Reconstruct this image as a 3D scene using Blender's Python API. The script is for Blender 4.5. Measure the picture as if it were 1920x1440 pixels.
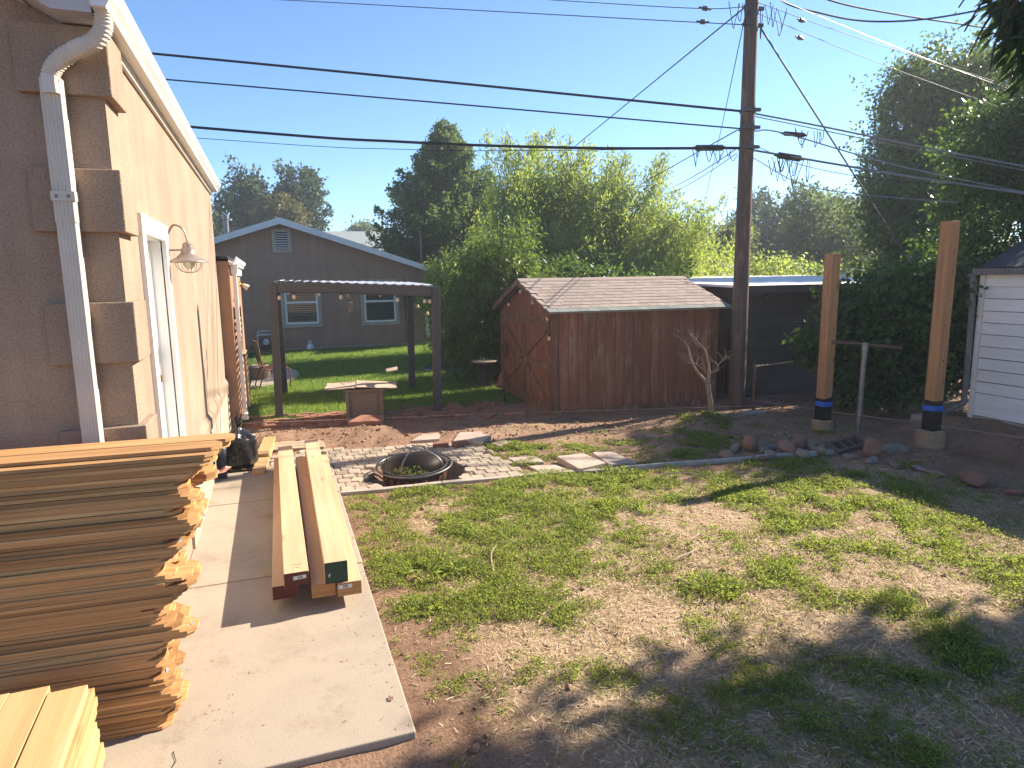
import bpy, math, random
import numpy as np
from mathutils import Vector, Matrix, Euler

for _o in list(bpy.data.objects):
    bpy.data.objects.remove(_o)
SC = bpy.context.scene
COL = SC.collection
RNG = np.random.default_rng(11)
random.seed(7)
R = math.radians

# ------------------------------------------------------------------ camera, sky, sun, exposure
cam_d = bpy.data.cameras.new('camera')
cam_d.sensor_width = 36.0
cam_d.lens = 23.44
cam_d.clip_start = 0.05
cam_d.clip_end = 3000
cam = bpy.data.objects.new('camera', cam_d)
COL.objects.link(cam)
YAW, PITCH, ROLL = R(19.456), R(9.0), 0.015
f0 = Vector((math.sin(YAW), math.cos(YAW), 0)); r0 = Vector((math.cos(YAW), -math.sin(YAW), 0)); u0 = Vector((0, 0, 1))
fw = f0 * math.cos(PITCH) - u0 * math.sin(PITCH)
up = u0 * math.cos(PITCH) + f0 * math.sin(PITCH)
ri = r0 * math.cos(ROLL) - up * math.sin(ROLL)
up2 = up * math.cos(ROLL) + r0 * math.sin(ROLL)
m = Matrix((ri, up2, -fw)).transposed().to_4x4()
m.translation = Vector((0, 0, 2.1))
cam.matrix_world = m
SC.camera = cam

SUN = Vector((1.5, 0.26, 1.0)).normalized()
SUN_EL = math.asin(SUN.z)
SUN_AZ = math.atan2(SUN.x, SUN.y)
wd = bpy.data.worlds.new('World')
SC.world = wd
wd.use_nodes = True
wn = wd.node_tree
bg = wn.nodes['Background']
sky = wn.nodes.new('ShaderNodeTexSky')
sky.sky_type = 'NISHITA'
sky.sun_disc = False
sky.sun_elevation = SUN_EL
sky.sun_rotation = SUN_AZ
sky.altitude = 1500
sky.air_density = 0.9
sky.dust_density = 0.1
sky.ozone_density = 4.0
tint = wn.nodes.new('ShaderNodeMix'); tint.data_type = 'RGBA'; tint.blend_type = 'MULTIPLY'; tint.inputs[0].default_value = 1.0; tint.inputs[7].default_value = (0.85, 0.98, 1.05, 1)
wn.links.new(sky.outputs[0], tint.inputs[6]); wn.links.new(tint.outputs[2], bg.inputs[0])
bg.inputs[1].default_value = 0.090
sun_d = bpy.data.lights.new('sun', 'SUN')
sun_d.energy = 4.8
sun_d.angle = R(0.55)
sun_d.color = (1.0, 0.905, 0.775)
sun = bpy.data.objects.new('sun', sun_d)
COL.objects.link(sun)
sun.rotation_euler = SUN.to_track_quat('Z', 'Y').to_euler()
sun.location = SUN * 40
SC.view_settings.view_transform = 'Standard'
SC.view_settings.look = 'None'
SC.view_settings.exposure = 1.48
SC.view_settings.gamma = 1.0
SC.view_settings.use_curve_mapping = False

# ------------------------------------------------------------------ object helpers
ORG = {}

def tag(o, label=None, cat=None, group=None, kind=None):
    if label: o['label'] = label
    if cat: o['category'] = cat
    if group: o['group'] = group
    if kind: o['kind'] = kind
    return o

def thing(name, label, cat, loc=(0, 0, 0), rz=0.0, group=None, local=False):
    o = bpy.data.objects.new(name, None)
    o.empty_display_size = 0.1
    COL.objects.link(o)
    o.location = loc
    o.rotation_euler = (0, 0, rz)
    ORG[o] = Vector((0, 0, 0)) if local else Vector(loc)
    return tag(o, label, cat, group)

def mesh_np(name, V, F, mats, smooth=False, mi=None):
    """V (n,3), F (m,k) with k = 3 or 4, all faces alike"""
    V = np.asarray(V, dtype=np.float32); F = np.asarray(F, dtype=np.int32)
    me = bpy.data.meshes.new(name)
    me.vertices.add(len(V)); me.vertices.foreach_set('co', V.ravel())
    k = F.shape[1]
    me.loops.add(F.size); me.loops.foreach_set('vertex_index', F.ravel())
    me.polygons.add(len(F)); me.polygons.foreach_set('loop_start', np.arange(0, F.size, k, dtype=np.int32))
    try:
        me.polygons.foreach_set('loop_total', np.full(len(F), k, dtype=np.int32))
    except Exception:
        pass
    for mt in mats: me.materials.append(mt)
    if mi is not None: me.polygons.foreach_set('material_index', np.asarray(mi, dtype=np.int32))
    if smooth: me.polygons.foreach_set('use_smooth', np.ones(len(F), dtype=bool))
    me.update(calc_edges=True)
    return me

def link(name, me, parent=None, loc=None, rot=None):
    o = bpy.data.objects.new(name, me)
    COL.objects.link(o)
    if parent is not None:
        o.parent = parent
        ORG[o] = ORG.get(parent, Vector((0, 0, 0)))
    if loc is not None: o.location = Vector(loc) - (ORG.get(parent, Vector((0, 0, 0))) if parent is not None else Vector((0, 0, 0)))
    if rot is not None: o.rotation_euler = rot
    return o

class MB:
    def __init__(s): s.v = []; s.f = []; s.m = []
    def add(s, vs, fs, mi=0):
        n = len(s.v); s.v.extend([tuple(v) for v in vs])
        for f in fs: s.f.append(tuple(i + n for i in f)); s.m.append(mi)
        return s
    def box(s, a, b, mi=0):
        x0, y0, z0 = [min(p, q) for p, q in zip(a, b)]; x1, y1, z1 = [max(p, q) for p, q in zip(a, b)]
        return s.add([(x0,y0,z0),(x1,y0,z0),(x1,y1,z0),(x0,y1,z0),(x0,y0,z1),(x1,y0,z1),(x1,y1,z1),(x0,y1,z1)],
                     [(3,2,1,0),(4,5,6,7),(0,1,5,4),(1,2,6,5),(2,3,7,6),(3,0,4,7)], mi)
    def obox(s, c, size, M=None, mi=0):
        hx, hy, hz = [q / 2 for q in size]; M = M or Matrix.Identity(3); c = Vector(c)
        vs = [c + M @ Vector(p) for p in [(-hx,-hy,-hz),(hx,-hy,-hz),(hx,hy,-hz),(-hx,hy,-hz),(-hx,-hy,hz),(hx,-hy,hz),(hx,hy,hz),(-hx,hy,hz)]]
        return s.add(vs, [(3,2,1,0),(4,5,6,7),(0,1,5,4),(1,2,6,5),(2,3,7,6),(3,0,4,7)], mi)
    def bar(s, p, q, w, h, upv=(0, 0, 1), mi=0):
        p = Vector(p); q = Vector(q); d = (q - p); L = d.length; d.normalize(); u = Vector(upv)
        sd = d.cross(u)
        if sd.length < 1e-5: sd = d.cross(Vector((1, 0, 0)))
        sd.normalize(); u = sd.cross(d).normalized()
        return s.obox((p + q) / 2, (L, w, h), Matrix((d, sd, u)).transposed(), mi)
    def prism(s, pts, vec, mi=0):
        """closed polygon pts (3D list) extruded by vec"""
        n = len(pts); vec = Vector(vec); a = [Vector(p) for p in pts]; b = [p + vec for p in a]
        nrm = sum(((a[i] - a[0]).cross(a[(i + 1) % n] - a[0]) for i in range(1, n - 1)), Vector())
        fs = [tuple(range(n)), tuple(range(2 * n - 1, n - 1, -1))] + [(i, i + n, (i + 1) % n + n, (i + 1) % n) for i in range(n)]
        if nrm.dot(vec) > 0: fs = [tuple(reversed(f)) for f in fs]
        return s.add(a + b, fs, mi)
    def tube(s, pts, r, seg=8, caps=True, mi=0):
        pts = [Vector(p) for p in pts]; n = len(pts)
        rs = [r] * n if not hasattr(r, '__len__') else list(r)
        vs = []; prev = None
        for i, p in enumerate(pts):
            t = (pts[min(i + 1, n - 1)] - pts[max(i - 1, 0)]).normalized()
            if prev is None:
                a = t.cross(Vector((0, 0, 1)))
                if a.length < 1e-3: a = t.cross(Vector((1, 0, 0)))
            else:
                a = prev - t * prev.dot(t)
            a.normalize(); prev = a; b = t.cross(a)
            for k in range(seg):
                an = 2 * math.pi * k / seg
                vs.append(p + (a * math.cos(an) + b * math.sin(an)) * rs[i])
        fs = [(i * seg + k, i * seg + (k + 1) % seg, (i + 1) * seg + (k + 1) % seg, (i + 1) * seg + k) for i in range(n - 1) for k in range(seg)]
        if caps: fs += [tuple(reversed(range(seg))), tuple(range((n - 1) * seg, n * seg))]
        return s.add(vs, fs, mi)
    def sweep(s, pts, prof, scale=None, upv=(0, 0, 1), caps=True, mi=0):
        """prof: 2D list (side, up) swept along pts"""
        pts = [Vector(p) for p in pts]; n = len(pts); k = len(prof); vs = []; prev = None
        for i, p in enumerate(pts):
            t = (pts[min(i + 1, n - 1)] - pts[max(i - 1, 0)]).normalized()
            a = t.cross(Vector(upv)) if prev is None else prev - t * prev.dot(t)
            a.normalize(); prev = a; b = a.cross(t)
            sc = 1 if scale is None else scale[i]
            for (x, y) in prof: vs.append(p + (a * x + b * y) * sc)
        fs = [(i * k + j, (i + 1) * k + j, (i + 1) * k + (j + 1) % k, i * k + (j + 1) % k) for i in range(n - 1) for j in range(k)]
        if caps: fs += [tuple(range(k)), tuple(reversed(range((n - 1) * k, n * k)))]
        return s.add(vs, fs, mi)
    def lathe(s, prof, c=(0, 0, 0), seg=20, M=None, mi=0, cap0=False, cap1=False):
        c = Vector(c); M = M or Matrix.Identity(3); vs = []
        for (r, z) in prof:
            for k in range(seg):
                a = 2 * math.pi * k / seg
                vs.append(c + M @ Vector((r * math.cos(a), r * math.sin(a), z)))
        n = len(prof)
        fs = [(i * seg + k, i * seg + (k + 1) % seg, (i + 1) * seg + (k + 1) % seg, (i + 1) * seg + k) for i in range(n - 1) for k in range(seg)]
        if cap0: fs.append(tuple(reversed(range(seg))))
        if cap1: fs.append(tuple(range((n - 1) * seg, n * seg)))
        return s.add(vs, fs, mi)
    def torus(s, c, R_, r_, seg=40, sub=8, M=None, mi=0):
        c = Vector(c); M = M or Matrix.Identity(3); vs = []
        for i in range(seg):
            a = 2 * math.pi * i / seg
            for j in range(sub):
                b = 2 * math.pi * j / sub
                vs.append(c + M @ Vector(((R_ + r_ * math.cos(b)) * math.cos(a), (R_ + r_ * math.cos(b)) * math.sin(a), r_ * math.sin(b))))
        fs = [(i * sub + j, ((i + 1) % seg) * sub + j, ((i + 1) % seg) * sub + (j + 1) % sub, i * sub + (j + 1) % sub) for i in range(seg) for j in range(sub)]
        return s.add(vs, fs, mi)
    def build(s, name, mats, parent=None, smooth=False, bevel=0.0, origin=None, kind=None):
        mats = mats if isinstance(mats, (list, tuple)) else [mats]
        if parent is not None: off = ORG.get(parent, Vector((0, 0, 0)))
        elif origin is not None: off = Vector(origin)
        else:
            xs = [v[0] for v in s.v]; ys = [v[1] for v in s.v]; zs = [v[2] for v in s.v]
            off = Vector(((min(xs) + max(xs)) / 2, (min(ys) + max(ys)) / 2, min(zs)))
        me = bpy.data.meshes.new(name)
        me.from_pydata([(v[0] - off[0], v[1] - off[1], v[2] - off[2]) for v in s.v], [], s.f)
        for mt in mats: me.materials.append(mt)
        if any(s.m): me.polygons.foreach_set('material_index', s.m)
        if smooth: me.polygons.foreach_set('use_smooth', [True] * len(me.polygons))
        o = bpy.data.objects.new(name, me)
        COL.objects.link(o)
        if parent is not None: o.parent = parent
        else: o.location = off
        ORG[o] = off
        if bevel > 0:
            b = o.modifiers.new('bevel', 'BEVEL'); b.width = bevel; b.segments = 2; b.limit_method = 'ANGLE'; b.angle_limit = R(40)
        if smooth and hasattr(me, 'set_sharp_from_angle'):
            me.set_sharp_from_angle(angle=R(38))
        if kind: o['kind'] = kind
        return o

def bez(pts, n=16):
    """Catmull-Rom through points"""
    P = [Vector(p) for p in pts]; P = [P[0] * 2 - P[1]] + P + [P[-1] * 2 - P[-2]]; out = []
    for i in range(1, len(P) - 2):
        for k in range(n):
            t = k / n; a, b, c, d = P[i - 1], P[i], P[i + 1], P[i + 2]
            out.append(0.5 * ((2 * b) + (c - a) * t + (2 * a - 5 * b + 4 * c - d) * t * t + (3 * b - a - 3 * c + d) * t ** 3))
    out.append(P[-2]); return out

# value noise in numpy (shared by the ground mesh and what grows on it)
_LAT = np.random.default_rng(5).random((256, 256))
def vnoise(x, y, s=1.0, o=0):
    x = np.asarray(x, float) * s + 17.3 * o + 100; y = np.asarray(y, float) * s + 9.1 * o + 100
    xi = np.floor(x).astype(int); yi = np.floor(y).astype(int); fx = x - xi; fy = y - yi
    fx = fx * fx * (3 - 2 * fx); fy = fy * fy * (3 - 2 * fy); L = lambda a, b: _LAT[a % 256, b % 256]
    return (L(xi, yi) * (1 - fx) + L(xi + 1, yi) * fx) * (1 - fy) + (L(xi, yi + 1) * (1 - fx) + L(xi + 1, yi + 1) * fx) * fy
def fnoise(x, y, s=1.0, o=0, oct=4):
    t = 0; a = 1; n = 0
    for i in range(oct): t = t + a * vnoise(x, y, s * 2 ** i, o + i); n += a; a *= 0.55
    return t / n
def sstep(a, b, x):
    t = np.clip((x - a) / (b - a), 0, 1); return t * t * (3 - 2 * t)

# ------------------------------------------------------------------ materials
def newmat(name):
    mt = bpy.data.materials.new(name); mt.use_nodes = True
    nt = mt.node_tree; nt.nodes.clear()
    out = nt.nodes.new('ShaderNodeOutputMaterial'); p = nt.nodes.new('ShaderNodeBsdfPrincipled')
    nt.links.new(p.outputs[0], out.inputs[0])
    return mt, nt, p, out
def nd(nt, t, **kw):
    n = nt.nodes.new(t)
    for k, v in kw.items(): setattr(n, k, v)
    return n
def setin(n, **kw):
    for k, v in kw.items(): n.inputs[k].default_value = v
def c4(c): return (c[0], c[1], c[2], 1)
def coords(nt, scale=(1, 1, 1), rnd=True, space='Object'):
    tc = nd(nt, 'ShaderNodeTexCoord'); mp = nd(nt, 'ShaderNodeMapping'); mp.inputs['Scale'].default_value = scale
    if rnd:
        oi = nd(nt, 'ShaderNodeObjectInfo'); mul = nd(nt, 'ShaderNodeVectorMath', operation='MULTIPLY_ADD')
        nt.links.new(oi.outputs['Random'], mul.inputs[0]); mul.inputs[1].default_value = (37.1, 11.7, 23.3); nt.links.new(tc.outputs[space], mul.inputs[2])
        nt.links.new(mul.outputs[0], mp.inputs[0])
    else:
        nt.links.new(tc.outputs[space], mp.inputs[0])
    return mp.outputs[0]
def noise(nt, vec, scale, detail=4, rough=0.55, dist=0):
    n = nd(nt, 'ShaderNodeTexNoise'); n.inputs['Scale'].default_value = scale; n.inputs['Detail'].default_value = detail
    n.inputs['Roughness'].default_value = rough; n.inputs['Distortion'].default_value = dist
    nt.links.new(vec, n.inputs['Vector']); return n.outputs['Fac']
def ramp(nt, fac, stops, interp='LINEAR'):
    r = nd(nt, 'ShaderNodeValToRGB'); e = r.color_ramp.elements; r.color_ramp.interpolation = interp
    while len(e) > 1: e.remove(e[-1])
    e[0].position = stops[0][0]; e[0].color = c4(stops[0][1])
    for p, c in stops[1:]:
        q = e.new(p); q.color = c4(c)
    nt.links.new(fac, r.inputs[0]); return r.outputs[0]
def g1(v): return (v, v, v)
def mixc(nt, fac, a, b, mode='MIX'):
    mx = nd(nt, 'ShaderNodeMix', data_type='RGBA', blend_type=mode)
    for i, q in ((0, fac), (6, a), (7, b)):
        if isinstance(q, (int, float)): mx.inputs[i].default_value = q
        elif isinstance(q, tuple): mx.inputs[i].default_value = c4(q)
        else: nt.links.new(q, mx.inputs[i])
    return mx.outputs[2]
def bump(nt, p, h, strength=0.4, dist=0.01):
    b = nd(nt, 'ShaderNodeBump'); b.inputs['Strength'].default_value = strength; b.inputs['Distance'].default_value = dist
    nt.links.new(h, b.inputs['Height']); nt.links.new(b.outputs[0], p.inputs['Normal'])
def objrand(nt): return nd(nt, 'ShaderNodeObjectInfo').outputs['Random']

def plain(name, c1, c2=None, rough=0.75, scale=6, stretch=(1, 1, 1), bump_s=0.0, bump_scale=60, metal=0.0, rand=0.0, spec=0.4, bdist=0.004, detail=5):
    mt, nt, p, out = newmat(name)
    v = coords(nt, stretch)
    c2 = c2 or tuple(q * 0.78 for q in c1)
    col = ramp(nt, noise(nt, v, scale, detail, 0.6), [(0.32, c2), (0.68, c1)])
    if rand > 0:
        col = mixc(nt, 1.0, col, ramp(nt, objrand(nt), [(0, g1(1 - rand)), (1, g1(1 + rand * 0.6))]), 'MULTIPLY')
    nt.links.new(col, p.inputs['Base Color'])
    setin(p, Roughness=rough, Metallic=metal)
    p.inputs['Specular IOR Level'].default_value = spec
    if bump_s > 0: bump(nt, p, noise(nt, v, bump_scale, 3), bump_s, bdist)
    return mt

def wood(name, c1, c2, axis=0, grain=26, knots=True, rough=0.7, rand=0.22, worn=None, bumpk=0.25, dark=None):
    mt, nt, p, out = newmat(name)
    sc = [grain] * 3; sc[axis] = 1.1
    v = coords(nt, tuple(sc))
    n1 = noise(nt, v, 1.0, 6, 0.6, 0.6)
    col = ramp(nt, n1, [(0.28, c2), (0.5, tuple((a + b) / 2 for a, b in zip(c1, c2))), (0.72, c1)])
    sb = [3.0] * 3; sb[axis] = 0.5
    v2 = coords(nt, tuple(sb))
    col = mixc(nt, 1.0, col, ramp(nt, noise(nt, v2, 1.0, 2), [(0.3, g1(0.82)), (0.7, g1(1.1))]), 'MULTIPLY')
    if knots:
        sk = [7.0] * 3; sk[axis] = 1.3
        vk = coords(nt, tuple(sk)); vo = nd(nt, 'ShaderNodeTexVoronoi'); vo.inputs['Scale'].default_value = 1.0; nt.links.new(vk, vo.inputs['Vector'])
        k = ramp(nt, vo.outputs['Distance'], [(0.03, g1(0.8)), (0.14, g1(0))])
        col = mixc(nt, k, col, dark or tuple(q * 0.35 for q in c2))
    if worn:
        sw = [9.0] * 3; sw[axis] = 1.6
        k = ramp(nt, noise(nt, coords(nt, tuple(sw)), 1.0, 6, 0.7), [(0.51, g1(0)), (0.66, g1(0.8))])
        col = mixc(nt, k, col, worn)
    if rand > 0:
        col = mixc(nt, 1.0, col, ramp(nt, objrand(nt), [(0, (1 - rand, 1 - rand * 1.15, 1 - rand * 1.3)), (0.5, g1(1)), (1, (1 + rand * .5, 1 + rand * .45, 1 + rand * .35))]), 'MULTIPLY')
    nt.links.new(col, p.inputs['Base Color'])
    setin(p, Roughness=rough); p.inputs['Specular IOR Level'].default_value = 0.3
    bump(nt, p, n1, bumpk, 0.003)
    return mt

def leafmat(name, c1, c2, tr, tfac=0.4, rough=0.45, extra=None):
    mt, nt, p, out = newmat(name)
    gm = nd(nt, 'ShaderNodeNewGeometry')
    st = [(0, c2), (0.6, c1)]
    if extra: st += [(0.93, c1), (1.0, extra)]
    else: st += [(1.0, tuple(q * 1.25 for q in c1))]
    col = ramp(nt, gm.outputs['Random Per Island'], st)
    nt.links.new(col, p.inputs['Base Color']); setin(p, Roughness=rough); p.inputs['Specular IOR Level'].default_value = 0.22
    t = nd(nt, 'ShaderNodeBsdfTranslucent')
    tc = mixc(nt, 1.0, ramp(nt, gm.outputs['Random Per Island'], [(0, tuple(q * .6 for q in tr)), (1, tr)]), (1, 1, 1), 'MULTIPLY')
    nt.links.new(tc, t.inputs[0])
    mx = nd(nt, 'ShaderNodeMixShader'); mx.inputs[0].default_value = tfac
    nt.links.new(p.outputs[0], mx.inputs[1]); nt.links.new(t.outputs[0], mx.inputs[2]); nt.links.new(mx.outputs[0], out.inputs[0])
    return mt

def stucco(name, c, bs=0.6):
    mt, nt, p, out = newmat(name)
    v = coords(nt, rnd=False)
    col = ramp(nt, noise(nt, v, 1.3, 5, 0.65), [(0.3, tuple(q * 0.80 for q in c)), (0.7, tuple(q * 1.08 for q in c))])
    sp = noise(nt, v, 95, 2, 0.7)
    col = mixc(nt, 1.0, col, ramp(nt, sp, [(0.35, g1(0.72)), (0.6, g1(1.04))]), 'MULTIPLY')
    st = noise(nt, coords(nt, (7, 7, 0.35), False), 1.0, 4)
    col = mixc(nt, 1.0, col, ramp(nt, st, [(0.3, g1(0.9)), (0.65, g1(1.03))]), 'MULTIPLY')
    nt.links.new(col, p.inputs['Base Color']); setin(p, Roughness=0.92); p.inputs['Specular IOR Level'].default_value = 0.2
    bump(nt, p, sp, bs, 0.012)
    return mt

M = {}
M['stucco'] = stucco('tan stucco', (0.41, 0.295, 0.208))
M['stucco_trim'] = stucco('tan stucco trim', (0.385, 0.275, 0.192))
M['stucco_low'] = stucco('pale lower stucco', (0.50, 0.41, 0.31))
M['stucco_orange'] = stucco('orange tan stucco', (0.46, 0.26, 0.155))
M['stucco_brown'] = stucco('brown stucco', (0.38, 0.235, 0.168), 0.35)
M['stucco_frame'] = stucco('greige stucco trim', (0.47, 0.41, 0.345), 0.3)
M['metal_beige'] = plain('beige painted metal', (0.66, 0.59, 0.50), (0.56, 0.49, 0.40), rough=0.45, scale=3)
M['metal_white'] = plain('white painted metal', (0.80, 0.78, 0.74), (0.70, 0.68, 0.63), rough=0.4, scale=3)
M['fascia_white'] = plain('white fascia paint', (0.74, 0.75, 0.76), (0.62, 0.63, 0.64), rough=0.6, scale=4)
M['soffit'] = plain('greyish soffit paint', (0.52, 0.50, 0.50), (0.45, 0.43, 0.43), rough=0.6)
M['pvc_white'] = plain('white vinyl', (0.80, 0.80, 0.79), (0.74, 0.74, 0.73), rough=0.4)
M['door_paint'] = plain('white door paint', (0.80, 0.79, 0.76), (0.72, 0.70, 0.66), rough=0.5, scale=2)
def peeling():
    mt, nt, p, out = newmat('peeling white paint')
    v = coords(nt, (6, 6, 2.2))
    k = ramp(nt, noise(nt, v, 2.2, 8, 0.72), [(0.60, g1(0)), (0.66, g1(1))])
    col = mixc(nt, k, (0.76, 0.73, 0.67), (0.36, 0.25, 0.15))
    nt.links.new(col, p.inputs['Base Color']); setin(p, Roughness=0.65); bump(nt, p, k, 0.4, 0.004); return mt
M['peel'] = peeling()
def concrete(name, c, sc=1.0):
    mt, nt, p, out = newmat(name)
    v = coords(nt, rnd=False)
    col = ramp(nt, noise(nt, v, 1.1 * sc, 6, 0.65, 0.4), [(0.3, tuple(q * 0.80 for q in c)), (0.5, c), (0.72, tuple(q * 1.08 for q in c))])
    sp = noise(nt, v, 160, 2, 0.6)
    col = mixc(nt, 1.0, col, ramp(nt, sp, [(0.3, g1(0.80)), (0.55, g1(1.03))]), 'MULTIPLY')
    pit = ramp(nt, noise(nt, v, 38, 3, 0.8), [(0.26, g1(0.45)), (0.33, g1(1))])
    col = mixc(nt, 1.0, col, pit, 'MULTIPLY')
    st = ramp(nt, noise(nt, coords(nt, (1, 1, 1), False), 2.6, 8, 0.8), [(0.54, g1(1)), (0.74, (0.66, 0.60, 0.54))])
    col = mixc(nt, 1.0, col, st, 'MULTIPLY')
    nt.links.new(col, p.inputs['Base Color']); setin(p, Roughness=0.9); p.inputs['Specular IOR Level'].default_value = 0.25
    bump(nt, p, sp, 0.35, 0.004); return mt
M['concrete'] = concrete('path concrete', (0.375, 0.305, 0.228))
M['concrete_dark'] = concrete('kerb concrete', (0.40, 0.34, 0.28), 3)
M['fir'] = wood('fresh fir beam', (0.63, 0.425, 0.255), (0.54, 0.34, 0.185), axis=1, grain=34, rand=0.08, dark=(0.30, 0.13, 0.05), bumpk=0.12)
M['fir_end'] = wood('sawn fir end grain', (0.52, 0.28, 0.11), (0.36, 0.17, 0.06), axis=0, grain=60, knots=False, rand=0.1)
M['fir_board'] = wood('fresh fir board', (0.60, 0.385, 0.185), (0.50, 0.30, 0.125), axis=1, grain=30, rand=0.12, dark=(0.28, 0.12, 0.04))
M['post_wood'] = wood('post timber', (0.56, 0.29, 0.125), (0.36, 0.165, 0.07), axis=2, grain=44, rand=0.06, dark=(0.12, 0.05, 0.02))
M['cedar'] = wood('cedar picket', (0.63, 0.375, 0.162), (0.37, 0.18, 0.065), axis=0, grain=40, rand=0.38, bumpk=0.35, dark=(0.14, 0.05, 0.02))
M['knot'] = plain('dark knot wood', (0.14, 0.06, 0.025), (0.08, 0.035, 0.016), rough=0.8, scale=40)
M['red_end'] = plain('red end paint', (0.115, 0.022, 0.014), (0.085, 0.016, 0.010), rough=0.6)
M['green_end'] = plain('green end paint', (0.018, 0.05, 0.028), (0.012, 0.036, 0.02), rough=0.6)
M['paper'] = plain('white paper', (0.75, 0.73, 0.68), (0.68, 0.66, 0.6), rough=0.8)
M['ink'] = plain('black print', (0.02, 0.02, 0.02), rough=0.8)
M['pencil'] = plain('grey pencil mark', (0.25, 0.19, 0.13), rough=0.9)
M['pink'] = plain('pink paper', (0.72, 0.36, 0.27), (0.62, 0.28, 0.2), rough=0.8)
M['tagblue'] = plain('pale blue plastic', (0.50, 0.66, 0.82), (0.26, 0.45, 0.70), rough=0.35, scale=40)
M['shedwood'] = wood('red stained shed siding', (0.31, 0.108, 0.052), (0.175, 0.058, 0.029), axis=2, grain=30, knots=False, rand=0.18, worn=(0.33, 0.20, 0.135), rough=0.5)
M['sheddoor'] = wood('orange stained shed door', (0.29, 0.10, 0.042), (0.16, 0.052, 0.023), axis=2, grain=30, knots=False, rand=0.18, worn=(0.34, 0.18, 0.09), rough=0.62)  # orange of light bounced off the lawn is put into this stain
M['shedtrim'] = wood('weathered shed trim', (0.24, 0.115, 0.06), (0.13, 0.055, 0.028), axis=2, grain=26, knots=False, rand=0.1, worn=(0.34, 0.23, 0.15))
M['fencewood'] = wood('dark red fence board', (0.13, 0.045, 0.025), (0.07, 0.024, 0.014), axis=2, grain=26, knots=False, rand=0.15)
M['polewood'] = wood('weathered pole', (0.135, 0.085, 0.065), (0.065, 0.042, 0.033), axis=2, grain=22, knots=False, rand=0, worn=(0.24, 0.14, 0.09))
M['shingle'] = plain('brown roof shingle', (0.40, 0.31, 0.25), (0.22, 0.165, 0.135), rough=0.95, scale=90, rand=0.16, bump_s=0.5, bump_scale=150)
M['shingle_edge'] = plain('grey green roof shingle', (0.23, 0.245, 0.21), (0.15, 0.165, 0.145), rough=0.95, scale=60, rand=0.2, bump_s=0.5, bump_scale=150)
M['shingle_grey'] = plain('grey green far shingle', (0.30, 0.32, 0.30), (0.20, 0.22, 0.21), rough=0.95, scale=30, stretch=(1, 1, 3), rand=0.1)
M['shingle_dark'] = plain('charcoal shingle', (0.055, 0.055, 0.065), (0.032, 0.032, 0.04), rough=0.95, scale=40, rand=0.2, bump_s=0.5)
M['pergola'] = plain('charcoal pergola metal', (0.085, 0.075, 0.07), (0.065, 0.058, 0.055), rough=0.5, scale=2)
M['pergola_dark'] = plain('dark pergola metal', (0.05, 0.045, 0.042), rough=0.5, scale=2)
M['slat_white'] = plain('light pergola louvre', (0.62, 0.62, 0.63), (0.55, 0.55, 0.56), rough=0.4)
M['black_metal'] = plain('sooty black steel', (0.030, 0.026, 0.024), (0.055, 0.035, 0.025), rough=0.5, scale=14, metal=0.3)
M['rim_metal'] = plain('worn grey steel', (0.19, 0.18, 0.17), (0.09, 0.085, 0.08), rough=0.38, scale=18, metal=0.6)
M['rim_pale'] = plain('pale weathered edging', (0.42, 0.39, 0.35), (0.32, 0.29, 0.26), rough=0.6, scale=12)  # edging toned paler, sunlight put into its colour
M['galv'] = plain('galvanised pipe', (0.30, 0.29, 0.28), (0.17, 0.15, 0.14), rough=0.42, scale=9, metal=0.6)
M['rust'] = plain('rusty iron', (0.22, 0.095, 0.045), (0.12, 0.05, 0.03), rough=0.8, scale=20)
M['rust_pipe'] = plain('rusty brown pipe', (0.14, 0.075, 0.055), (0.08, 0.045, 0.035), rough=0.7, scale=14)
M['brass'] = plain('brass', (0.72, 0.50, 0.18), (0.6, 0.4, 0.14), rough=0.22, metal=1.0)
M['darkgrey_metal'] = plain('dark grey metal', (0.10, 0.10, 0.105), (0.07, 0.07, 0.07), rough=0.4, metal=0.4)
M['lampmetal'] = plain('aged pewter lamp metal', (0.34, 0.27, 0.22), (0.22, 0.165, 0.13), rough=0.45, scale=12, metal=0.35)
M['lampglass'] = plain('frosted lamp glass', (0.72, 0.66, 0.52), (0.64, 0.57, 0.44), rough=0.2)
M['wire'] = plain('black cable', (0.022, 0.026, 0.036), rough=0.6, spec=0.2)
M['wire_bare'] = plain('bare aluminium cable', (0.42, 0.40, 0.38), (0.3, 0.29, 0.28), rough=0.35, metal=0.8)
M['string'] = plain('mason string', (0.62, 0.50, 0.38), rough=0.9)
M['bulb'] = plain('clear bulb glass', (0.72, 0.55, 0.36), (0.6, 0.42, 0.25), rough=0.1)
M['black_plastic'] = plain('black wrap plastic', (0.010, 0.010, 0.011), (0.016, 0.016, 0.018), rough=0.3, scale=12, bump_s=0.5, bump_scale=16, bdist=0.01)
M['blue_tape'] = plain('blue tape', (0.025, 0.13, 0.55), (0.02, 0.10, 0.42), rough=0.5)
M['tube_card'] = plain('brown cardboard form', (0.36, 0.245, 0.15), (0.27, 0.175, 0.10), rough=0.85, scale=4, stretch=(1, 1, 8))
M['bag'] = plain('black bin bag', (0.013, 0.012, 0.012), (0.02, 0.019, 0.018), rough=0.24, spec=0.55, bump_s=0.75, bump_scale=11, bdist=0.03)
M['pipe_black'] = plain('black corrugated pipe', (0.045, 0.045, 0.05), (0.03, 0.03, 0.033), rough=0.4)
M['siding_white'] = plain('old white siding paint', (0.84, 0.79, 0.72), (0.76, 0.71, 0.64), rough=0.6, scale=5, stretch=(1, .4, 4), rand=0.05)
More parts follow.
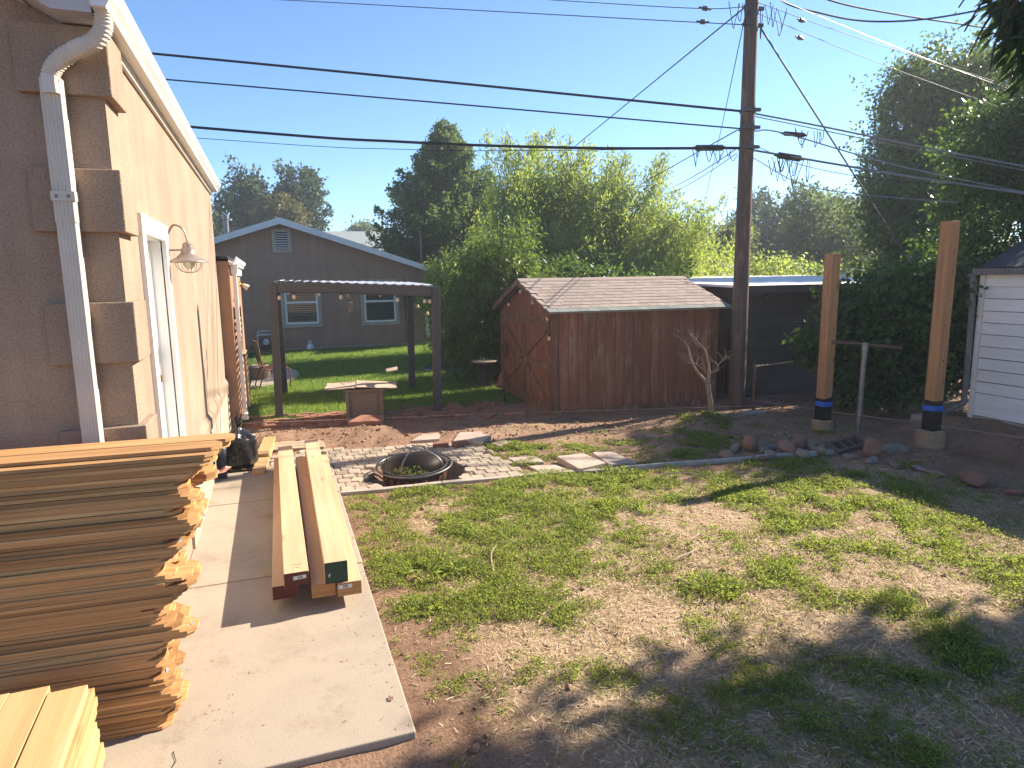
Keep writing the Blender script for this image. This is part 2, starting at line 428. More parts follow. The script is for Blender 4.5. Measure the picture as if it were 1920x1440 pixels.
M['siding_dark'] = plain('dark umber siding', (0.068, 0.060, 0.052), (0.05, 0.044, 0.038), rough=0.7, scale=5, rand=0.12)
M['roof_metal'] = plain('pale metal roof', (0.80, 0.76, 0.70), (0.70, 0.66, 0.61), rough=0.6, scale=3)
M['gutter_dark'] = plain('weathered dark gutter', (0.10, 0.10, 0.11), (0.22, 0.21, 0.20), rough=0.5, scale=30, stretch=(1, 1, .2))
M['brown_plastic'] = plain('brown metal panel', (0.225, 0.155, 0.105), (0.17, 0.115, 0.078), rough=0.55, scale=3)
M['cardboard'] = plain('weathered cardboard', (0.52, 0.385, 0.29), (0.42, 0.30, 0.22), rough=0.85, scale=5)
M['paver'] = plain('buff paver', (0.45, 0.36, 0.26), (0.33, 0.26, 0.185), rough=0.95, scale=9, rand=0.18, bump_s=0.5, bump_scale=70, bdist=0.006)
M['joint_sand'] = plain('sandy joint filling', (0.30, 0.215, 0.145), (0.19, 0.13, 0.085), rough=1.0, scale=30, bump_s=0.6)
M['flag'] = plain('pinkish flagstone', (0.50, 0.385, 0.30), (0.40, 0.295, 0.225), rough=0.95, scale=6, rand=0.10, bump_s=0.4, bump_scale=50, bdist=0.006)
M['brick'] = plain('red clay brick', (0.33, 0.155, 0.095), (0.23, 0.105, 0.068), rough=0.95, scale=9, rand=0.25, bump_s=0.5, bump_scale=60, bdist=0.006)
M['rock_pink'] = plain('pink sandstone', (0.30, 0.165, 0.115), (0.20, 0.11, 0.08), rough=0.95, scale=7, rand=0.2, bump_s=0.8, bump_scale=22, bdist=0.02)
M['rock_tan'] = plain('tan river rock', (0.30, 0.215, 0.155), (0.20, 0.145, 0.105), rough=0.9, scale=7, rand=0.2, bump_s=0.8, bump_scale=22, bdist=0.02)
M['rock_grey'] = plain('grey rock', (0.29, 0.25, 0.205), (0.19, 0.16, 0.13), rough=0.9, scale=7, rand=0.2, bump_s=0.8, bump_scale=22, bdist=0.02)
M['cinder'] = plain('brown cinder block', (0.15, 0.11, 0.085), (0.10, 0.075, 0.06), rough=0.95, scale=20, bump_s=0.7)
M['bark'] = plain('brown bark', (0.11, 0.075, 0.05), (0.06, 0.04, 0.028), rough=0.95, scale=8, stretch=(4, 4, 0.7), bump_s=0.8, bump_scale=20, bdist=0.02)
M['bark_pale'] = plain('pale bare bark', (0.36, 0.255, 0.175), (0.22, 0.145, 0.095), rough=0.9, scale=12, stretch=(3, 3, .8), bump_s=0.7, bump_scale=25)
M['twig'] = plain('dry twig', (0.44, 0.34, 0.23), (0.32, 0.23, 0.15), rough=0.9, scale=20)
M['bamboo'] = plain('bamboo stem', (0.16, 0.20, 0.05), (0.11, 0.14, 0.04), rough=0.5)
M['dirtheap'] = plain('loose red soil', (0.38, 0.235, 0.155), (0.25, 0.145, 0.092), rough=1.0, scale=14, bump_s=1.0, bump_scale=40, bdist=0.03)
M['hose_white'] = plain('pale hose reel plastic', (0.50, 0.49, 0.46), (0.42, 0.41, 0.38), rough=0.5)
M['hose_dark'] = plain('dark hose', (0.04, 0.045, 0.045), rough=0.5)
M['lattice'] = plain('tan lattice wood', (0.52, 0.36, 0.21), (0.40, 0.26, 0.14), rough=0.8, scale=12)
M['blind'] = plain('window blind', (0.55, 0.57, 0.56), (0.48, 0.50, 0.49), rough=0.6)
M['room_dark'] = plain('dark room', (0.03, 0.03, 0.03), rough=1.0)
M['red_flower'] = plain('red flower', (0.55, 0.06, 0.02), (0.45, 0.12, 0.02), rough=0.6)
M['straw'] = leafmat('dry straw', (0.66, 0.49, 0.30), (0.30, 0.19, 0.105), (0.35, 0.24, 0.13), 0.15, 0.7)
M['weed'] = leafmat('weed leaf', (0.215, 0.25, 0.058), (0.13, 0.17, 0.038), (0.47, 0.55, 0.09), 0.50, 0.5, extra=(0.30, 0.27, 0.12))
M['grass'] = leafmat('lawn blade', (0.16, 0.235, 0.05), (0.10, 0.165, 0.032), (0.44, 0.60, 0.10), 0.50, 0.5)
M['drygrass'] = leafmat('yellowing grass', (0.26, 0.24, 0.075), (0.17, 0.17, 0.05), (0.30, 0.28, 0.08), 0.35, 0.6)
M['leaf_hedge'] = leafmat('hedge leaf', (0.090, 0.135, 0.036), (0.045, 0.080, 0.022), (0.30, 0.42, 0.06), 0.30, 0.42)
M['leaf_ivy'] = leafmat('ivy leaf', (0.058, 0.10, 0.024), (0.030, 0.058, 0.015), (0.22, 0.38, 0.04), 0.30, 0.40)
M['leaf_conic'] = leafmat('blue green leaf', (0.10, 0.15, 0.058), (0.055, 0.09, 0.036), (0.24, 0.36, 0.08), 0.40, 0.45, extra=(0.19, 0.17, 0.10))
M['leaf_bamboo'] = leafmat('bamboo leaf', (0.20, 0.265, 0.06), (0.125, 0.18, 0.04), (0.56, 0.66, 0.12), 0.54, 0.45)
M['leaf_bush'] = leafmat('weeping bush leaf', (0.085, 0.135, 0.030), (0.045, 0.08, 0.019), (0.32, 0.44, 0.06), 0.42, 0.42)
M['leaf_far'] = leafmat('distant leaf', (0.095, 0.135, 0.062), (0.06, 0.092, 0.042), (0.28, 0.36, 0.10), 0.42, 0.55)
M['leaf_far_dark'] = leafmat('distant dark leaf', (0.070, 0.105, 0.058), (0.045, 0.072, 0.042), (0.13, 0.20, 0.07), 0.30, 0.55)
M['leaf_olive'] = leafmat('distant olive leaf', (0.145, 0.135, 0.055), (0.10, 0.10, 0.04), (0.2, 0.2, 0.06), 0.30, 0.55)
M['leaf_branch'] = leafmat('long hanging leaf', (0.055, 0.085, 0.035), (0.035, 0.058, 0.025), (0.14, 0.22, 0.05), 0.30, 0.45)
def glassmat():
    mt, nt, p, out = newmat('window glass')
    gl = nd(nt, 'ShaderNodeBsdfGlossy'); gl.inputs['Roughness'].default_value = 0.02
    tr = nd(nt, 'ShaderNodeBsdfTransparent'); tr.inputs[0].default_value = (0.72, 0.76, 0.75, 1)
    fr = nd(nt, 'ShaderNodeFresnel'); fr.inputs[0].default_value = 1.5
    mx = nd(nt, 'ShaderNodeMixShader'); nt.links.new(fr.outputs[0], mx.inputs[0]); nt.links.new(tr.outputs[0], mx.inputs[1]); nt.links.new(gl.outputs[0], mx.inputs[2])
    nt.links.new(mx.outputs[0], out.inputs[0]); return mt
M['glass'] = glassmat()
# ------------------------------------------------------------------ ground: one sheet to the horizon
PIT = (1.33, 6.99)
def gh(x, y):
    x = np.asarray(x, float); y = np.asarray(y, float)
    near = sstep(40, 20, np.hypot(x, y))
    h = near * (0.030 * (fnoise(x, y, 1.3) - 0.5) + 0.022 * (fnoise(x, y, 6.0, 3) - 0.5))
    yc = 9.12 - 0.16 * (x - 1)
    rd = np.exp(-((y - yc) / 0.42) ** 2) * sstep(-0.7, -0.1, x) * sstep(4.4, 3.0, x)
    h = h + rd * (0.025 + 0.095 * fnoise(x, y, 2.4, 7)) + rd * 0.05 * (fnoise(x, y, 14, 9, 2) - 0.4)
    h = h + 0.055 * np.exp(-(((x - 1.1) / 0.55) ** 2 + ((y - 8.85) / 0.38) ** 2))
    h = h + 0.10 * np.exp(-(((x - 5.75) / 0.7) ** 2 + ((y - 8.05) / 0.35) ** 2)) * (0.6 + fnoise(x, y, 5, 2))
    bank = sstep(7.5, 8.35, x) * sstep(6.95, 6.35, y) * sstep(1.5, 3.2, y)
    h = h + bank * (0.13 + 0.07 * fnoise(x, y, 2.5, 4))
    ex = np.maximum(x - 0.49, 0) * (y < 7.7); ey = np.maximum(2.78 - y, 0) * (x < 0.6); dd = np.where(x > 0.49, ex, 0) + np.where(y < 2.78, ey, 0)
    h = h + 0.026 * np.exp(-dd / 0.22) * (y < 6.4) * ((x > 0.49) | (y < 2.78))
    r = np.hypot(x - PIT[0], y - PIT[1])
    h = h - 0.15 * (1 - sstep(0.36, 0.60, r))
    return h
WEED = [(1.26, 6.07, 0.46, 0.39, 0.7), (2.26, 5.83, 0.93, 0.49, 1), (3.13, 5.94, 0.6, 0.4, 1), (1.55, 5.28, 0.73, 0.44, 0.9), (2.17, 4.96, 0.67, 0.37, 0.9), (2.67, 5.26, 0.48, 0.36, 0.9), (0.85, 4.58, 0.31, 0.32, 1), (1.24, 4.53, 0.59, 0.42, 0.8), (1.67, 4.21, 0.54, 0.35, 0.9), (1.03, 3.91, 0.38, 0.28, 1), (1.34, 3.87, 0.42, 0.26, 1), (0.88, 3.62, 0.29, 0.18, 0.8), (1.4, 3.62, 0.27, 0.17, 0.8), (2.65, 3.56, 0.16, 0.23, 1), (2.43, 3.73, 0.26, 0.29, 0.5), (2.65, 4.64, 0.31, 0.3, 0.6), (2.76, 4.41, 0.21, 0.22, 0.6), (3.27, 3.49, 0.22, 0.27, 0.9), (3.94, 4.06, 0.21, 0.31, 0.9), (4.13, 4.45, 0.27, 0.35, 0.7), (4.41, 5.05, 0.36, 0.34, 0.9), (4.02, 5.03, 0.3, 0.29, 0.8), (5.06, 4.53, 0.68, 0.5, 0.7), (5.17, 4.18, 0.41, 0.47, .7), (4.72, 3.7, 0.37, 0.44, 0.55), (4.77, 3.14, 0.3, 0.55, .8), (4.9, 3.39, 0.24, 0.36, 0.8), (3.52, 3.02, 0.14, 0.2, 0.8), (4.27, 3.65, 0.24, 0.34, 0.6), (3.35, 4.24, 0.19, 0.21, 0.5), (2.19, 2.87, 0.18, 0.28, 0.8), (1.44, 2.94, 0.17, 0.14, 0.5), (2.12, 3.02, 0.12, 0.15, 0.4), (3.48, 3.19, 0.18, 0.25, 0.5), (2.13, 2.53, 0.19, 0.19, 0.8), (2.8, 2.33, 0.4, 0.25, 0.6), (3.48, 2.27, 0.23, 0.36, 0.8), (2.26, 2.3, 0.38, 0.26, 0.7), (2.57, 1.98, 0.36, 0.2, 0.6), (1.64, 2.5, 0.25, 0.16, 0.5), (0.88, 3.06, 0.17, 0.14, 0.3), (1.21, 3.14, 0.17, 0.15, 0.3), (0.76, 3.37, 0.15, 0.13, 0.5), (2.59, 7.57, 0.33, 0.26, 0.8), (3.26, 7.29, 0.39, 0.26, 0.8), (2.72, 6.82, 0.24, 0.18, 0.6), (4.45, 6.45, 0.25, 0.19, 0.7), (5.16, 6.92, 0.4, 0.52, 0.55), (5.72, 7.8, 0.45, 0.36, 0.35), (4.23, 7.17, 0.33, 0.22, 0.4), (0.7, 6.05, 0.25, 0.18, 0.5), (0.92, 5.89, 0.3, 0.22, 0.5), (3.32, 5.41, 0.31, 0.41, 0.6), (5.3, 5.15, 0.43, 0.24, 0.7), (5.22, 5.83, 0.47, 0.23, 0.6), (4.62, 5.63, 0.45, 0.2, 0.5)]
def kerb_y(x): return np.interp(x, [0.0, 0.51, 2.5, 3.69, 6.13, 9], [6.62, 6.58, 6.44, 6.24, 5.95, 5.4])
def in_patio(x, y): return (x > -0.6) & (x < 2.42 - 0.05 * (y - 6.5)) & (y > kerb_y(x) - 0.02) & (y < np.interp(x, [0.5, 1.6, 2.3], [8.42, 8.25, 8.0])) & ((x > 0.5) | (y > 7.7))
def weedmask(x, y):
    x = np.asarray(x, float); y = np.asarray(y, float); d = np.zeros_like(x)
    wx = x + 0.28 * (fnoise(x, y, 2.6, 11, 3) - 0.5); wy = y + 0.28 * (fnoise(x, y, 2.6, 15, 3) - 0.5)
    for cx, cy, a, b, w in WEED:
        d = np.maximum(d, w * np.exp(-(((wx - cx) / a) ** 2 + ((wy - cy) / b) ** 2) * 0.8))
    yard = (x > 0.55) & (y < 9.0) & (y > 0.4)
    d = d + 0.30 * (fnoise(x, y, 1.7, 21) - 0.45) * yard
    d = (d + .025 * yard * (y < 6.4)) * (0.12 + 1.45 * sstep(0.22, 0.80, fnoise(x, y, 4.2, 31, 3))) * (.55 + .9 * fnoise(x, y, 11, 35, 2))
    d = np.where(in_patio(x, y) | (x < 0.52), 0, d)
    return np.clip(d, 0, 1)
def strawmask(x, y):
    x = np.asarray(x, float); y = np.asarray(y, float)
    s = sstep(0.7, 1.35, x) * sstep(0.1, 0.75, kerb_y(x) - y) * (0.45 + 0.9 * fnoise(x, y, 1.4, 41))
    s = s * sstep(6.5, 5.7, x + .5 * (fnoise(x, y, 1.5, 47) - .5) + .25 * np.maximum(4.2 - y, 0) * -1)
    s = np.maximum(s, 0.35 * fnoise(x, y, 2.2, 44) * (y > kerb_y(x)) * (x > 2.6) * (y < 8.6))
    return np.clip(s, 0, 1)
def lawnmask(x, y):
    return sstep(10.35, 10.75, np.asarray(y, float) + 0.25 * (fnoise(x, y, 2.0, 51) - 0.5)) * sstep(9.0, 7.5, x)

def axis_pts(a, b, st, far, k):
    l = list(np.arange(a, b + 1e-6, st)); s = st
    while l[-1] < far: s *= k; l.append(l[-1] + s)
    s = st
    while l[0] > -far: s *= k; l.insert(0, l[0] - s)
    return np.array(l)
gx = axis_pts(-1.0, 9.4, 0.055, 230, 1.25); gy = axis_pts(0.6, 11.0, 0.055, 230, 1.25)
GX, GY = np.meshgrid(gx, gy, indexing='ij')
V = np.stack([GX, GY, gh(GX, GY)], -1).reshape(-1, 3)
nx, ny = GX.shape
ii, jj = np.meshgrid(np.arange(nx - 1), np.arange(ny - 1), indexing='ij'); a_ = (ii * ny + jj).ravel()
F = np.stack([a_, a_ + ny, a_ + ny + 1, a_ + 1], -1)
def groundmat():
    mt, nt, p, out = newmat('yard soil')
    v = coords(nt, rnd=False)
    at = lambda n: nd(nt, 'ShaderNodeAttribute', attribute_name=n).outputs['Fac']
    soil = ramp(nt, noise(nt, v, 2.2, 8, 0.7), [(0.3, (0.21, 0.118, 0.074)), (0.5, (0.34, 0.205, 0.132)), (0.7, (0.43, 0.275, 0.182))])
    soil = mixc(nt, 1.0, soil, ramp(nt, noise(nt, v, 55, 4, 0.75), [(0.3, g1(0.55)), (0.62, g1(1.15))]), 'MULTIPLY')
    straw = ramp(nt, noise(nt, v, 45, 5, 0.75), [(0.32, (0.24, 0.15, 0.085)), (0.5, (0.48, 0.345, 0.205)), (0.7, (0.68, 0.53, 0.345))])
    k = nd(nt, 'ShaderNodeMath', operation='MULTIPLY'); nt.links.new(at('straw'), k.inputs[0]); nt.links.new(ramp(nt, noise(nt, v, 7, 6, 0.7), [(0.32, g1(0.35)), (0.58, g1(1.3))]), k.inputs[1])
    col = mixc(nt, k.outputs[0], soil, straw)
    green = ramp(nt, noise(nt, v, 60, 4, 0.7), [(0.3, (0.035, 0.045, 0.016)), (0.7, (0.12, 0.13, 0.05))])
    kw = nd(nt, 'ShaderNodeMath', operation='MULTIPLY'); nt.links.new(at('weed'), kw.inputs[0]); kw.inputs[1].default_value = 0.7
    col = mixc(nt, kw.outputs[0], col, green)
    lawn = ramp(nt, noise(nt, v, 30, 4, 0.7), [(0.3, (0.035, 0.06, 0.012)), (0.7, (0.075, 0.12, 0.022))])
    col = mixc(nt, at('lawn'), col, lawn)
    nt.links.new(col, p.inputs['Base Color']); setin(p, Roughness=1.0); p.inputs['Specular IOR Level'].default_value = 0.1
    bump(nt, p, noise(nt, v, 42, 6, 0.75), 0.9, 0.03)
    return mt
me = mesh_np('ground', V, F, [groundmat()], smooth=True)
for nme, fn in (('weed', weedmask), ('straw', strawmask), ('lawn', lawnmask)):
    at = me.attributes.new(nme, 'FLOAT', 'POINT'); at.data.foreach_set('value', fn(GX, GY).ravel().astype(np.float32))
ground = link('ground', me); tag(ground, 'reddish brown soil of the back yard with straw and dry patches', kind='structure')

# ------------------------------------------------------------------ concrete path (three poured panels)
path = thing('concrete_path', None, None); tag(path, 'pale concrete path of three poured panels along the house', kind='structure')
for (x0, y0, x1, y1) in ((-4.0, 2.775, 0.488, 4.752), (-0.72, 4.766, 0.494, 6.545), (-0.72, 6.559, 0.50, 7.66)):
    MB().prism([(x0, y0 + 0.02 * (x1 - 0.488), -0.12), (x1, y0, -0.12), (x1, y1, -0.12), (x0, y1 + 0.03 * (x0 < -1), -0.12)], (0, 0, 0.17)).build('path_panel', M['concrete'], path, bevel=0.008)
cr = MB(); cp = [(-0.55, 3.02), (-0.53, 2.95), (-0.545, 2.90), (-0.51, 2.86), (-0.515, 2.82), (-0.49, 2.79)]
for (ax, ay), (bx, by) in zip(cp[:-1], cp[1:]):
    cr.add([(ax - .002, ay, .054), (ax + .002, ay, .054), (bx + .0015, by, .054), (bx - .0015, by, .054)], [(0, 1, 2, 3)])
cr.build('hairline_crack', M['ink'], path)

# ------------------------------------------------------------------ patio of cobble pavers
patio = thing('paver_patio', None, None); tag(patio, 'patio of buff cobble pavers around the fire pit', kind='structure')
def paver_mesh(i):
    rr = random.Random(i); mb = MB(); hx, hy, ch = 0.065, 0.076, 0.022
    def ring(s, z): return [((x + rr.uniform(-.003, .003)) * s, (y + rr.uniform(-.003, .003)) * s, z) for x, y in
        [(-hx + ch, -hy), (hx - ch, -hy), (hx, -hy + ch), (hx, hy - ch), (hx - ch, hy), (-hx + ch, hy), (-hx, hy - ch), (-hx, -hy + ch)]]
    a = ring(1, -0.05); b = ring(1.0, 0.004); c = ring(0.90, 0.016)
    fs = [(k, (k + 1) % 8, (k + 1) % 8 + 8, k + 8) for k in range(8)] + [(k + 8, (k + 1) % 8 + 8, (k + 1) % 8 + 16, k + 16) for k in range(8)] + [tuple(range(16, 24))]
    mb.add(a + b + c, fs)
    me = bpy.data.meshes.new('paver'); me.from_pydata(mb.v, [], mb.f); me.materials.append(M['paver']); return me
PV = [paver_mesh(i) for i in range(6)]
rng = random.Random(3); npv = 0
for r_ in range(14):
    for c_ in range(-6, 17):
        x = 0.58 + c_ * 0.1345 + (0.067 if r_ % 2 else 0) + rng.uniform(-.004, .004); y = 6.675 + r_ * 0.1565 - 0.066 * (x - 0.5) + rng.uniform(-.004, .004)
        if not bool(in_patio(np.array(x), np.array(y))) or x > 2.40: continue
        rr = math.hypot(x - PIT[0], y - PIT[1])
        if rr < 0.53: continue
        tl = 0.05 if rr < 0.72 else 0.015
        o = link('paver', rng.choice(PV), patio, (x, y, 0.012 + rng.uniform(-.004, .005) - (0.02 if rr < .6 and rng.random() < .5 else 0)), (rng.uniform(-tl, tl), rng.uniform(-tl, tl), rng.uniform(-.03, .03) + (rng.uniform(-.4, .4) if rr < .62 else 0) + math.pi * rng.choice((0, 1))))
        npv += 1
sand = MB()
for i in range(64):
    for j in range(44):
        x, y = -.6 + i * .048, 6.5 + j * .048
        if bool(in_patio(np.array(x), np.array(y))) and bool(in_patio(np.array(x + .048), np.array(y + .048))) and math.hypot(x + .024 - PIT[0], y + .024 - PIT[1]) > .60: sand.add([(x, y, .0135), (x + .048, y, .0135), (x + .048, y + .048, .0135), (x, y + .048, .0135)], [(0, 1, 2, 3)])
sand.build('joint_sand', M['joint_sand'], patio)

# kerb: concrete strips, then a strip of thin metal edging
kerb = thing('garden_kerb', None, None); tag(kerb, 'narrow concrete kerb between patio and weedy lawn', kind='structure')
def strip(pts, w, z0, z1, name, mt, bev=0.004):
    mb = MB(); L = []; Rr = []
    for i, (x, y) in enumerate(pts):
        a = Vector(pts[max(i - 1, 0)]); b = Vector(pts[min(i + 1, len(pts) - 1)]); t = (b - a).normalized(); n = Vector((-t.y, t.x))
        L.append(Vector((x, y)) + n * w / 2); Rr.append(Vector((x, y)) - n * w / 2)
    n = len(pts); vs = [(p.x, p.y, z0) for p in Rr] + [(p.x, p.y, z0) for p in L] + [(p.x, p.y, z1) for p in Rr] + [(p.x, p.y, z1) for p in L]
    fs = []
    for i in range(n - 1):
        fs += [(2*n+i, 2*n+i+1, 3*n+i+1, 3*n+i), (i, i+1, 2*n+i+1, 2*n+i), (n+i+1, n+i, 3*n+i, 3*n+i+1), (i+1, i, n+i, n+i+1)]
    fs += [(0, 2*n, 3*n, n), (n-1, 2*n-1, 4*n-1, 3*n-1)]
    mb.add(vs, fs); return mb.build(name, mt, kerb, bevel=bev)
ks = [0.50, 1.52, 2.56, 3.50]
for a, b in zip(ks[:-1], ks[1:]):
    xs = np.linspace(a + .004, b - .004, 5); strip([(x, float(kerb_y(x)) + 0.012 * math.sin(x * 5)) for x in xs], 0.075, -0.08, 0.034, 'kerb_block', M['concrete_dark'])
xs = np.linspace(3.51, 6.16, 14); strip([(x, float(kerb_y(x)) + 0.012 * math.sin(x * 5)) for x in xs], 0.036, -0.06, 0.05, 'edging_strip', M['rim_pale'], 0.002)

# ------------------------------------------------------------------ brick path along the pergola
bp = thing('brick_path', None, None); tag(bp, 'uneven path of old red bricks along the pergola', kind='structure')
def brick_mesh(i):
    rr = random.Random(50 + i); mb = MB(); hx, hy, hz = 0.1, 0.0485, 0.03
    j = lambda: rr.uniform(-.004, .004)
    b = [(-hx + j(), -hy + j(), -hz), (hx + j(), -hy + j(), -hz), (hx + j(), hy + j(), -hz), (-hx + j(), hy + j(), -hz)]
    t = [(x, y, hz * .7) for x, y, z in b]; u = [(x * .95, y * .92, hz) for x, y, z in b]
    fs = [(k, (k + 1) % 4, (k + 1) % 4 + 4, k + 4) for k in range(4)] + [(k + 4, (k + 1) % 4 + 4, (k + 1) % 4 + 8, k + 8) for k in range(4)] + [(8, 9, 10, 11)]
    mb.add(b + t + u, fs); me = bpy.data.meshes.new('brick'); me.from_pydata(mb.v, [], mb.f); me.materials.append(M['brick']); return me
BK = [brick_mesh(i) for i in range(5)]
rng = random.Random(9)
for r_ in range(8):
    for c_ in range(19):
        x = -0.42 + c_ * 0.208 + (0.104 if r_ % 2 else 0); y = 10.86 - r_ * 0.128 - 0.10 * (x - 0) + (0.06 if x > 2.6 else 0)
        if rng.random() < (0.14 if x < 2.6 else 0.5) or (r_ == 0 and rng.random() < .3) or (r_ == 7 and rng.random() < .55) or x > 3.6: continue
        sc = rng.uniform(-.02, .02) if x < 2.5 else rng.uniform(-.35, .35)
        link('brick', rng.choice(BK), bp, (x + rng.uniform(-.008, .008), y + rng.uniform(-.012, .012), float(gh(x, y)) + 0.012 + rng.uniform(-.008, .012)), (rng.uniform(-.05, .05), rng.uniform(-.05, .05), sc))

# ------------------------------------------------------------------ loose flagstones
def flagstone(name, pts, th, z, label, mt='flag', tilt=(0, 0), cat='flagstone', group=None):
    c = Vector((sum(p[0] for p in pts) / len(pts), sum(p[1] for p in pts) / len(pts)))
    rr = random.Random(label); P = []
    n = len(pts)
    for i in range(n):
        a = Vector(pts[i]); b = Vector(pts[(i + 1) % n])
        for t in (0.06, 0.35, 0.65, 0.94): P.append(a.lerp(b, t) + Vector((rr.uniform(-.006, .006), rr.uniform(-.006, .006))))
    area = sum(P[i].x * P[(i + 1) % len(P)].y - P[(i + 1) % len(P)].x * P[i].y for i in range(len(P)))
    if area < 0: P.reverse()
    zf = lambda p: z + (p.x - c.x) * tilt[0] + (p.y - c.y) * tilt[1]
    k = len(P); vs = [(p.x, p.y, zf(p) - th) for p in P] + [(p.x, p.y, zf(p) - .004) for p in P] + [((p.x - c.x) * .97 + c.x, (p.y - c.y) * .97 + c.y, zf(p)) for p in P]
    fs = [(i, (i + 1) % k, (i + 1) % k + k, i + k) for i in range(k)] + [(i + k, (i + 1) % k + k, (i + 1) % k + 2 * k, i + 2 * k) for i in range(k)] + [tuple(range(2 * k, 3 * k))]
    o = MB().add(vs, fs).build(name, M[mt], origin=(c.x, c.y, z - th)); return tag(o, label, cat, group)
G_ = 'stepping stones beside the patio'
flagstone('stepping_stone', [(2.45, 7.15), (2.78, 7.09), (2.79, 6.81), (2.48, 6.87)], .06, .035, 'flat pale stepping stone at the patio corner, furthest back of the four by the kerb', group=G_)
flagstone('stepping_stone', [(2.56, 6.76), (2.86, 6.69), (2.92, 6.41), (2.6, 6.45)], .06, .028, 'flat stepping stone sunk in weeds against the kerb', group=G_)
flagstone('stepping_stone', [(2.94, 6.84), (3.27, 6.83), (3.35, 6.39), (2.98, 6.32)], .07, .075, 'largest stepping stone, raised with a thick visible edge', tilt=(.02, .03), group=G_)
flagstone('stepping_stone', [(3.38, 6.81), (3.64, 6.78), (3.72, 6.35), (3.36, 6.34)], .06, .07, 'stepping stone half in shade nearest the bare tree', tilt=(-.06, .05), group=G_)
flagstone('flagstone', [(2.18, 8.01), (2.39, 8.27), (2.56, 8.07), (2.35, 7.82)], .07, .085, 'thick square flagstone turned cornerwise behind the patio', tilt=(.03, .05))
flagstone('flagstone', [(2.47, 7.82), (2.66, 7.93), (2.74, 7.78), (2.53, 7.66)], .05, .05, 'small diamond flagstone among weeds behind the patio', tilt=(.02, 0))
flagstone('flagstone', [(1.55, 8.36), (1.74, 8.58), (1.98, 8.58), (1.92, 8.34)], .05, .055, 'broad flagstone leaning on the soil mound behind the fire pit', tilt=(0, .10))
flagstone('flagstone', [(2.07, 8.22), (2.24, 8.50), (2.54, 8.44), (2.45, 8.22)], .05, .05, 'dark edged flagstone tilted against the end of the soil mound', tilt=(.03, .12))
flagstone('flagstone', [(0.86, 9.44), (1.10, 9.72), (1.43, 9.64), (1.36, 9.36)], .05, .15, 'sunlit reddish flagstone half buried in front of the square table', 'brick', tilt=(0, .1))
flagstone('flagstone', [(3.22, 9.60), (3.50, 9.96), (3.74, 9.90), (3.52, 9.36)], .05, .035, 'reddish flagstone in front of the shed doors', 'brick')
flagstone('flagstone', [(3.14, 9.08), (3.36, 9.50), (3.62, 9.26), (3.36, 8.90)], .05, .03, 'dusty reddish flagstone by the shed corner', 'brick')
flagstone('flagstone', [(2.84, 9.70), (3.14, 9.96), (3.16, 9.66), (2.96, 9.44)], .05, .03, 'reddish flagstone at the right end of the brick path', 'brick')
for i, (x, y, ln, wd_, az, lab) in enumerate([(2.10, 7.92, .2, .1, .3, 'loose red brick at the back edge of the patio'), (1.86, 7.98, .2, .1, -.2, 'loose red brick beside the back row of pavers')]):
    o = link('brick', BK[i], None, (x, y, .045), (.05, .03, az)); tag(o, lab, 'brick')

# ------------------------------------------------------------------ rocks
def rock(name, loc, size, label, mt, seed, flat=1.0, cat='rock', group=None, rz=0.0):
    rr = np.random.default_rng(seed); import bmesh
    bm = bmesh.new(); bmesh.ops.create_icosphere(bm, subdivisions=3, radius=1.0)
    off = rr.random(3) * 50; pl = [(Vector(rr.normal(size=3)).normalized(), rr.uniform(.50, .85)) for _ in range(11)]
    for v in bm.verts:
        d = v.co.normalized(); r_ = 1.0
        for n_, k in pl:
            q = d.dot(n_)
            if q > 0.05: r_ = min(r_, k / q)
        r_ *= 0.93 + 0.14 * float(vnoise(d.x * 1.7 + d.z, d.y * 1.7 - d.z, 1.5, int(off[0]) % 9))
        v.co = Vector((d.x * r_ * size[0] / 2, d.y * r_ * size[1] / 2, max(d.z * r_, -0.7) * size[2] / 2 * flat))
    for f in bm.faces: f.smooth = True
    bmesh.ops.smooth_vert(bm, verts=bm.verts, factor=.2, use_axis_x=True, use_axis_y=True, use_axis_z=True)
    me = bpy.data.meshes.new(name); bm.to_mesh(me); bm.free(); me.materials.append(M[mt])
    o = link(name, me, None, (loc[0], loc[1], float(gh(loc[0], loc[1])) + size[2] * .33 * flat + (loc[2] if len(loc) > 2 else 0)), (0, 0, rz)); return tag(o, label, cat, group)
RG = 'rocks piled behind the metal edging'
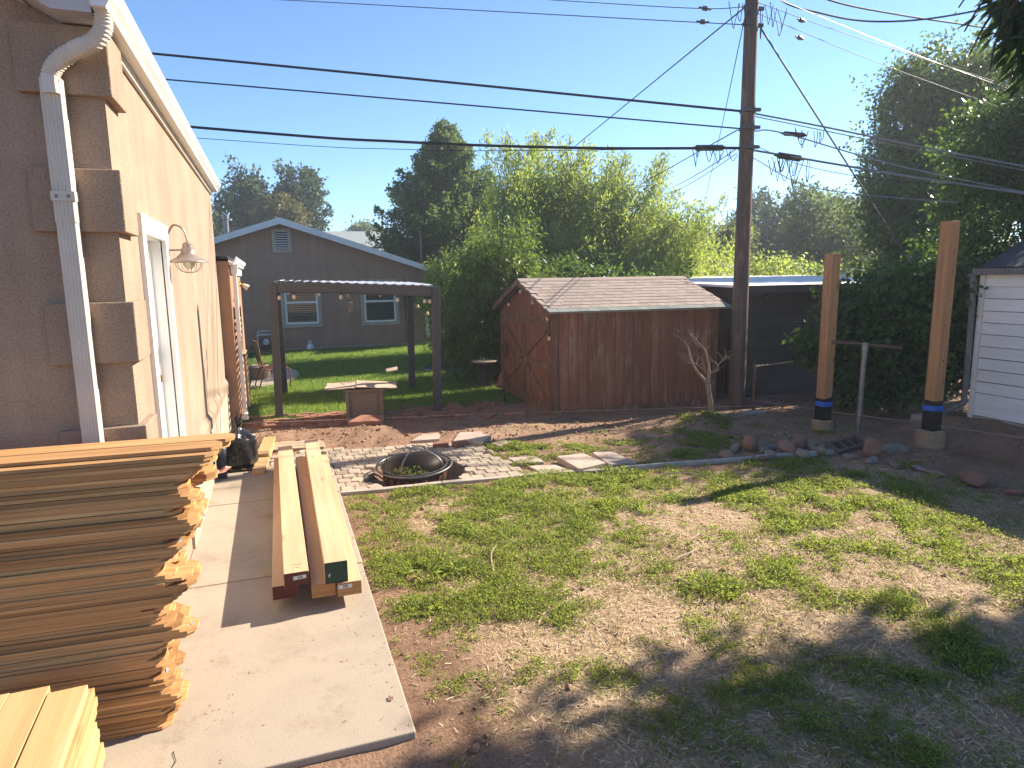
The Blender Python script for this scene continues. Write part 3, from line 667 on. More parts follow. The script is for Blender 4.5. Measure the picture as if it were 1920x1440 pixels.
for i, (x, y, w, h, mt, lab, dz) in enumerate([
    (5.22, 6.33, .22, .20, 'rock_pink', 'round pink boulder on top at the left end of the rock pile', .05),
    (5.46, 6.40, .19, .13, 'rock_tan', 'low tan rock behind the round pink boulder', .01),
    (4.83, 6.24, .22, .12, 'rock_tan', 'angular tan rock at the left tip of the rock pile', 0),
    (5.12, 6.46, .16, .11, 'rock_grey', 'small grey rock tucked behind the round pink boulder', 0),
    (5.05, 6.14, .17, .09, 'rock_pink', 'flat reddish rock in front of the round pink boulder', 0),
    (5.34, 6.24, .18, .11, 'rock_grey', 'pale greenish grey rock right of the round pink boulder', 0),
    (5.31, 6.08, .17, .11, 'rock_grey', 'pale pointed rock touching the edging in the middle of the pile', 0),
    (5.56, 6.10, .25, .20, 'rock_pink', 'big rounded pink rock in the middle of the pile', .02),
    (5.66, 5.97, .24, .12, 'rock_tan', 'low domed brown rock right of the middle, touching the edging', 0),
    (5.90, 6.27, .22, .15, 'rock_pink', 'reddish rock at the back of the pile', .02),
    (5.98, 6.14, .16, .13, 'rock_grey', 'grey egg shaped rock at the back right of the pile', 0),
    (5.95, 6.00, .20, .12, 'rock_tan', 'rough tan rock at the right of the pile', 0),
    (5.57, 6.36, .15, .10, 'rock_grey', 'pale rock wedged behind the big rounded pink rock', 0),
    (4.94, 6.10, .10, .06, 'rock_grey', 'pebble sized pale rock on the edging at the left', 0),
    (5.16, 6.05, .12, .06, 'rock_pink', 'small flat pink rock lying on the edging', 0),
    (6.10, 6.01, .11, .09, 'rock_tan', 'small orange rock against the cinder block', 0)]):
    rock('rock', (x, y, dz), (w * 1.12, w * .95, h * 1.25), lab, mt, 100 + i, group=RG, rz=i * 1.3)
rock('boulder', (6.43, 5.70), (.28, .24, .30), 'large upright reddish boulder right of the cinder block', 'rock_pink', 201, cat='boulder')
rock('rock', (6.80, 5.70), (.33, .16, .15), 'long bluish grey rock lying right of the reddish boulder', 'rock_grey', 202, rz=-.5)
for i, (x, y, w, d, h, mt, lab) in enumerate([
    (6.17, 5.73, .24, .2, .07, 'rock_tan', 'flat tan slab at the end of the metal edging'),
    (6.21, 5.50, .27, .16, .09, 'rock_grey', 'flat pale slab in front of the reddish boulder'),
    (6.32, 5.30, .28, .16, .06, 'rock_tan', 'thin tan slab with weeds growing on its right'),
    (6.42, 5.08, .24, .14, .05, 'rock_grey', 'thin grey slab in the shade between weeds'),
    (6.42, 4.89, .24, .14, .06, 'rock_tan', 'pale flat slab left of the last big boulder'),
    (6.54, 4.16, .26, .2, .08, 'rock_pink', 'reddish slab at the right edge of the yard')]):
    rock('edging_slab', (x, y, 0), (w, d, h), lab, mt, 210 + i, group='flat edging rocks', rz=.4 * i)
rock('boulder', (6.45, 4.50), (.38, .30, .19), 'broad angular speckled boulder at the end of the rock edging', 'rock_pink', 230, cat='boulder')
rock('rock', (2.32, 7.44), (.15, .12, .10), 'lone pale rock among weeds at the right edge of the patio', 'rock_tan', 231)
# cinder block with three cores
cb = thing('cinder_block', 'brown three core cinder block lying among the rocks', 'block', (6.38, 6.05, 0.0), R(14), local=True)
b = MB(); L_, W_, H_ = .60, .19, .10
b.box((-L_/2, -W_/2, 0), (L_/2, -W_/2 + .032, H_)); b.box((-L_/2, W_/2 - .032, 0), (L_/2, W_/2, H_))
for x in (-L_/2, -L_/6 - .0, L_/6 - .03, L_/2 - .035): b.box((x, -W_/2 + .032, 0), (x + .035, W_/2 - .032, H_ - .002))
ob = b.build('block_body', M['cinder'], cb); ob.rotation_euler = (R(24), 0, 0)
# ================================================================== the tan stucco house on the left
HX = -0.72
H = thing('stucco_house', 'tan stucco house with block corners and a peeling white door, nearest building', 'house', (HX, 3.95, 0))
b = MB()
b.box((-6.2, 3.95, -.1), (HX, 4.15, 3.36)); b.box((-.92, 4.15, -.1), (HX, 4.555, 3.36)); b.box((-.92, 5.445, -.1), (HX, 10.1, 3.36))
b.box((-.92, 4.555, 2.445), (HX, 5.445, 3.36)); b.box((-.92, 4.555, -.1), (HX, 5.445, .45)); b.box((-6.2, 10.1, -.1), (HX, 10.3, 3.36))
b.prism([(-6.2, 3.953, 3.36), (HX - .06, 3.953, 3.36), (-6.2, 3.953, 6.62)], (0, .19, 0)); b.prism([(-6.2, 10.297, 3.36), (HX - .06, 10.297, 3.36), (-6.2, 10.297, 6.62)], (0, -.19, 0))
b.build('wall', M['stucco'], H)
MB().box((HX - .01, 5.50, -.1), (HX + .022, 10.315, .60)).build('foundation', M['stucco_low'], H)
lb = MB(); lb.prism([(HX - .01, 5.50, .60), (HX + .036, 5.50, .60), (HX + .036, 5.50, .70), (HX - .01, 5.50, .775)], (0, 4.82, 0)); lb.build('ledge', M['stucco_trim'], H)
for z0, z1 in ((3.01, 3.325), (2.36, 2.665), (1.70, 2.01), (1.05, 1.36), (.40, .70)):
    q = MB(); X0, X1, Y0, Y1 = -1.075, HX + .042, 3.908, 4.262
    pts = [(X0, Y0), (X1, Y0), (X1, Y1), (HX - .01, Y1), (HX - .01, 3.96), (X0, 3.96)]
    q.prism([(x, y, z0) for x, y in pts], (0, 0, z1 - z0)); q.build('corner_block', M['stucco_trim'], H, bevel=.006)
# roof, fascia, gutter
rf = MB(); rf.prism([(HX + .02, 3.72, 3.47), (-6.2, 3.72, 6.76), (-6.2, 3.72, 6.82), (HX + .02, 3.72, 3.53)], (0, 6.8, 0)); rf.prism([(-11.6, 3.72, 3.47), (-6.2, 3.72, 6.76), (-6.2, 3.72, 6.82), (-11.6, 3.72, 3.53)], (0, 6.8, 0)); rf.build('roof', M['shingle_dark'], H)
MB().box((HX + .002, 3.95, 3.30), (HX + .024, 10.40, 3.462)).build('fascia', M['metal_beige'], H)
gp = [(-.694, 3.352), (-.632, 3.352), (-.628, 3.375), (-.600, 3.410), (-.588, 3.440), (-.588, 3.462), (-.600, 3.462), (-.603, 3.445), (-.640, 3.40), (-.640, 3.372), (-.690, 3.372), (-.694, 3.462)]
g_ = MB(); n = len(gp); vs = [(x, 3.70, z) for x, z in gp] + [(x, 10.47, z) for x, z in gp]
g_.add(vs, [(i, (i + 1) % n, (i + 1) % n + n, i + n) for i in range(n)])
g_.add([(-.694, 10.47, 3.352), (-.632, 10.47, 3.352), (-.588, 10.47, 3.44), (-.588, 10.47, 3.462), (-.694, 10.47, 3.462)], [(0, 1, 2, 3, 4)])
g_.add([(-.694, 3.70, 3.352), (-.632, 3.70, 3.352), (-.588, 3.70, 3.44), (-.588, 3.70, 3.462), (-.694, 3.70, 3.462)], [(4, 3, 2, 1, 0)])
g_.build('gutter', M['metal_white'], H)
# boxed rake return and rake board on the near gable
bx = MB(); bx.prism([(-.70, 3.74, 3.335), (-.86, 3.74, 3.335), (-1.10, 3.74, 3.47), (-1.10, 3.74, 3.66), (-.70, 3.74, 3.465)], (0, .208, 0)); bx.build('eave_box', M['soffit'], H)
rk = MB(); rk.bar((-.88, 3.72, 3.42), (-6.2, 3.72, 6.64), .022, .15, (0, 0, 1)); rk.build('rake_board', M['soffit'], H)
rk = MB(); rk.prism([(-1.0, 3.735, 3.40), (-6.2, 3.735, 6.60), (-6.2, 3.735, 6.63), (-1.0, 3.735, 3.43)], (0, .21, 0)); rk.build('rake_soffit', M['metal_beige'], H)
# downspout with corrugated elbows, strap and screws
def spout_prof(w, d, n=4, dep=.005):
    p = []
    for k in range(n * 2 + 1): p.append((-w/2 + .008 + (w - .016) * k / (n * 2), -d/2 + (dep if k % 2 else 0)))
    p += [(w/2, -d/2 + .008), (w/2, d/2 - .008), (w/2 - .008, d/2), (-w/2 + .008, d/2), (-w/2, d/2 - .008), (-w/2, -d/2 + .008)]; return p
ds = MB(); pr_ = spout_prof(.088, .062, 5)
def straight(z0, z1, x, y, s=1.0):
    n = len(pr_); ds.add([(x + a * s, y + c * s, z0) for a, c in pr_] + [(x + a * s, y + c * s, z1) for a, c in pr_], [(i, (i + 1) % n, (i + 1) % n + n, i + n) for i in range(n)] + [tuple(range(n, 2 * n)), tuple(reversed(range(n)))])
straight(.12, 2.42, -.918, 3.868); straight(2.40, 3.06, -.918, 3.866, 1.05)
dso = ds.build('downspout', M['metal_beige'], H)
el = MB(); path_ = bez([(-.918, 3.866, 2.99), (-.918, 3.866, 3.065), (-.898, 3.86, 3.115), (-.845, 3.845, 3.165), (-.775, 3.825, 3.20), (-.705, 3.805, 3.235), (-.668, 3.795, 3.285), (-.660, 3.792, 3.34), (-.660, 3.792, 3.375)], 8)
rp = []
for k in range(16):
    a = 2 * math.pi * k / 16; cx_ = math.copysign(abs(math.cos(a)) ** .45, math.cos(a)); sx_ = math.copysign(abs(math.sin(a)) ** .45, math.sin(a)); rp.append((cx_ * .033, sx_ * .046))
scl = []
for i, p_ in enumerate(path_):
    t = i / (len(path_) - 1); crimp = (.13 < t < .46) or (.56 < t < .9)
    scl.append((1.12 if i % 2 else 1.0) if crimp else 1.13)
el.sweep(path_, rp, scl, upv=(0, 1, 0)); el.build('elbow', M['metal_beige'], dso)
st = MB(); st.box((-.968, 3.828, 2.50), (-.868, 3.833, 2.545)); st.box((-.968, 3.833, 2.50), (-.964, 3.905, 2.545)); st.box((-.872, 3.833, 2.50), (-.868, 3.905, 2.545)); sto = st.build('strap', M['metal_beige'], dso)
for x in (-.945, -.895): MB().lathe([(0.0, .004), (.007, .003), (.009, 0)], (x, 3.828, 2.522), 10, Matrix.Rotation(R(90), 3, 'X')).build('screw', M['galv'], dso)
# door
df = MB()
for (y0, y1) in ((4.485, 4.60), (5.40, 5.505)): df.box((HX - .01, y0, .43), (HX + .026, y1, 2.40))
df.box((HX - .01, 4.47, 2.40), (HX + .030, 5.52, 2.51)); df.build('door_casing', M['peel'], H)
jb = MB(); jb.box((-.915, 4.555, .45), (HX - .002, 4.60, 2.40)); jb.box((-.915, 5.40, .45), (HX - .002, 5.445, 2.40)); jb.box((-.915, 4.555, 2.40), (HX - .002, 5.445, 2.445)); jb.box((-.83, 5.388, .45), (-.80, 5.40, 2.40)); jb.build('door_jamb', M['door_paint'], H)
MB().box((-.91, 4.56, .41), (HX + .05, 5.44, .452)).build('threshold', M['galv'], H)
d_ = MB(); d_.box((-.90, 4.603, .455), (-.85, 5.386, 2.397))
for (z0, z1) in ((.60, 1.2), (1.35, 2.25)):
    for (y0, y1) in ((4.70, 4.95), (5.05, 5.28)): d_.box((-.852, y0, z0), (-.845, y1, z1))
dr = d_.build('door', M['door_paint'], H, bevel=.003)
kn = MB(); kn.lathe([(0.028, 0), (.028, .006), (.012, .010), (.011, .028), (.024, .036), (.029, .050), (.024, .062), (0, .066)], (-.85, 5.325, 1.425), 18, Matrix.Rotation(R(90), 3, 'Y')); kn.build('knob', M['brass'], dr, smooth=True)
kp = MB(); kp.box((-.85, 5.285, 1.51), (-.822, 5.365, 1.64)); kp.lathe([(.02, 0), (.02, .012), (.0, .014)], (-.822, 5.325, 1.545), 14, Matrix.Rotation(R(90), 3, 'Y')); kp.build('deadbolt', M['darkgrey_metal'], dr, bevel=.004)
# wall lamp
L = thing('wall_lamp', 'gooseneck barn lamp with wire cage on the stucco wall beside the door', 'lamp', (HX, 5.60, 2.33))
b = MB(); b.lathe([(.0, .02), (.03, .018), (.045, .008), (.05, 0)], (HX, 5.60, 2.33), 16, Matrix.Rotation(R(90), 3, 'Y')); b.box((HX, 5.585, 2.24), (HX + .012, 5.615, 2.42)); b.build('backplate', M['lampmetal'], L, smooth=True)
cx_, cy_ = -.575, 5.58
b = MB(); b.tube(bez([(HX + .01, 5.60, 2.39), (HX + .02, 5.60, 2.46), (-.66, 5.595, 2.525), (-.60, 5.585, 2.50), (cx_, cy_, 2.42), (cx_, cy_, 2.38)], 8), .007, 8); b.tube([(HX, 5.60, 2.345), (cx_, cy_, 2.345)], .006, 8); b.build('gooseneck', M['lampmetal'], L, smooth=True)
b = MB(); b.lathe([(0, 2.40), (.02, 2.40), (.035, 2.385), (.037, 2.36), (.048, 2.355), (.05, 2.325), (.058, 2.315), (.09, 2.285), (.132, 2.262), (.134, 2.254), (.128, 2.256), (.085, 2.278), (.045, 2.31), (.0, 2.315)], (cx_, cy_, 0), 28); b.build('lamp_shade', M['lampmetal'], L, smooth=True)
b = MB(); b.lathe([(.03, 2.31), (.042, 2.285), (.045, 2.255), (.038, 2.225), (.02, 2.208), (0, 2.203)], (cx_, cy_, 0), 16); b.build('glass_jar', M['lampglass'], L, smooth=True)
b = MB()
for a in range(4):
    an = a * math.pi / 4 + .3
    b.tube([(cx_ + math.cos(an) * r_ * s_, cy_ + math.sin(an) * r_ * s_, z_) for s_, lst in ((1, [(.10, 2.268), (.085, 2.215), (.05, 2.185), (0, 2.175)]), (-1, [(.05, 2.185), (.085, 2.215), (.10, 2.268)])) for r_, z_ in lst], .0022, 5)
b.build('cage', M['lampmetal'], L)

# ================================================================== annex with its own gutter, behind the house
AX = -.565
A = thing('annex', 'orange tan stucco annex with white gutter behind the nearer house', 'annex', (AX, 10.4, 0))
b = MB(); b.box((-5.5, 10.36, -.1), (AX, 13.75, 2.40)); b.build('wall', M['stucco_orange'], A)
b = MB(); b.prism([(AX + .02, 10.35, 2.42), (-5.5, 10.35, 3.0), (-5.5, 10.35, 3.05), (AX + .02, 10.35, 2.455)], (0, 3.57, 0)); b.build('roof', M['shingle_dark'], A)
gp2 = [(AX + .005 + (x + .694), z - 1.0) for x, z in gp]
g_ = MB(); n = len(gp2); g_.add([(x, 10.33, z) for x, z in gp2] + [(x, 13.95, z) for x, z in gp2], [(i, (i + 1) % n, (i + 1) % n + n, i + n) for i in range(n)] + [tuple(range(n)), tuple(reversed(range(n, 2 * n)))]); g_.build('gutter', M['metal_white'], A)
b = MB(); b.box((AX + .003, 10.5, 2.22), (AX + .03, 13.9, 2.352)); b.build('fascia', M['fascia_white'], A)
b = MB(); b.box((AX + .035, 10.46, .18), (AX + .09, 10.53, 2.24)); b.prism([(AX + .03, 10.45, 2.22), (AX + .10, 10.45, 2.22), (AX + .125, 10.45, 2.37), (AX + .01, 10.45, 2.37)], (0, .09, 0)); b.box((AX + .035, 10.40, .10), (AX + .10, 10.53, .19)); b.build('downspout', M['metal_white'], A, bevel=.004)
t = thing('wall_light', 'small brass bullet light on the orange annex wall', 'light', (AX, 13.3, 2.04))
b = MB(); b.lathe([(.05, 0), (.05, .015), (.02, .03), (.02, .06)], (AX, 13.3, 2.07), 12, Matrix.Rotation(R(90), 3, 'Y')); b.build('mount', M['brass'], t)
b = MB(); b.lathe([(.02, -.02), (.035, 0), (.05, .06), (.055, .09), (.045, .09), (.03, .03), (0, .01)], (AX + .07, 13.3, 2.05), 14, Euler((0, R(125), 0)).to_matrix()); b.build('lamp_head', M['lampglass'], t, smooth=True)
t = thing('trellis', 'tan wooden trellis standing against the annex wall', 'trellis', (AX + .05, 11.1, 0))
for y in (10.98, 11.16, 11.34): MB().box((AX + .02, y, .05), (AX + .04, y + .022, 1.95)).build('slat', M['lattice'], t)
for k in range(9): MB().box((AX + .041, 10.92, .25 + k * .2), (AX + .055, 11.42, .275 + k * .2)).build('crossbar', M['lattice'], t)
t = thing('leaning_screen', 'diagonal lattice screen leaning behind the annex downspout', 'lattice', (AX + .1, 11.9, 0))
fr = MB()
for y in (11.55, 12.25): fr.box((AX + .05, y, .02), (AX + .085, y + .035, .95))
for z in (.05, .92): fr.box((AX + .052, 11.55, z), (AX + .083, 12.28, z + .035))
fr.build('frame', M['lattice'], t)
for k in range(-4, 6):
    for s in (1, -1):
        p = Vector((AX + .066 + .006 * s, 11.57 + k * .16, .07)); q = p + Vector((0, .85 * s, .85)) if s > 0 else Vector((AX + .06, 11.57 + k * .16 + .85, .07)); q2 = q if s > 0 else q + Vector((0, -.85, .85))
        a_, c_ = (p, q2) if s > 0 else (q, q2)
        def clip(a, c):
            ys = (11.58, 12.26); d = c - a
            t0, t1 = 0, 1
            for lim, sg in ((ys[0], 1), (ys[1], -1)):
                va, vc = sg * (a.y - lim), sg * (c.y - lim)
                if va < 0 and vc < 0: return None
                if va < 0: t0 = max(t0, va / (va - vc))
                if vc < 0: t1 = min(t1, va / (va - vc))
            return (a + d * t0, a + d * t1) if t1 - t0 > .08 else None
        sgm = clip(a_, c_)
        if sgm: MB().bar(sgm[0], sgm[1], .004, .022, (1, 0, 0) if False else (0, 0, 1)).build('slat', M['lattice'], t)

# ================================================================== brown gable house at the back
GY = 21.7
Gh = thing('gable_house', 'brown stucco house with white gable trim and two windows across the lawn', 'house', (.32, GY, 0))
b = MB(); b.prism([(-4.2, GY, -.1), (4.85, GY, -.1), (4.85, GY, 2.36), (.32, GY, 3.86), (-4.2, GY, 2.36)], (0, .22, 0)); b.box((4.63, GY + .22, -.1), (4.85, GY + 9, 2.36)); b.build('wall', M['stucco_brown'], Gh)
for s, nm in ((1, 'r'), (-1, 'l')):
    xe = .32 + s * 4.86
    rf = MB(); rf.prism([(.32, GY - .3, 3.93), (xe, GY - .3, 2.33), (xe, GY - .3, 2.40), (.32, GY - .3, 4.00)], (0, 9.5, 0)); rf.build('roof', M['shingle_grey'], Gh)
    fb = MB(); fb.prism([(.32, GY - .33, 3.80), (xe + s * .02, GY - .33, 2.22), (xe + s * .02, GY - .33, 2.385), (.32, GY - .33, 3.985)], (0, .028, 0)); fb.build('fascia', M['fascia_white'], Gh)
    sf = MB(); sf.prism([(.32, GY - .30, 3.86), (xe, GY - .30, 2.28), (xe, GY - .30, 2.30), (.32, GY - .30, 3.88)], (0, .30, 0)); sf.build('soffit', M['soffit'], Gh)
MB().box((-4.2, GY - .02, -.1), (4.87, GY, .06)).build('foundation', M['concrete_dark'], Gh)
# louvred vent
v_ = MB(); x0, x1, z0, z1 = .08, .63, 2.97, 3.68
v_.box((x0, GY - .04, z0), (x0 + .1, GY, z1)); v_.box((x1 - .1, GY - .04, z0), (x1, GY, z1)); v_.box((x0 + .1, GY - .04, z0), (x1 - .1, GY, z0 + .1)); v_.box((x0 + .1, GY - .04, z1 - .1), (x1 - .1, GY, z1)); vo = v_.build('vent', M['stucco_frame'], Gh)
for k in range(7):
    MB().obox(((x0 + x1) / 2, GY - .02, z0 + .14 + k * .07), (x1 - x0 - .2, .036, .010), Matrix.Rotation(R(42), 3, 'X')).build('louvre', M['fascia_white'], vo)
MB().box((x0 + .1, GY - .003, z0 + .1), (x1 - .1, GY - .001, z1 - .1)).build('vent_opening', M['room_dark'], vo)
def window(x0, x1, z0, z1):
    tr = MB(); t_ = .11
    tr.box((x0, GY - .045, z0), (x0 + t_, GY, z1)); tr.box((x1 - t_, GY - .045, z0), (x1, GY, z1)); tr.box((x0 + t_, GY - .045, z1 - t_), (x1 - t_, GY, z1)); tr.box((x0 - .02, GY - .06, z0), (x1 + .02, GY, z0 + t_) ) if False else tr.box((x0 + t_, GY - .045, z0), (x1 - t_, GY, z0 + t_))
    w = tr.build('window', M['stucco_frame'], Gh)
    a0, a1, c0, c1 = x0 + t_, x1 - t_, z0 + t_, z1 - t_; s_ = .05; zm = (c0 + c1) / 2 + .04
    fr = MB(); fr.box((a0, GY - .03, c0), (a0 + s_, GY - .002, c1)); fr.box((a1 - s_, GY - .03, c0), (a1, GY - .002, c1)); fr.box((a0 + s_, GY - .03, c1 - s_), (a1 - s_, GY - .002, c1)); fr.box((a0 + s_, GY - .03, c0), (a1 - s_, GY - .002, c0 + s_)); fr.box((a0 + s_, GY - .034, zm - .03), (a1 - s_, GY - .002, zm + .03)); fr.build('sash', M['pvc_white'], w)
    for (p0, p1) in ((c0 + s_, zm - .03), (zm + .03, c1 - s_)):
        MB().box((a0 + s_, GY - .018, p0), (a1 - s_, GY - .015, p1)).build('pane', M['glass'], w)
    bl = MB(); k = 0; z = c1 - s_ - .01
    while z > c0 + s_:
        bl.add([(a0 + s_, GY - .010, z), (a1 - s_, GY - .010, z), (a1 - s_, GY - .006, z - .045), (a0 + s_, GY - .006, z - .045)], [(0, 1, 2, 3)]); z -= .062
    bl.build('blind', M['blind'], w, kind='stuff')
    MB().box((a0, GY - .003, c0), (a1, GY - .0015, c1)).build('dark_room', M['room_dark'], w)
window(.22, 1.41, .70, 2.15); window(2.61, 3.82, .68, 2.13)
fl = MB(); fl.lathe([(.075, 3.4), (.075, 3.98), (.10, 4.0), (.10, 4.12), (.0, 4.16)], (-1.2, GY + .8, 0), 14); fl.build('flue_pipe', M['galv'], Gh, smooth=True)
ms = MB(); ms.tube([(4.72, GY + .5, 2.3), (4.72, GY + .5, 3.62)], .033, 10); ms.lathe([(.05, 0), (.055, .08), (0, .12)], (4.72, GY + .5, 3.6), 10); ms.build('service_mast', M['galv'], Gh)
MB().box((4.86, GY + .1, .9), (4.95, GY + .35, 1.3)).build('meter_box', M['galv'], Gh, bevel=.02)
MB().box((4.66, GY - .12, .25), (4.78, GY - .02, .9)).build('utility_box', M['fascia_white'], Gh, bevel=.02)
MB().tube([(4.02, GY - .02, 2.2), (4.03, GY - .02, .5), (4.02, GY - .03, .05)], .012, 6).build('wall_cable', M['wire'], Gh)
# house behind, only its grey roof shows
r2 = thing('grey_roof_house', 'grey green shingled roof of a house rising behind the brown gable house', 'house', (4, 31, 0))
b = MB(); b.box((1.2, 30.5, 0), (5.3, 38, 2.9)); b.build('wall', M['stucco_brown'], r2)
b = MB(); b.add([(-1, 29.6, 2.75), (5.75, 29.6, 2.75), (5.05, 33.5, 4.45), (-1, 33.5, 4.45), (5.75, 38, 2.75), (-1, 38, 2.75), (-1, 29.6, 2.62), (5.75, 29.6, 2.62)], [(0, 1, 2, 3), (1, 4, 2), (3, 2, 4, 5), (6, 7, 1, 0)]); b.build('roof', M['shingle_grey'], r2)
b = MB(); b.lathe([(.2, 0), (.2, .08), (.12, .16), (0, .18)], (3.95, 31.6, 3.6), 12); b.build('roof_vent', M['darkgrey_metal'], r2)
# hose reel, gnome, flowers at the gable wall
t = thing('hose_reel', 'pale plastic hose reel cart leaning on the brown house wall', 'hose reel', (-.3, GY - .2, 0))
b = MB(); b.tube(bez([(-.52, GY - .22, .02), (-.52, GY - .15, .5), (-.46, GY - .13, .62), (-.14, GY - .13, .62), (-.08, GY - .15, .5), (-.08, GY - .22, .02)], 6), .022, 8); b.box((-.5, GY - .16, .50), (-.1, GY - .13, .56)); b.build('frame', M['hose_white'], t, smooth=True)
b = MB()
for k in range(6): b.torus((-.44 + k * .055, GY - .24, .24), .15, .02, 20, 6, Matrix.Rotation(R(90), 3, 'Y'))
b.build('hose', M['hose_dark'], t, kind='stuff')
b = MB(); b.lathe([(0, -.03), (.08, -.03), (.1, 0), (.08, .03), (0, .03)], (-.28, GY - .41, .32), 14, Matrix.Rotation(R(90), 3, 'X')); b.build('reel_hub', M['hose_white'], t)
t = thing('garden_gnome', 'tiny white garden figure at the foot of the brown house wall', 'gnome', (.98, GY - .25, 0))
b = MB(); b.lathe([(.0, 0), (.10, .01), (.11, .08), (.085, .16), (.05, .19)], (.98, GY - .25, 0), 12); b.build('body', M['fascia_white'], t, smooth=True)
b = MB(); b.lathe([(.0, .17), (.055, .2), (.06, .25), (.03, .3), (0, .31)], (.98, GY - .25, 0), 12); b.build('head', M['hose_white'], t, smooth=True)

# ================================================================== pergola
PG = thing('pergola', 'charcoal metal pergola with pale louvre roof standing on the lawn edge', 'pergola', (1.15, 11.7, 0))
PC = {'FL': (-.03, 10.79), 'FR': (2.38, 10.36), 'BL': (.09, 13.22), 'BR': (2.41, 12.62)}; ZT = {'FL': 2.10, 'FR': 1.99, 'BL': 2.11, 'BR': 2.035}
for k, (x, y) in PC.items():
    lean = {'FL': .035, 'FR': .03, 'BL': -.02, 'BR': .03}[k]
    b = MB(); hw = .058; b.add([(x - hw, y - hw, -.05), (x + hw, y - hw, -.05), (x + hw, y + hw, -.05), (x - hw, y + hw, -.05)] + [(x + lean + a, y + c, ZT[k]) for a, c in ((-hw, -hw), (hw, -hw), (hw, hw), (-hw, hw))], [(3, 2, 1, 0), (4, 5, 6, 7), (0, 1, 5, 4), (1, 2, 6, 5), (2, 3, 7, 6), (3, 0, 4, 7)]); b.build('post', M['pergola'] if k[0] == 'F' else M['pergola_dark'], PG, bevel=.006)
T_ = {k: Vector((PC[k][0] + .03, PC[k][1], ZT[k])) for k in PC}
for a, c in (('FL', 'FR'), ('BL', 'BR'), ('FL', 'BL'), ('FR', 'BR')):
    d = (T_[c] - T_[a]).normalized(); MB().bar(T_[a] + d * .061 - Vector((0, 0, .078)), T_[c] - d * .061 - Vector((0, 0, .078)), .055, .15).build('beam', M['pergola'], PG, bevel=.004)
NL = 17
for k in range(NL):
    f = (k + .5) / NL; p = T_['FL'].lerp(T_['FR'], f); q = T_['BL'].lerp(T_['BR'], f); d = (q - p).normalized()
    MB().bar(p + d * .04 + Vector((0, 0, .018)), q - d * .04 + Vector((0, 0, .018)), .085, .010, (-.18, 0, 1)).build('louvre', M['slat_white'], PG)
# string lights on pergola
def lights(name, pts, bulbs, label, r=.0035, drop=.05):
    t = thing(name, label, 'string lights', pts[0]); c = MB(); cv = bez(pts, 8); c.tube(cv, r, 5); c.build('cord', M['wire'], t)
    for f in bulbs:
        p = cv[min(int(f * (len(cv) - 1)), len(cv) - 1)]
        b = MB(); b.lathe([(.012, 0), (.014, -.02), (.013, -.035)], p, 8); so = b.build('socket', M['wire'], t)
        b = MB(); b.lathe([(.013, -.035), (.026, -.055), (.030, -.075), (.02, -.098), (0, -.105)], p, 10); b.build('bulb', M['bulb'], t, smooth=True)
lights('string_lights', [(.06, 10.70, 1.93), (.3, 10.66, 1.94), (.55, 10.62, 1.92), (.9, 10.56, 1.93), (1.2, 10.51, 1.91), (1.55, 10.45, 1.89), (1.9, 10.38, 1.86), (2.2, 10.33, 1.84), (2.33, 10.31, 1.83)], (.02, .13, .42, .72, .90, .98), 'string of clear bulbs hung along the front beam of the pergola')
lights('string_lights', [(.1, 13.1, 1.98), (.8, 12.9, 1.92), (1.5, 12.75, 1.90), (2.3, 12.55, 1.88)], (.1, .35, .6, .85), 'string of clear bulbs hung along the rear beam of the pergola')
lights('string_lights', [(2.40, 12.5, 1.86), (2.42, 11.6, 1.66), (2.44, 10.9, 1.58), (2.42, 10.42, 1.52)], (.25, .55, .8), 'string of bulbs sagging along the right side of the pergola')
t = thing('wind_chime', 'small wind chime hanging under the pergola front beam', 'wind chime', (1.22, 11.6, 1.55)); b = MB(); b.tube([(1.22, 11.6, 1.90), (1.22, 11.6, 1.75)], .003, 5); b.lathe([(0, 1.75), (.04, 1.74), (.04, 1.73), (0, 1.72)], (1.22, 11.6, 0), 10); b.build('hanger', M['lampmetal'], t)
for k in range(5):
    a = k * 1.256; b = MB(); b.tube([(1.22 + .03 * math.cos(a), 11.6 + .03 * math.sin(a), 1.72), (1.22 + .03 * math.cos(a), 11.6 + .03 * math.sin(a), 1.55 + .03 * (k % 3))], .006, 6); b.build('chime_tube', M['galv'], t)

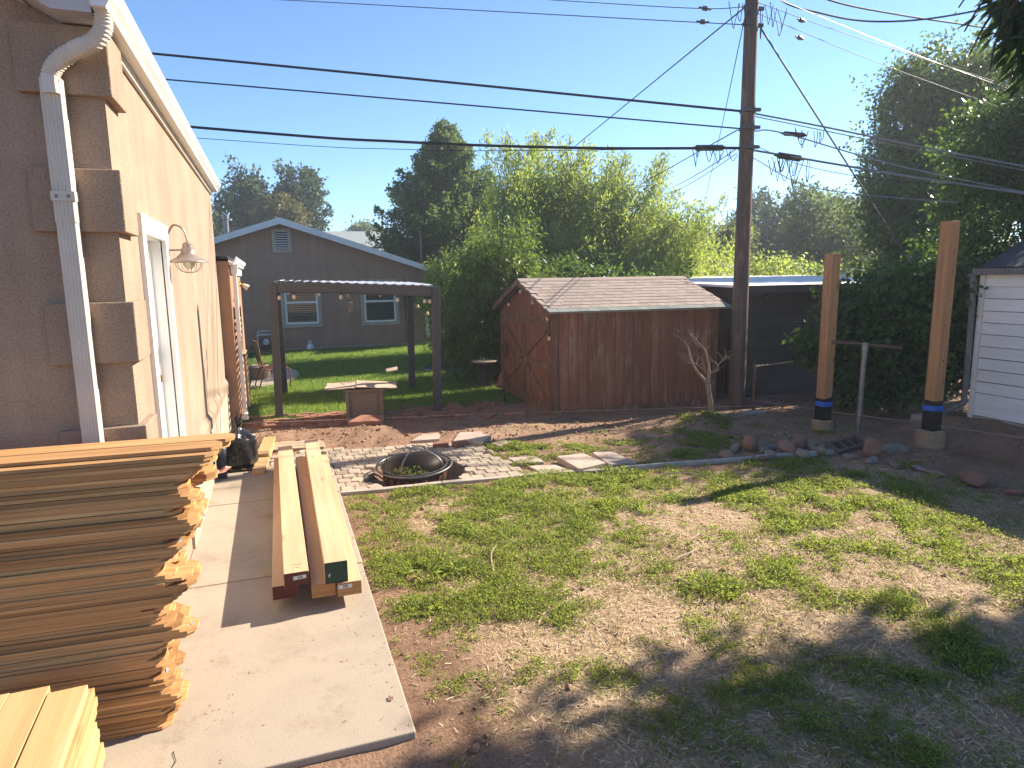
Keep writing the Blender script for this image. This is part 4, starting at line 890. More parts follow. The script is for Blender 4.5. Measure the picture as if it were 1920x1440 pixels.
# square brown fire table with a weathered cover laid on top
t = thing('fire_table', 'square brown metal fire table standing on the brick path', 'table', (1.22, 10.22, 0), R(-8), local=True)
b = MB(); b.box((-.235, -.22, .03), (.235, .22, .47)); b.build('cabinet', M['brown_plastic'], t, bevel=.006)
b = MB(); b.box((-.18, -.228, .07), (.18, -.2205, .43)); b.build('front_panel', M['brown_plastic'], t, bevel=.004)
for sx in (-1, 1):
    for sy in (-1, 1): MB().box((sx * .25 - .025, sy * .235 - .025, -.01), (sx * .25 + .025, sy * .235 + .025, .47)).build('leg', M['brown_plastic'], t, bevel=.004)
b = MB(); b.box((-.30, -.28, .472), (.30, .28, .505)); b.build('tabletop', M['brown_plastic'], t, bevel=.004)
t = thing('table_cover', 'warped weathered cardboard sheet lying across the square fire table', 'cover', (1.2, 10.2, .51), R(-9), local=True)
def warped(x0, x1, y0, y1, z0, seed, nx_=14, ny_=6, th=.012, amp=.02):
    V_ = []; o = seed
    for lay in (0, 1):
        for i in range(nx_):
            for j in range(ny_):
                x = x0 + (x1 - x0) * i / (nx_ - 1); y = y0 + (y1 - y0) * j / (ny_ - 1)
                V_.append((x + .01 * math.sin(j * 2 + o), y + .012 * math.sin(i * 1.3 + o), z0 + amp * math.sin(x * 5 + o) + amp * .5 * math.sin(y * 9 + x * 3) + (th if lay else 0)))
    n = nx_ * ny_; Fq = []
    for i in range(nx_ - 1):
        for j in range(ny_ - 1):
            a = i * ny_ + j; Fq += [(a, a + 1, a + ny_ + 1, a + ny_), (a + n, a + ny_ + n, a + ny_ + 1 + n, a + 1 + n)]
    for i in range(nx_ - 1): a = i * ny_; c = a + ny_ - 1; Fq += [(a, a + ny_, a + ny_ + n, a + n), (c + n, c + ny_ + n, c + ny_, c)]
    for j in range(ny_ - 1): a = j; c = (nx_ - 1) * ny_ + j; Fq += [(a + n, a + 1 + n, a + 1, a), (c, c + 1, c + 1 + n, c + n)]
    return V_, Fq
for (x0, x1, sd, rr) in ((-.55, -.11, 1, .01), (-.10, .50, 2.2, .015)):
    V_, F_ = warped(x0, x1, -.30, .30, .02, sd, amp=rr); MB().add(V_, F_).build('cover_panel', M['cardboard'], t)
V_, F_ = warped(.40, .56, -.2, .12, .05, .7, 6, 6); o = MB().add(V_, F_).build('torn_flap', M['cardboard'], t); o.rotation_euler = (0, R(-14), 0); o.location = (-.01, 0, .08)

# ================================================================== red wooden shed
S = thing('red_shed', 'red stained wooden garden shed with brown shingle roof and double doors', 'shed', (3.93, 9.25, 0), R(-2.4), local=True)
SL, SW, SH, SR = 2.86, 2.76, 1.60, 2.00
b = MB(); b.box((.03, .03, .06), (SL - .03, SW - .03, SH)); b.prism([(.02, .03, SH), (.02, SW - .03, SH), (.02, SW / 2, SR - .05)], (SL - .04, 0, 0)); b.build('inner_wall', M['shedwood'], S)
b = MB(); b.box((.0, -.01, .0), (SL, .08, .075)); b.box((.0, SW - .08, 0), (SL, SW, .075)); b.box((-.012, .08, 0), (.08, SW - .08, .075)); b.build('skid', M['shedtrim'], S)
NB = 17; x0 = .10; wbd = (SL - .20) / NB
rng = random.Random(4)
for k in range(NB):
    MB().box((x0 + k * wbd + .0028, .008 - rng.uniform(0, .003), .078), (x0 + (k + 1) * wbd - .0028, .03, SH - .01)).build('wall_board', M['shedwood'], S)
nh = MB()
for k in range(NB):
    for z in (.14, .52, .92, 1.30, 1.54):
        for dx in (.035, wbd - .035): nh.obox((x0 + k * wbd + dx + rng.uniform(-.006, .006), .0040, z + rng.uniform(-.02, .02)), (.007, .003, .007))
nh.build('nail_heads', M['darkgrey_metal'], S, kind='stuff')
MB().box((0, -.012, .076), (.085, .03, SH - .008)).build('corner_trim', M['shedtrim'], S); MB().box((SL - .085, -.012, .076), (SL + .012, .03, SH - .008)).build('corner_trim', M['shedtrim'], S)
MB().box((-.012, .031, .076), (.02, .085, SH - .008)).build('corner_trim', M['shedtrim'], S); MB().box((-.012, SW - .085, .076), (.02, SW + .01, SH - .008)).build('corner_trim', M['shedtrim'], S)
# gable boards
for k in range(14):
    y0 = .09 + k * (SW - .18) / 14; y1 = y0 + (SW - .18) / 14; zt = lambda y: SH + (SR - SH - .03) * (1 - abs(y - SW / 2) / (SW / 2)) - .02
    ym = SW / 2; pts = [(0, y0 + .002, 1.50), (0, y1 - .002, 1.50), (0, y1 - .002, zt(y1))] + ([(0, ym, zt(ym))] if y0 < ym - .001 < y1 - .003 else []) + [(0, y0 + .002, zt(y0))]
    MB().prism(pts, (.028, 0, 0)).build('gable_board', M['sheddoor'], S)
MB().box((-.02, .09, 1.43), (.02, SW - .09, 1.50)).build('door_header', M['shedtrim'], S)
for s, (y0, y1) in enumerate(((.10, SW / 2 - .006), (SW / 2 + .006, SW - .10))):
    base = MB().box((.004, y0, .09), (.02, y1, 1.425)).build('door', M['sheddoor'], S)
    n = 7
    for k in range(n): MB().box((-.004, y0 + (y1 - y0) * k / n + .002, .095), (.004, y0 + (y1 - y0) * (k + 1) / n - .002, 1.42)).build('board', M['sheddoor'], base)
    for (a, c) in ((y0, y0 + .08), (y1 - .08, y1)): MB().box((-.024, a, .09), (-.0045, c, 1.425)).build('stile', M['shedtrim'], base)
    for z in (.09, .71, 1.345): MB().box((-.024, y0 + .081, z), (-.0045, y1 - .081, z + .08)).build('rail', M['shedtrim'], base)
    inn, outr = (y1 - .085, y0 + .085) if s == 0 else (y0 + .085, y1 - .085)
    for (za, zb) in ((1.34, .80), (.175, .705)): MB().bar((-.0145, outr, za), (-.0145, inn, zb), .019, .07, (1, 0, 0)).build('brace', M['shedtrim'], base) if False else MB().bar((-.0145, outr, za), (-.0145, inn, zb), .065, .019, (1, 0, 0)).build('brace', M['shedtrim'], base)
    for z in (.72, 1.30, .15):
        yh = y0 if s == 0 else y1; MB().box((-.031, yh - .06, z), (-.0245, yh + .05, z + .035)).build('hinge', M['darkgrey_metal'], base)
MB().box((-.035, SW / 2 - .05, .74), (-.0245, SW / 2 + .05, .79)).build('latch', M['darkgrey_metal'], S); MB().lathe([(.018, 0), (.018, .03), (0, .035)], (-.035, SW / 2 - .02, .765), 10, Matrix.Rotation(R(-90), 3, 'Y')).build('padlock', M['brass'], S)
# roof: decking, then shingles on the slope facing the yard
EY, RZ = -.13, 2.085; EZ = 1.60; XA, XB = -.11, SL + .20
sl = math.atan2(RZ - EZ, SW / 2 - EY); Ls = math.hypot(RZ - EZ, SW / 2 - EY)
b = MB(); b.prism([(XA, EY, EZ - .03), (XA, SW / 2, RZ - .03), (XA, SW / 2, RZ - .008), (XA, EY, EZ - .008)], (XB - XA, 0, 0)); b.prism([(XA, SW - EY, EZ - .03), (XA, SW / 2, RZ - .03), (XA, SW / 2, RZ + .004), (XA, SW - EY, EZ + .004)], (XB - XA, 0, 0)); b.build('roof', M['shingle'], S)
for sg in (0, 1):
    yy = EY if sg == 0 else SW - EY
    MB().prism([(XA - .015, yy, EZ - .09), (XA - .015, SW / 2, RZ - .09), (XA - .015, SW / 2, RZ - .006), (XA - .015, yy, EZ - .006)], (.016, 0, 0)).build('rake_trim', M['shedtrim'], S)
nr, ncol = 11, 19; ex = Ls / nr; tw = (XB - XA) / ncol
def shingle_mesh(mt, i):
    rr = random.Random(i); mb = MB(); mb.box((-tw / 2 + .0025, -.012, -.003), (tw / 2 - .0025, ex + .03, .003)); me = bpy.data.meshes.new('shingle'); me.from_pydata(mb.v, [], mb.f); me.materials.append(mt); return me
SM = shingle_mesh(M['shingle'], 1); SE = shingle_mesh(M['shingle_edge'], 2)
rng = random.Random(12)
for r_ in range(nr):
    for c_ in range(ncol + (1 if r_ % 2 else 0)):
        x = XA + (c_ + .5) * tw - (tw / 2 if r_ % 2 else 0)
        if x < XA + tw * .2 or x > XB - tw * .2: continue
        d = r_ * ex
        o = link('shingle', SE if r_ == 0 else SM, S, (x, EY + math.cos(sl) * d - (.012 if r_ == 0 else 0), EZ + math.sin(sl) * d + .001 + rng.uniform(0, .002)), (sl - .030 - rng.uniform(0, .02), 0, rng.uniform(-.006, .006)))
MB().prism([(XA, SW / 2 - .11, RZ - .028), (XA, SW / 2, RZ + .014), (XA, SW / 2 + .11, RZ - .026), (XA, SW / 2, RZ - .004)], (XB - XA, 0, 0)).build('ridge_cap', M['shingle'], S)
lw = lambda x, y, z: (3.93 + x * math.cos(R(-2.4)) - y * math.sin(R(-2.4)), 9.25 + x * math.sin(R(-2.4)) + y * math.cos(R(-2.4)), z)
lights('string_lights', [lw(-.04, 2.65, 1.53), lw(-.04, 1.95, 1.76), lw(-.04, 1.36, 1.95), lw(-.04, .8, 1.78), lw(-.04, .12, 1.56), lw(-.03, .08, 1.30), lw(-.03, .07, .95)], (.14, .33, .50, .68, .86), 'string of clear bulbs along the gable edge of the red shed')
t = thing('twig_wreath', 'dark twig wreath hanging on the left shed door', 'wreath', lw(-.05, 2.28, .82)); b = MB(); c_ = Vector(lw(-.06, 2.28, .82)); rr = random.Random(2)
for k in range(46):
    a = rr.uniform(0, 6.28); a2 = a + rr.uniform(.3, .9); r1 = rr.uniform(.09, .17); r2_ = rr.uniform(.09, .20)
    b.tube([c_ + Vector((rr.uniform(-.03, .0), r1 * math.cos(a), r1 * math.sin(a))), c_ + Vector((rr.uniform(-.04, 0), r2_ * math.cos(a2), r2_ * math.sin(a2)))], .004, 4)
b.build('twigs', M['bark'], t, kind='stuff')

# ================================================================== white shed at the right
WX = 8.76
W = thing('white_shed', 'old white lapped siding shed with dark roof at the right edge', 'shed', (WX, 5, .15))
b = MB(); b.box((WX + .012, 3.5, -.1), (WX + 3, 6.22, 2.06)); b.prism([(WX + .012, 6.22, 2.06), (WX + 3, 6.22, 2.06), (WX + 1.5, 6.22, 2.70)], (0, -2.72, 0)); b.build('inner_wall', M['siding_dark'], W)  # dark backing; board gaps show it as the shadow under each lap
nS = 12; zz = np.linspace(.20, 2.06, nS + 1); rng = random.Random(6)
for k in range(nS):
    b = MB(); j1, j2 = rng.uniform(-.006, .006), rng.uniform(-.006, .006)
    b.add([(WX - .016, 3.5, zz[k] + j1), (WX - .016, 6.20, zz[k] + j2), (WX - .004, 6.20, zz[k + 1] + j1 - .009), (WX - .004, 3.5, zz[k + 1] + j2 - .009), (WX + .012, 3.5, zz[k] + j1), (WX + .012, 6.20, zz[k] + j2), (WX + .0118, 6.20, zz[k + 1] - .009), (WX + .0118, 3.5, zz[k + 1] - .009)], [(1, 0, 3, 2), (0, 1, 5, 4), (1, 2, 6, 5), (0, 4, 7, 3), (2, 3, 7, 6)]); b.build('siding_board', M['siding_white'], W)
MB().box((WX - .026, 6.205, .16), (WX + .06, 6.27, 2.05)).build('corner_trim', M['siding_white'], W)
MB().box((WX - .015, 3.5, -.1), (WX + .011, 6.25, .195)).build('foundation', M['concrete_dark'], W)
b = MB(); b.prism([(WX - .06, 3.4, 2.115), (WX + 1.5, 3.4, 2.80), (WX + 1.5, 3.4, 2.84), (WX - .06, 3.4, 2.155)], (0, 2.88, 0)); b.prism([(WX + 3.13, 3.4, 2.10), (WX + 1.5, 3.4, 2.80), (WX + 1.5, 3.4, 2.84), (WX + 3.13, 3.4, 2.145)], (0, 2.88, 0)); b.build('roof', M['shingle_dark'], W)
MB().box((WX - .055, 3.45, 2.066), (WX - .02, 6.27, 2.112)).build('eave_board', M['metal_beige'], W)
b = MB(); n = 6; b.prism([(WX - .125, 3.4, 2.06), (WX - .066, 3.4, 2.055), (WX - .060, 3.4, 2.135), (WX - .14, 3.4, 2.135)], (0, 2.90, 0)); b.build('gutter', M['gutter_dark'], W)
b = MB(); dp = [(WX - .13, 6.33, 2.06), (WX - .085, 6.31, 1.95), (WX - .075, 6.30, 1.2), (WX - .075, 6.30, .42), (WX - .10, 6.32, .33), (WX - .22, 6.40, .24), (WX - .36, 6.48, .19)]
cv = bez(dp, 10); b.sweep(cv, [(c * .040, s * .034) for c, s in [(math.cos(a * math.pi / 4), math.sin(a * math.pi / 4)) for a in range(8)]], [1.12 if (i % 2 and i > 32) else 1.0 for i in range(len(cv))], upv=(0, 1, .3)); b.build('downspout', M['gutter_dark'], W, smooth=False)
o = MB().box((8.10, 6.42, -.05), (8.55, 6.60, .19)).build('concrete_block', M['concrete_dark'], bevel=.01); tag(o, 'low concrete block at the foot of the white shed downspout', 'block')

# ================================================================== dark lap sided garage behind the posts
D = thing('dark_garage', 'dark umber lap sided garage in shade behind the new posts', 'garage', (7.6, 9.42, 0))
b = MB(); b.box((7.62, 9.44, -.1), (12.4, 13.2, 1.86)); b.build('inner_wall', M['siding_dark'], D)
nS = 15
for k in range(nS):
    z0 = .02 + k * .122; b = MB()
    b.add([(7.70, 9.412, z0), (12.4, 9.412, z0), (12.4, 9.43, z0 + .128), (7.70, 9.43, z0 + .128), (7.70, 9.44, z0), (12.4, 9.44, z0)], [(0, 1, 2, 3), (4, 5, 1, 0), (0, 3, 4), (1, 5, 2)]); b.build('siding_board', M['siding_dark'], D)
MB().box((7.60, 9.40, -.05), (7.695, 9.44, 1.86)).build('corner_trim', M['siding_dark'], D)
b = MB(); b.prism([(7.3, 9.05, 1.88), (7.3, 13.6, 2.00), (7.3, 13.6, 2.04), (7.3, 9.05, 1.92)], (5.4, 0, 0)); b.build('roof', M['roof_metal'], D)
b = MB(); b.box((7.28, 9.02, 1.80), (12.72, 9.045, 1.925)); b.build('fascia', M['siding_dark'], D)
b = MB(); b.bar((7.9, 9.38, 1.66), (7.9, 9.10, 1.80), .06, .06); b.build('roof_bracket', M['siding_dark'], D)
t = thing('pale_carport', 'pale flat metal carport roof glimpsed between red shed and garage', 'carport', (9, 14.5, 0)); b = MB(); b.prism([(8.1, 14.0, 1.98), (8.1, 17.5, 2.06), (8.1, 17.5, 2.12), (8.1, 14.0, 2.04)], (6.5, 0, 0)); b.build('roof', M['roof_metal'], t)
for x in (8.2, 14.4):
    for y in (14.1, 17.4): MB().box((x - .05, y - .05, -.05), (x + .05, y + .05, 1.98)).build('post', M['siding_dark'], t)
t = thing('air_conditioner', 'grey outdoor air conditioner unit in the deep shade under ivy', 'air conditioner', (9.75, 8.3, 0), R(-40), local=True)
b = MB(); b.box((-.4, -.15, .05), (.4, .15, .62)); b.build('casing', M['darkgrey_metal'], t, bevel=.02)
b = MB(); b.torus((-.1, -.155, .335), .21, .012, 28, 6, Matrix.Rotation(R(90), 3, 'X'))
for r_ in (.06, .11, .16): b.torus((-.1, -.155, .335), r_, .004, 24, 5, Matrix.Rotation(R(90), 3, 'X'))
for k in range(8): a = k * math.pi / 4; b.tube([(-.1, -.155, .335), (-.1 + .21 * math.cos(a), -.155, .335 + .21 * math.sin(a))], .004, 4)
b.build('fan_grille', M['black_metal'], t)
# board fence between shed and pole
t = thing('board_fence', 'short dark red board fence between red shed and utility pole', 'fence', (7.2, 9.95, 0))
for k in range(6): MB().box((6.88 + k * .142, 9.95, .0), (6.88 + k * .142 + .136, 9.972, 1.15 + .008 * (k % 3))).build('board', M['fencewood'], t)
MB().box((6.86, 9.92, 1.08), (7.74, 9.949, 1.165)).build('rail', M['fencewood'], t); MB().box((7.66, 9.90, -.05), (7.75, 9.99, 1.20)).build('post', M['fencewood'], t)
# chain link gate remains
t = thing('chain_link_fence', 'low chain link fence with rusty pipe post in front of the garage', 'fence', (7.0, 8.45, 0))
MB().tube([(6.98, 8.42, -.05), (6.98, 8.42, .72)], .026, 10).build('post', M['rust_pipe'], t); MB().tube([(6.98, 8.42, .69), (8.3, 8.62, .70), (9.6, 8.8, .70)], .018, 8).build('rail', M['rust_pipe'], t)
b = MB(); p0 = Vector((6.98, 8.42, 0)); p1 = Vector((9.6, 8.8, 0)); Lf = (p1 - p0).length; dd = (p1 - p0) / Lf; k = 0.0
while k < Lf:
    for s in (0, 1):
        a, c = (k, k + .66) if s else (k + .66, k)
        if max(a, c) <= Lf: b.tube([p0 + dd * a + Vector((0, .005 * s, .03)), p0 + dd * c + Vector((0, .005 * s, .69))], .0016, 3, caps=False)
    k += .055
b.build('wire_mesh', M['galv'], t, kind='stuff')
o = MB().box((6.55, 8.05, -.05), (6.92, 8.20, .06)).build('concrete_footing', M['concrete_dark'], bevel=.015); tag(o, 'low rough concrete footing between bare tree and pipe post', 'block')
# neighbouring roofs far right
for (x, y, w, d, zb, zt, lab, mt) in ((23.0, 24.5, 4.6, 5, 1.9, 2.85, 'pale grey hipped roof of a house far behind the garage', 'shingle_grey'), (15.0, 21.0, 3.6, 5, 1.8, 2.65, 'brown shingled roof of a house far behind the bamboo', 'shingle'), (32.0, 26, 7, 6, 1.9, 2.95, 'long grey roof of a house far behind the two posts', 'shingle_grey')):
    t = thing('far_house', lab, 'house', (x, y, 0)); b = MB(); b.box((x - w/2 + .4, y - d/2 + .4, 0), (x + w/2 - .4, y + d/2 - .4, zb)); b.build('wall', M['stucco_frame'], t)
    b = MB(); b.add([(x - w/2, y - d/2, zb), (x + w/2, y - d/2, zb), (x + w/2, y + d/2, zb), (x - w/2, y + d/2, zb), (x - w/5, y, zt), (x + w/5, y, zt)], [(0, 1, 5, 4), (1, 2, 5), (2, 3, 4, 5), (3, 0, 4), (3, 2, 1, 0)]); b.build('roof', M[mt], t)
# ================================================================== fence picket stack
SA = R(-3.4)
ux = Vector((math.cos(SA), math.sin(SA), 0)); uy = Vector((-math.sin(SA), math.cos(SA), 0))
PL, PW, PT = 1.83, .140, .0155
def picket_mesh(i):
    rr = random.Random(300 + i); c = .036; hw = PW / 2; j = lambda a=.0012: rr.uniform(-a, a)
    bow = rr.uniform(-.004, .004)
    outl = [(-PL, -hw + j()), (-PL * .5, -hw + bow + j()), (-c, -hw + j()), (0, -hw + c + j()), (0, hw - c + j()), (-c, hw + j()), (-PL * .5, hw + bow + j()), (-PL, hw + j())]
    n = 8; z0 = [-PT / 2 + j(.0008) for _ in range(n)]; z1 = [PT / 2 + j(.0008) for _ in range(n)]
    vs = [(x, y, z) for (x, y), z in zip(outl, z0)] + [(x, y, z) for (x, y), z in zip(outl, z1)]
    fs = [(0, 7, 6, 1), (1, 6, 5, 2), (2, 5, 4, 3), (8, 9, 14, 15), (9, 10, 13, 14), (10, 11, 12, 13)] + [(k, (k + 1) % 8, (k + 1) % 8 + 8, k + 8) for k in range(8)]
    me = bpy.data.meshes.new('picket'); me.from_pydata(vs, [], fs); me.materials.append(M['cedar']); return me
PM = [picket_mesh(i) for i in range(9)]
NLAY = 76; dz = .01695
prof_l = np.array([0, 4, 8, 12, 14, 17, 22, 26, 30, 34, 38, 42, 44, 48, 52, 56, 60, 64, 68, 74]); prof_x = np.array([-.775, -.76, -.73, -.73, -.77, -.74, -.73, -.67, -.79, -.75, -.64, -.61, -.70, -.71, -.63, -.58, -.64, -.59, -.57, -.46])
rng = random.Random(21)
def stack_label(k, c):
    col = ('front', 'middle', 'rear')[c]; band = ('bottom', 'lower', 'middle', 'upper', 'top')[min(k // 15, 4)]
    return f'cedar dog eared fence picket in the {col} column and {band} fifth of the tall stack', f'pickets in the {col} column and {band} fifth of the tall stack'
tags_at = []
base0 = Vector((0, 3.165, 0)) - ux * 0
bundle_off = [0, 0, 0]; bundle_y = 0.0
for k in range(NLAY):
    z = .062 + k * dz
    if k % 6 == 0: bundle_y = rng.uniform(-.014, .016)
    for c in range(3):
        if rng.random() < .30: bundle_off[c] = rng.uniform(-.05, .045)
        bx_ = float(np.interp(k, prof_l, prof_x))
        off = ([0, -.045, -.085] if k < 44 else [-.02, 0, .0])[c] + bundle_off[c] + rng.uniform(-.022, .022)
        if c == 0 and rng.random() < .12: off -= rng.uniform(.02, .06)
        yy = 3.165 + .075 + c * .1445 + bundle_y + rng.uniform(-.008, .008)
        pos = Vector((0, 0, 0)) + ux * (bx_ + off) + uy * (yy + bx_ * 0)
        pos.z = z + rng.uniform(-.0008, .0008)
        if k == NLAY - 1 and c == 1: continue
        lab, grp = stack_label(k, c)
        ang = SA + rng.uniform(-.006, .006)
        if k >= NLAY - 2: ang += (.012, -.010, .025)[c]
        o = link('fence_picket', rng.choice(PM), None, pos, (rng.uniform(-.006, .006), rng.uniform(-.0012, .0012), ang))
        tag(o, lab, 'fence picket', grp); ORG[o] = Vector((0, 0, 0))
        if rng.random() < (.10 if 12 < k < 58 else .02): tags_at.append((o, rng))
o = link('fence_picket', PM[2], None, ux * -.47 + uy * (3.30) + Vector((0, 0, .062 + NLAY * dz + .001)), (0, 0, SA + .016)); tag(o, 'cedar fence picket lying topmost on the tall stack', 'fence picket')
for o, _ in tags_at:
    b = MB(); rr = random.Random(o.name); y0 = rr.uniform(-.03, .01); w_ = rr.uniform(.012, .026)
    b.add([(.0016, y0, -.010), (.0016, y0 + w_, -.012), (.006, y0 + w_ * .8, .008), (.0075, y0 + w_ * .1, .013), (.016, y0 + w_ * .5, .001)], [(0, 1, 4), (1, 2, 4), (2, 3, 4), (3, 0, 4)])
    b.build('staple_tag', M['tagblue'], o)
for k, xx in enumerate((-1.7, -1.0)):
    o = MB().obox(ux * xx + uy * 3.385 + Vector((0, 0, .052)), (.09, .46, .004), Matrix.Rotation(SA, 3, 'Z')).build('bearer_strip', M['cedar']); tag(o, ('thin bearer strip under the tall picket stack, further from the path', 'thin bearer strip under the tall picket stack, nearer the path')[k], 'wood strip')
b = MB(); p0 = ux * -.58 + uy * 3.50; rr = random.Random(8); vs = []
for i in range(5):
    for j in range(3): vs.append((p0.x + i * .030, p0.y - .03 + j * .03, 1.195 - .03 + .010 * math.sin(i * 1.9 + j) + (0.004 * i)))
b.add(vs, [(i * 3 + j, (i + 1) * 3 + j, (i + 1) * 3 + j + 1, i * 3 + j + 1) for i in range(4) for j in range(2)])
o = b.build('paper_scrap', M['pink']); tag(o, 'torn pink paper tag sticking out between upper pickets', 'paper')

# ================================================================== pale boards at lower left
bm_ = {}
def board_mesh(L_, w, h, key):
    mb = MB(); e = .004
    mb.box((-w / 2, -L_, -h / 2), (w / 2, 0, h / 2)); me = bpy.data.meshes.new('board'); me.from_pydata(mb.v, [], mb.f); me.materials.append(M['fir_board']); return me
BM = board_mesh(2.4, .140, .038, 0); rng = random.Random(31)
BA = R(3.0)
for lay in range(10):
    for c in range(4):
        if lay == 9 and c == 3: continue
        top = lay == 9 or (lay == 8 and c == 0)
        x = -.905 - c * .146 + (rng.uniform(-.008, .008)); y = 3.03 - (.03 if lay == 9 else rng.uniform(-.02, .06)) + (.05 if (lay == 9 and c >= 1) else 0)
        if c == 0 and lay < 9: x += .022 + rng.uniform(-.006, .01); y += -.01
        z = .07 + .019 + lay * .0385
        o = link('board', BM, None, (x, y, z), (0, 0, BA + rng.uniform(-.006, .006)))
        lab, grp = 'thick pale fir board in the low stack at the lower left, under its top layer', 'boards in the low stack'
        if lay == 9: lab, grp = ('thick pale fir board on top of the low stack, nearest the path', 'second pale fir board from the path on top of the low stack', 'third pale fir board from the path on top of the low stack')[c], None
        tag(o, lab, 'board', grp); bv = o.modifiers.new('bevel', 'BEVEL'); bv.width = .003; bv.segments = 2

# ================================================================== beams lying on the path
def beam(name, n0, n1, w, h, zb, label, endmat, tagside=None, cat='beam'):
    """n0, n1: centre line near / far (x, y)"""
    a = Vector((n0[0], n0[1], 0)); c = Vector((n1[0], n1[1], 0)); L_ = (c - a).length; ang = math.atan2(c.y - a.y, c.x - a.x) - math.pi / 2
    mb = MB(); mb.box((-w/2, 0, 0), (w/2, L_, h))
    mb.m[2] = 1; mb.m[4] = 1
    me = bpy.data.meshes.new(name); me.from_pydata(mb.v, [], mb.f); me.materials.append(M['fir']); me.materials.append(M[endmat]); me.polygons.foreach_set('material_index', mb.m)
    o = link(name, me, None, (n0[0], n0[1], zb), (0, 0, ang)); bv = o.modifiers.new('bevel', 'BEVEL'); bv.width = .0035; bv.segments = 2
    ORG[o] = Vector((0, 0, 0)); return tag(o, label, cat)
def stick_tag(o, x0, x1, z0, z1, tilt=.06):
    t = MB().add([(x0, -.0022, z0), (x1, -.0022, z0 + tilt * (x1 - x0)), (x1, -.0022, z1 + tilt * (x1 - x0)), (x0, -.0022, z1)], [(0, 1, 2, 3)]).build('paper_tag', M['paper'], o)
    ORG[t] = Vector((0, 0, 0)); b = MB(); rr = random.Random(5); x = x0 + (x1 - x0) * .30; w = (x1 - x0) * .42; e = x + w
    while x < e:
        d = rr.uniform(.001, .0028); s = tilt * (x - x0); b.add([(x, -.0034, z0 + .006 + s), (x + d, -.0034, z0 + .006 + s), (x + d, -.0034, z1 - .004 + s), (x, -.0034, z1 - .004 + s)], [(0, 1, 2, 3)]); x += d + rr.uniform(.001, .0024)
    b.add([(x0 + .004, -.0034, z0 + .008), (x0 + .007, -.0034, z0 + .008), (x0 + .007, -.0034, z1 - .006), (x0 + .004, -.0034, z1 - .006)], [(0, 1, 2, 3)])
    b.build('barcode', M['ink'], t)
B1 = beam('beam', (-.052, 4.215), (-.032, 7.50), .150, .090, .120, 'lower left fir beam with a dark red painted end', 'red_end')
B2 = beam('beam', (.022, 4.175), (.014, 7.67), .150, .090, .2115, 'upper left fir beam with a red painted end and white tag', 'red_end')
stick_tag(B2, -.020, .058, .040, .064)
b = MB(); zt = .0915
for (p, q) in (((-.018, .060), (.002, .082)), ((.002, .082), (.022, .060)), ((-.02, .118), (.0, .128)), ((.0, .128), (.012, .116)), ((.012, .116), (.032, .122)), ((.032, .122), (.026, .13))): b.bar((p[0], p[1], zt - .0006), (q[0], q[1], zt - .0006), .0028, .0012)
b.build('pencil_mark', M['pencil'], B2)
B3 = beam('beam', (.180, 4.150), (.190, 7.45), .146, .090, .120, 'lower middle fir beam with bare orange end grain', 'fir_end')
B4 = beam('beam', (.338, 4.115), (.372, 7.58), .150, .090, .120, 'lower right fir beam with a white tag on its sawn end', 'fir_end')
stick_tag(B4, -.070, .015, .052, .076, .02)
B5 = beam('beam', (.262, 4.125), (.294, 7.59), .142, .142, .2115, 'square fir post with a dark green painted end lying uppermost on the right', 'green_end', cat='post')
b = MB(); b.add([(-.048, -.002, .045), (-.043, -.002, .045), (-.040, -.002, .07), (-.046, -.002, .066)], [(0, 1, 2, 3)]); b.add([(-.05, -.002, .058), (-.035, -.002, .060), (-.035, -.002, .063), (-.05, -.002, .061)], [(0, 1, 2, 3)]); b.build('paint_chip', M['paper'], B5)
for k, y in enumerate((4.75, 5.9, 6.95)):
    o = MB().box((-.12, y, .052), (.40, y + .085, .1185)).build('spacer_block', M['fir_board']); tag(o, ('spacer block under the beams, nearest their painted ends', 'spacer block under the middle of the beams', 'spacer block under the far end of the beams')[k], 'spacer block')
# short boards beyond the path
o = MB().obox((-.225, 8.15, .065), (.14, 1.35, .038), Matrix.Rotation(R(-4.5), 3, 'Z')).build('board', M['fir_board'], bevel=.003); tag(o, 'short pale board lying past the far end of the path beside the bin bag', 'board')
o = MB().obox((-.20, 8.55, .105), (.14, .9, .038), Matrix.Rotation(R(-5), 3, 'Z')).build('board', M['fir_board'], bevel=.003); tag(o, 'shorter pale board stacked on the board beside the bin bag', 'board')
for k in range(3):
    o = MB().obox((.12, 8.62 + k * .145, .03), (.75, .13, .03), Matrix.Rotation(R(-8), 3, 'Z')).build('plank', M['twig'], bevel=.003); tag(o, ('weathered grey plank nearest the beam ends', 'weathered grey plank between two others past the beams', 'weathered grey plank furthest past the beams, at the soil mound')[k], 'plank')

# ================================================================== bin bag and corrugated pipe
t = thing('bin_bag', 'full black bin bag tied at the top by the house corner', 'bin bag', (-.46, 7.86, .04), local=True)
rr = np.random.default_rng(4); seg, rows = 40, 26; vs = []
for i in range(rows):
    f = i / (rows - 1); z = .46 * f
    r = .175 * (1 - abs(2 * f - 1) ** 7) ** .5 if f < .72 else .175 * max(.10, (1 - ((f - .72) / .28) ** 1.7))
    r = max(r, .018)
    for k in range(seg):
        a = 2 * math.pi * k / seg
        fold = 1 + .07 * math.sin(a * 5 + z * 9) * (f > .1) + .07 * (float(fnoise(math.cos(a) * 2 + 5, math.sin(a) * 2 + z * 9, 1.6, 3)) - .5) * 2 + (.13 * math.sin(a * 11 + 1) if f > .78 else .02 * math.sin(a * 11))
        vs.append((r * fold * math.cos(a) * .98, r * fold * math.sin(a) * .86, z + .012 * math.sin(a * 3)))
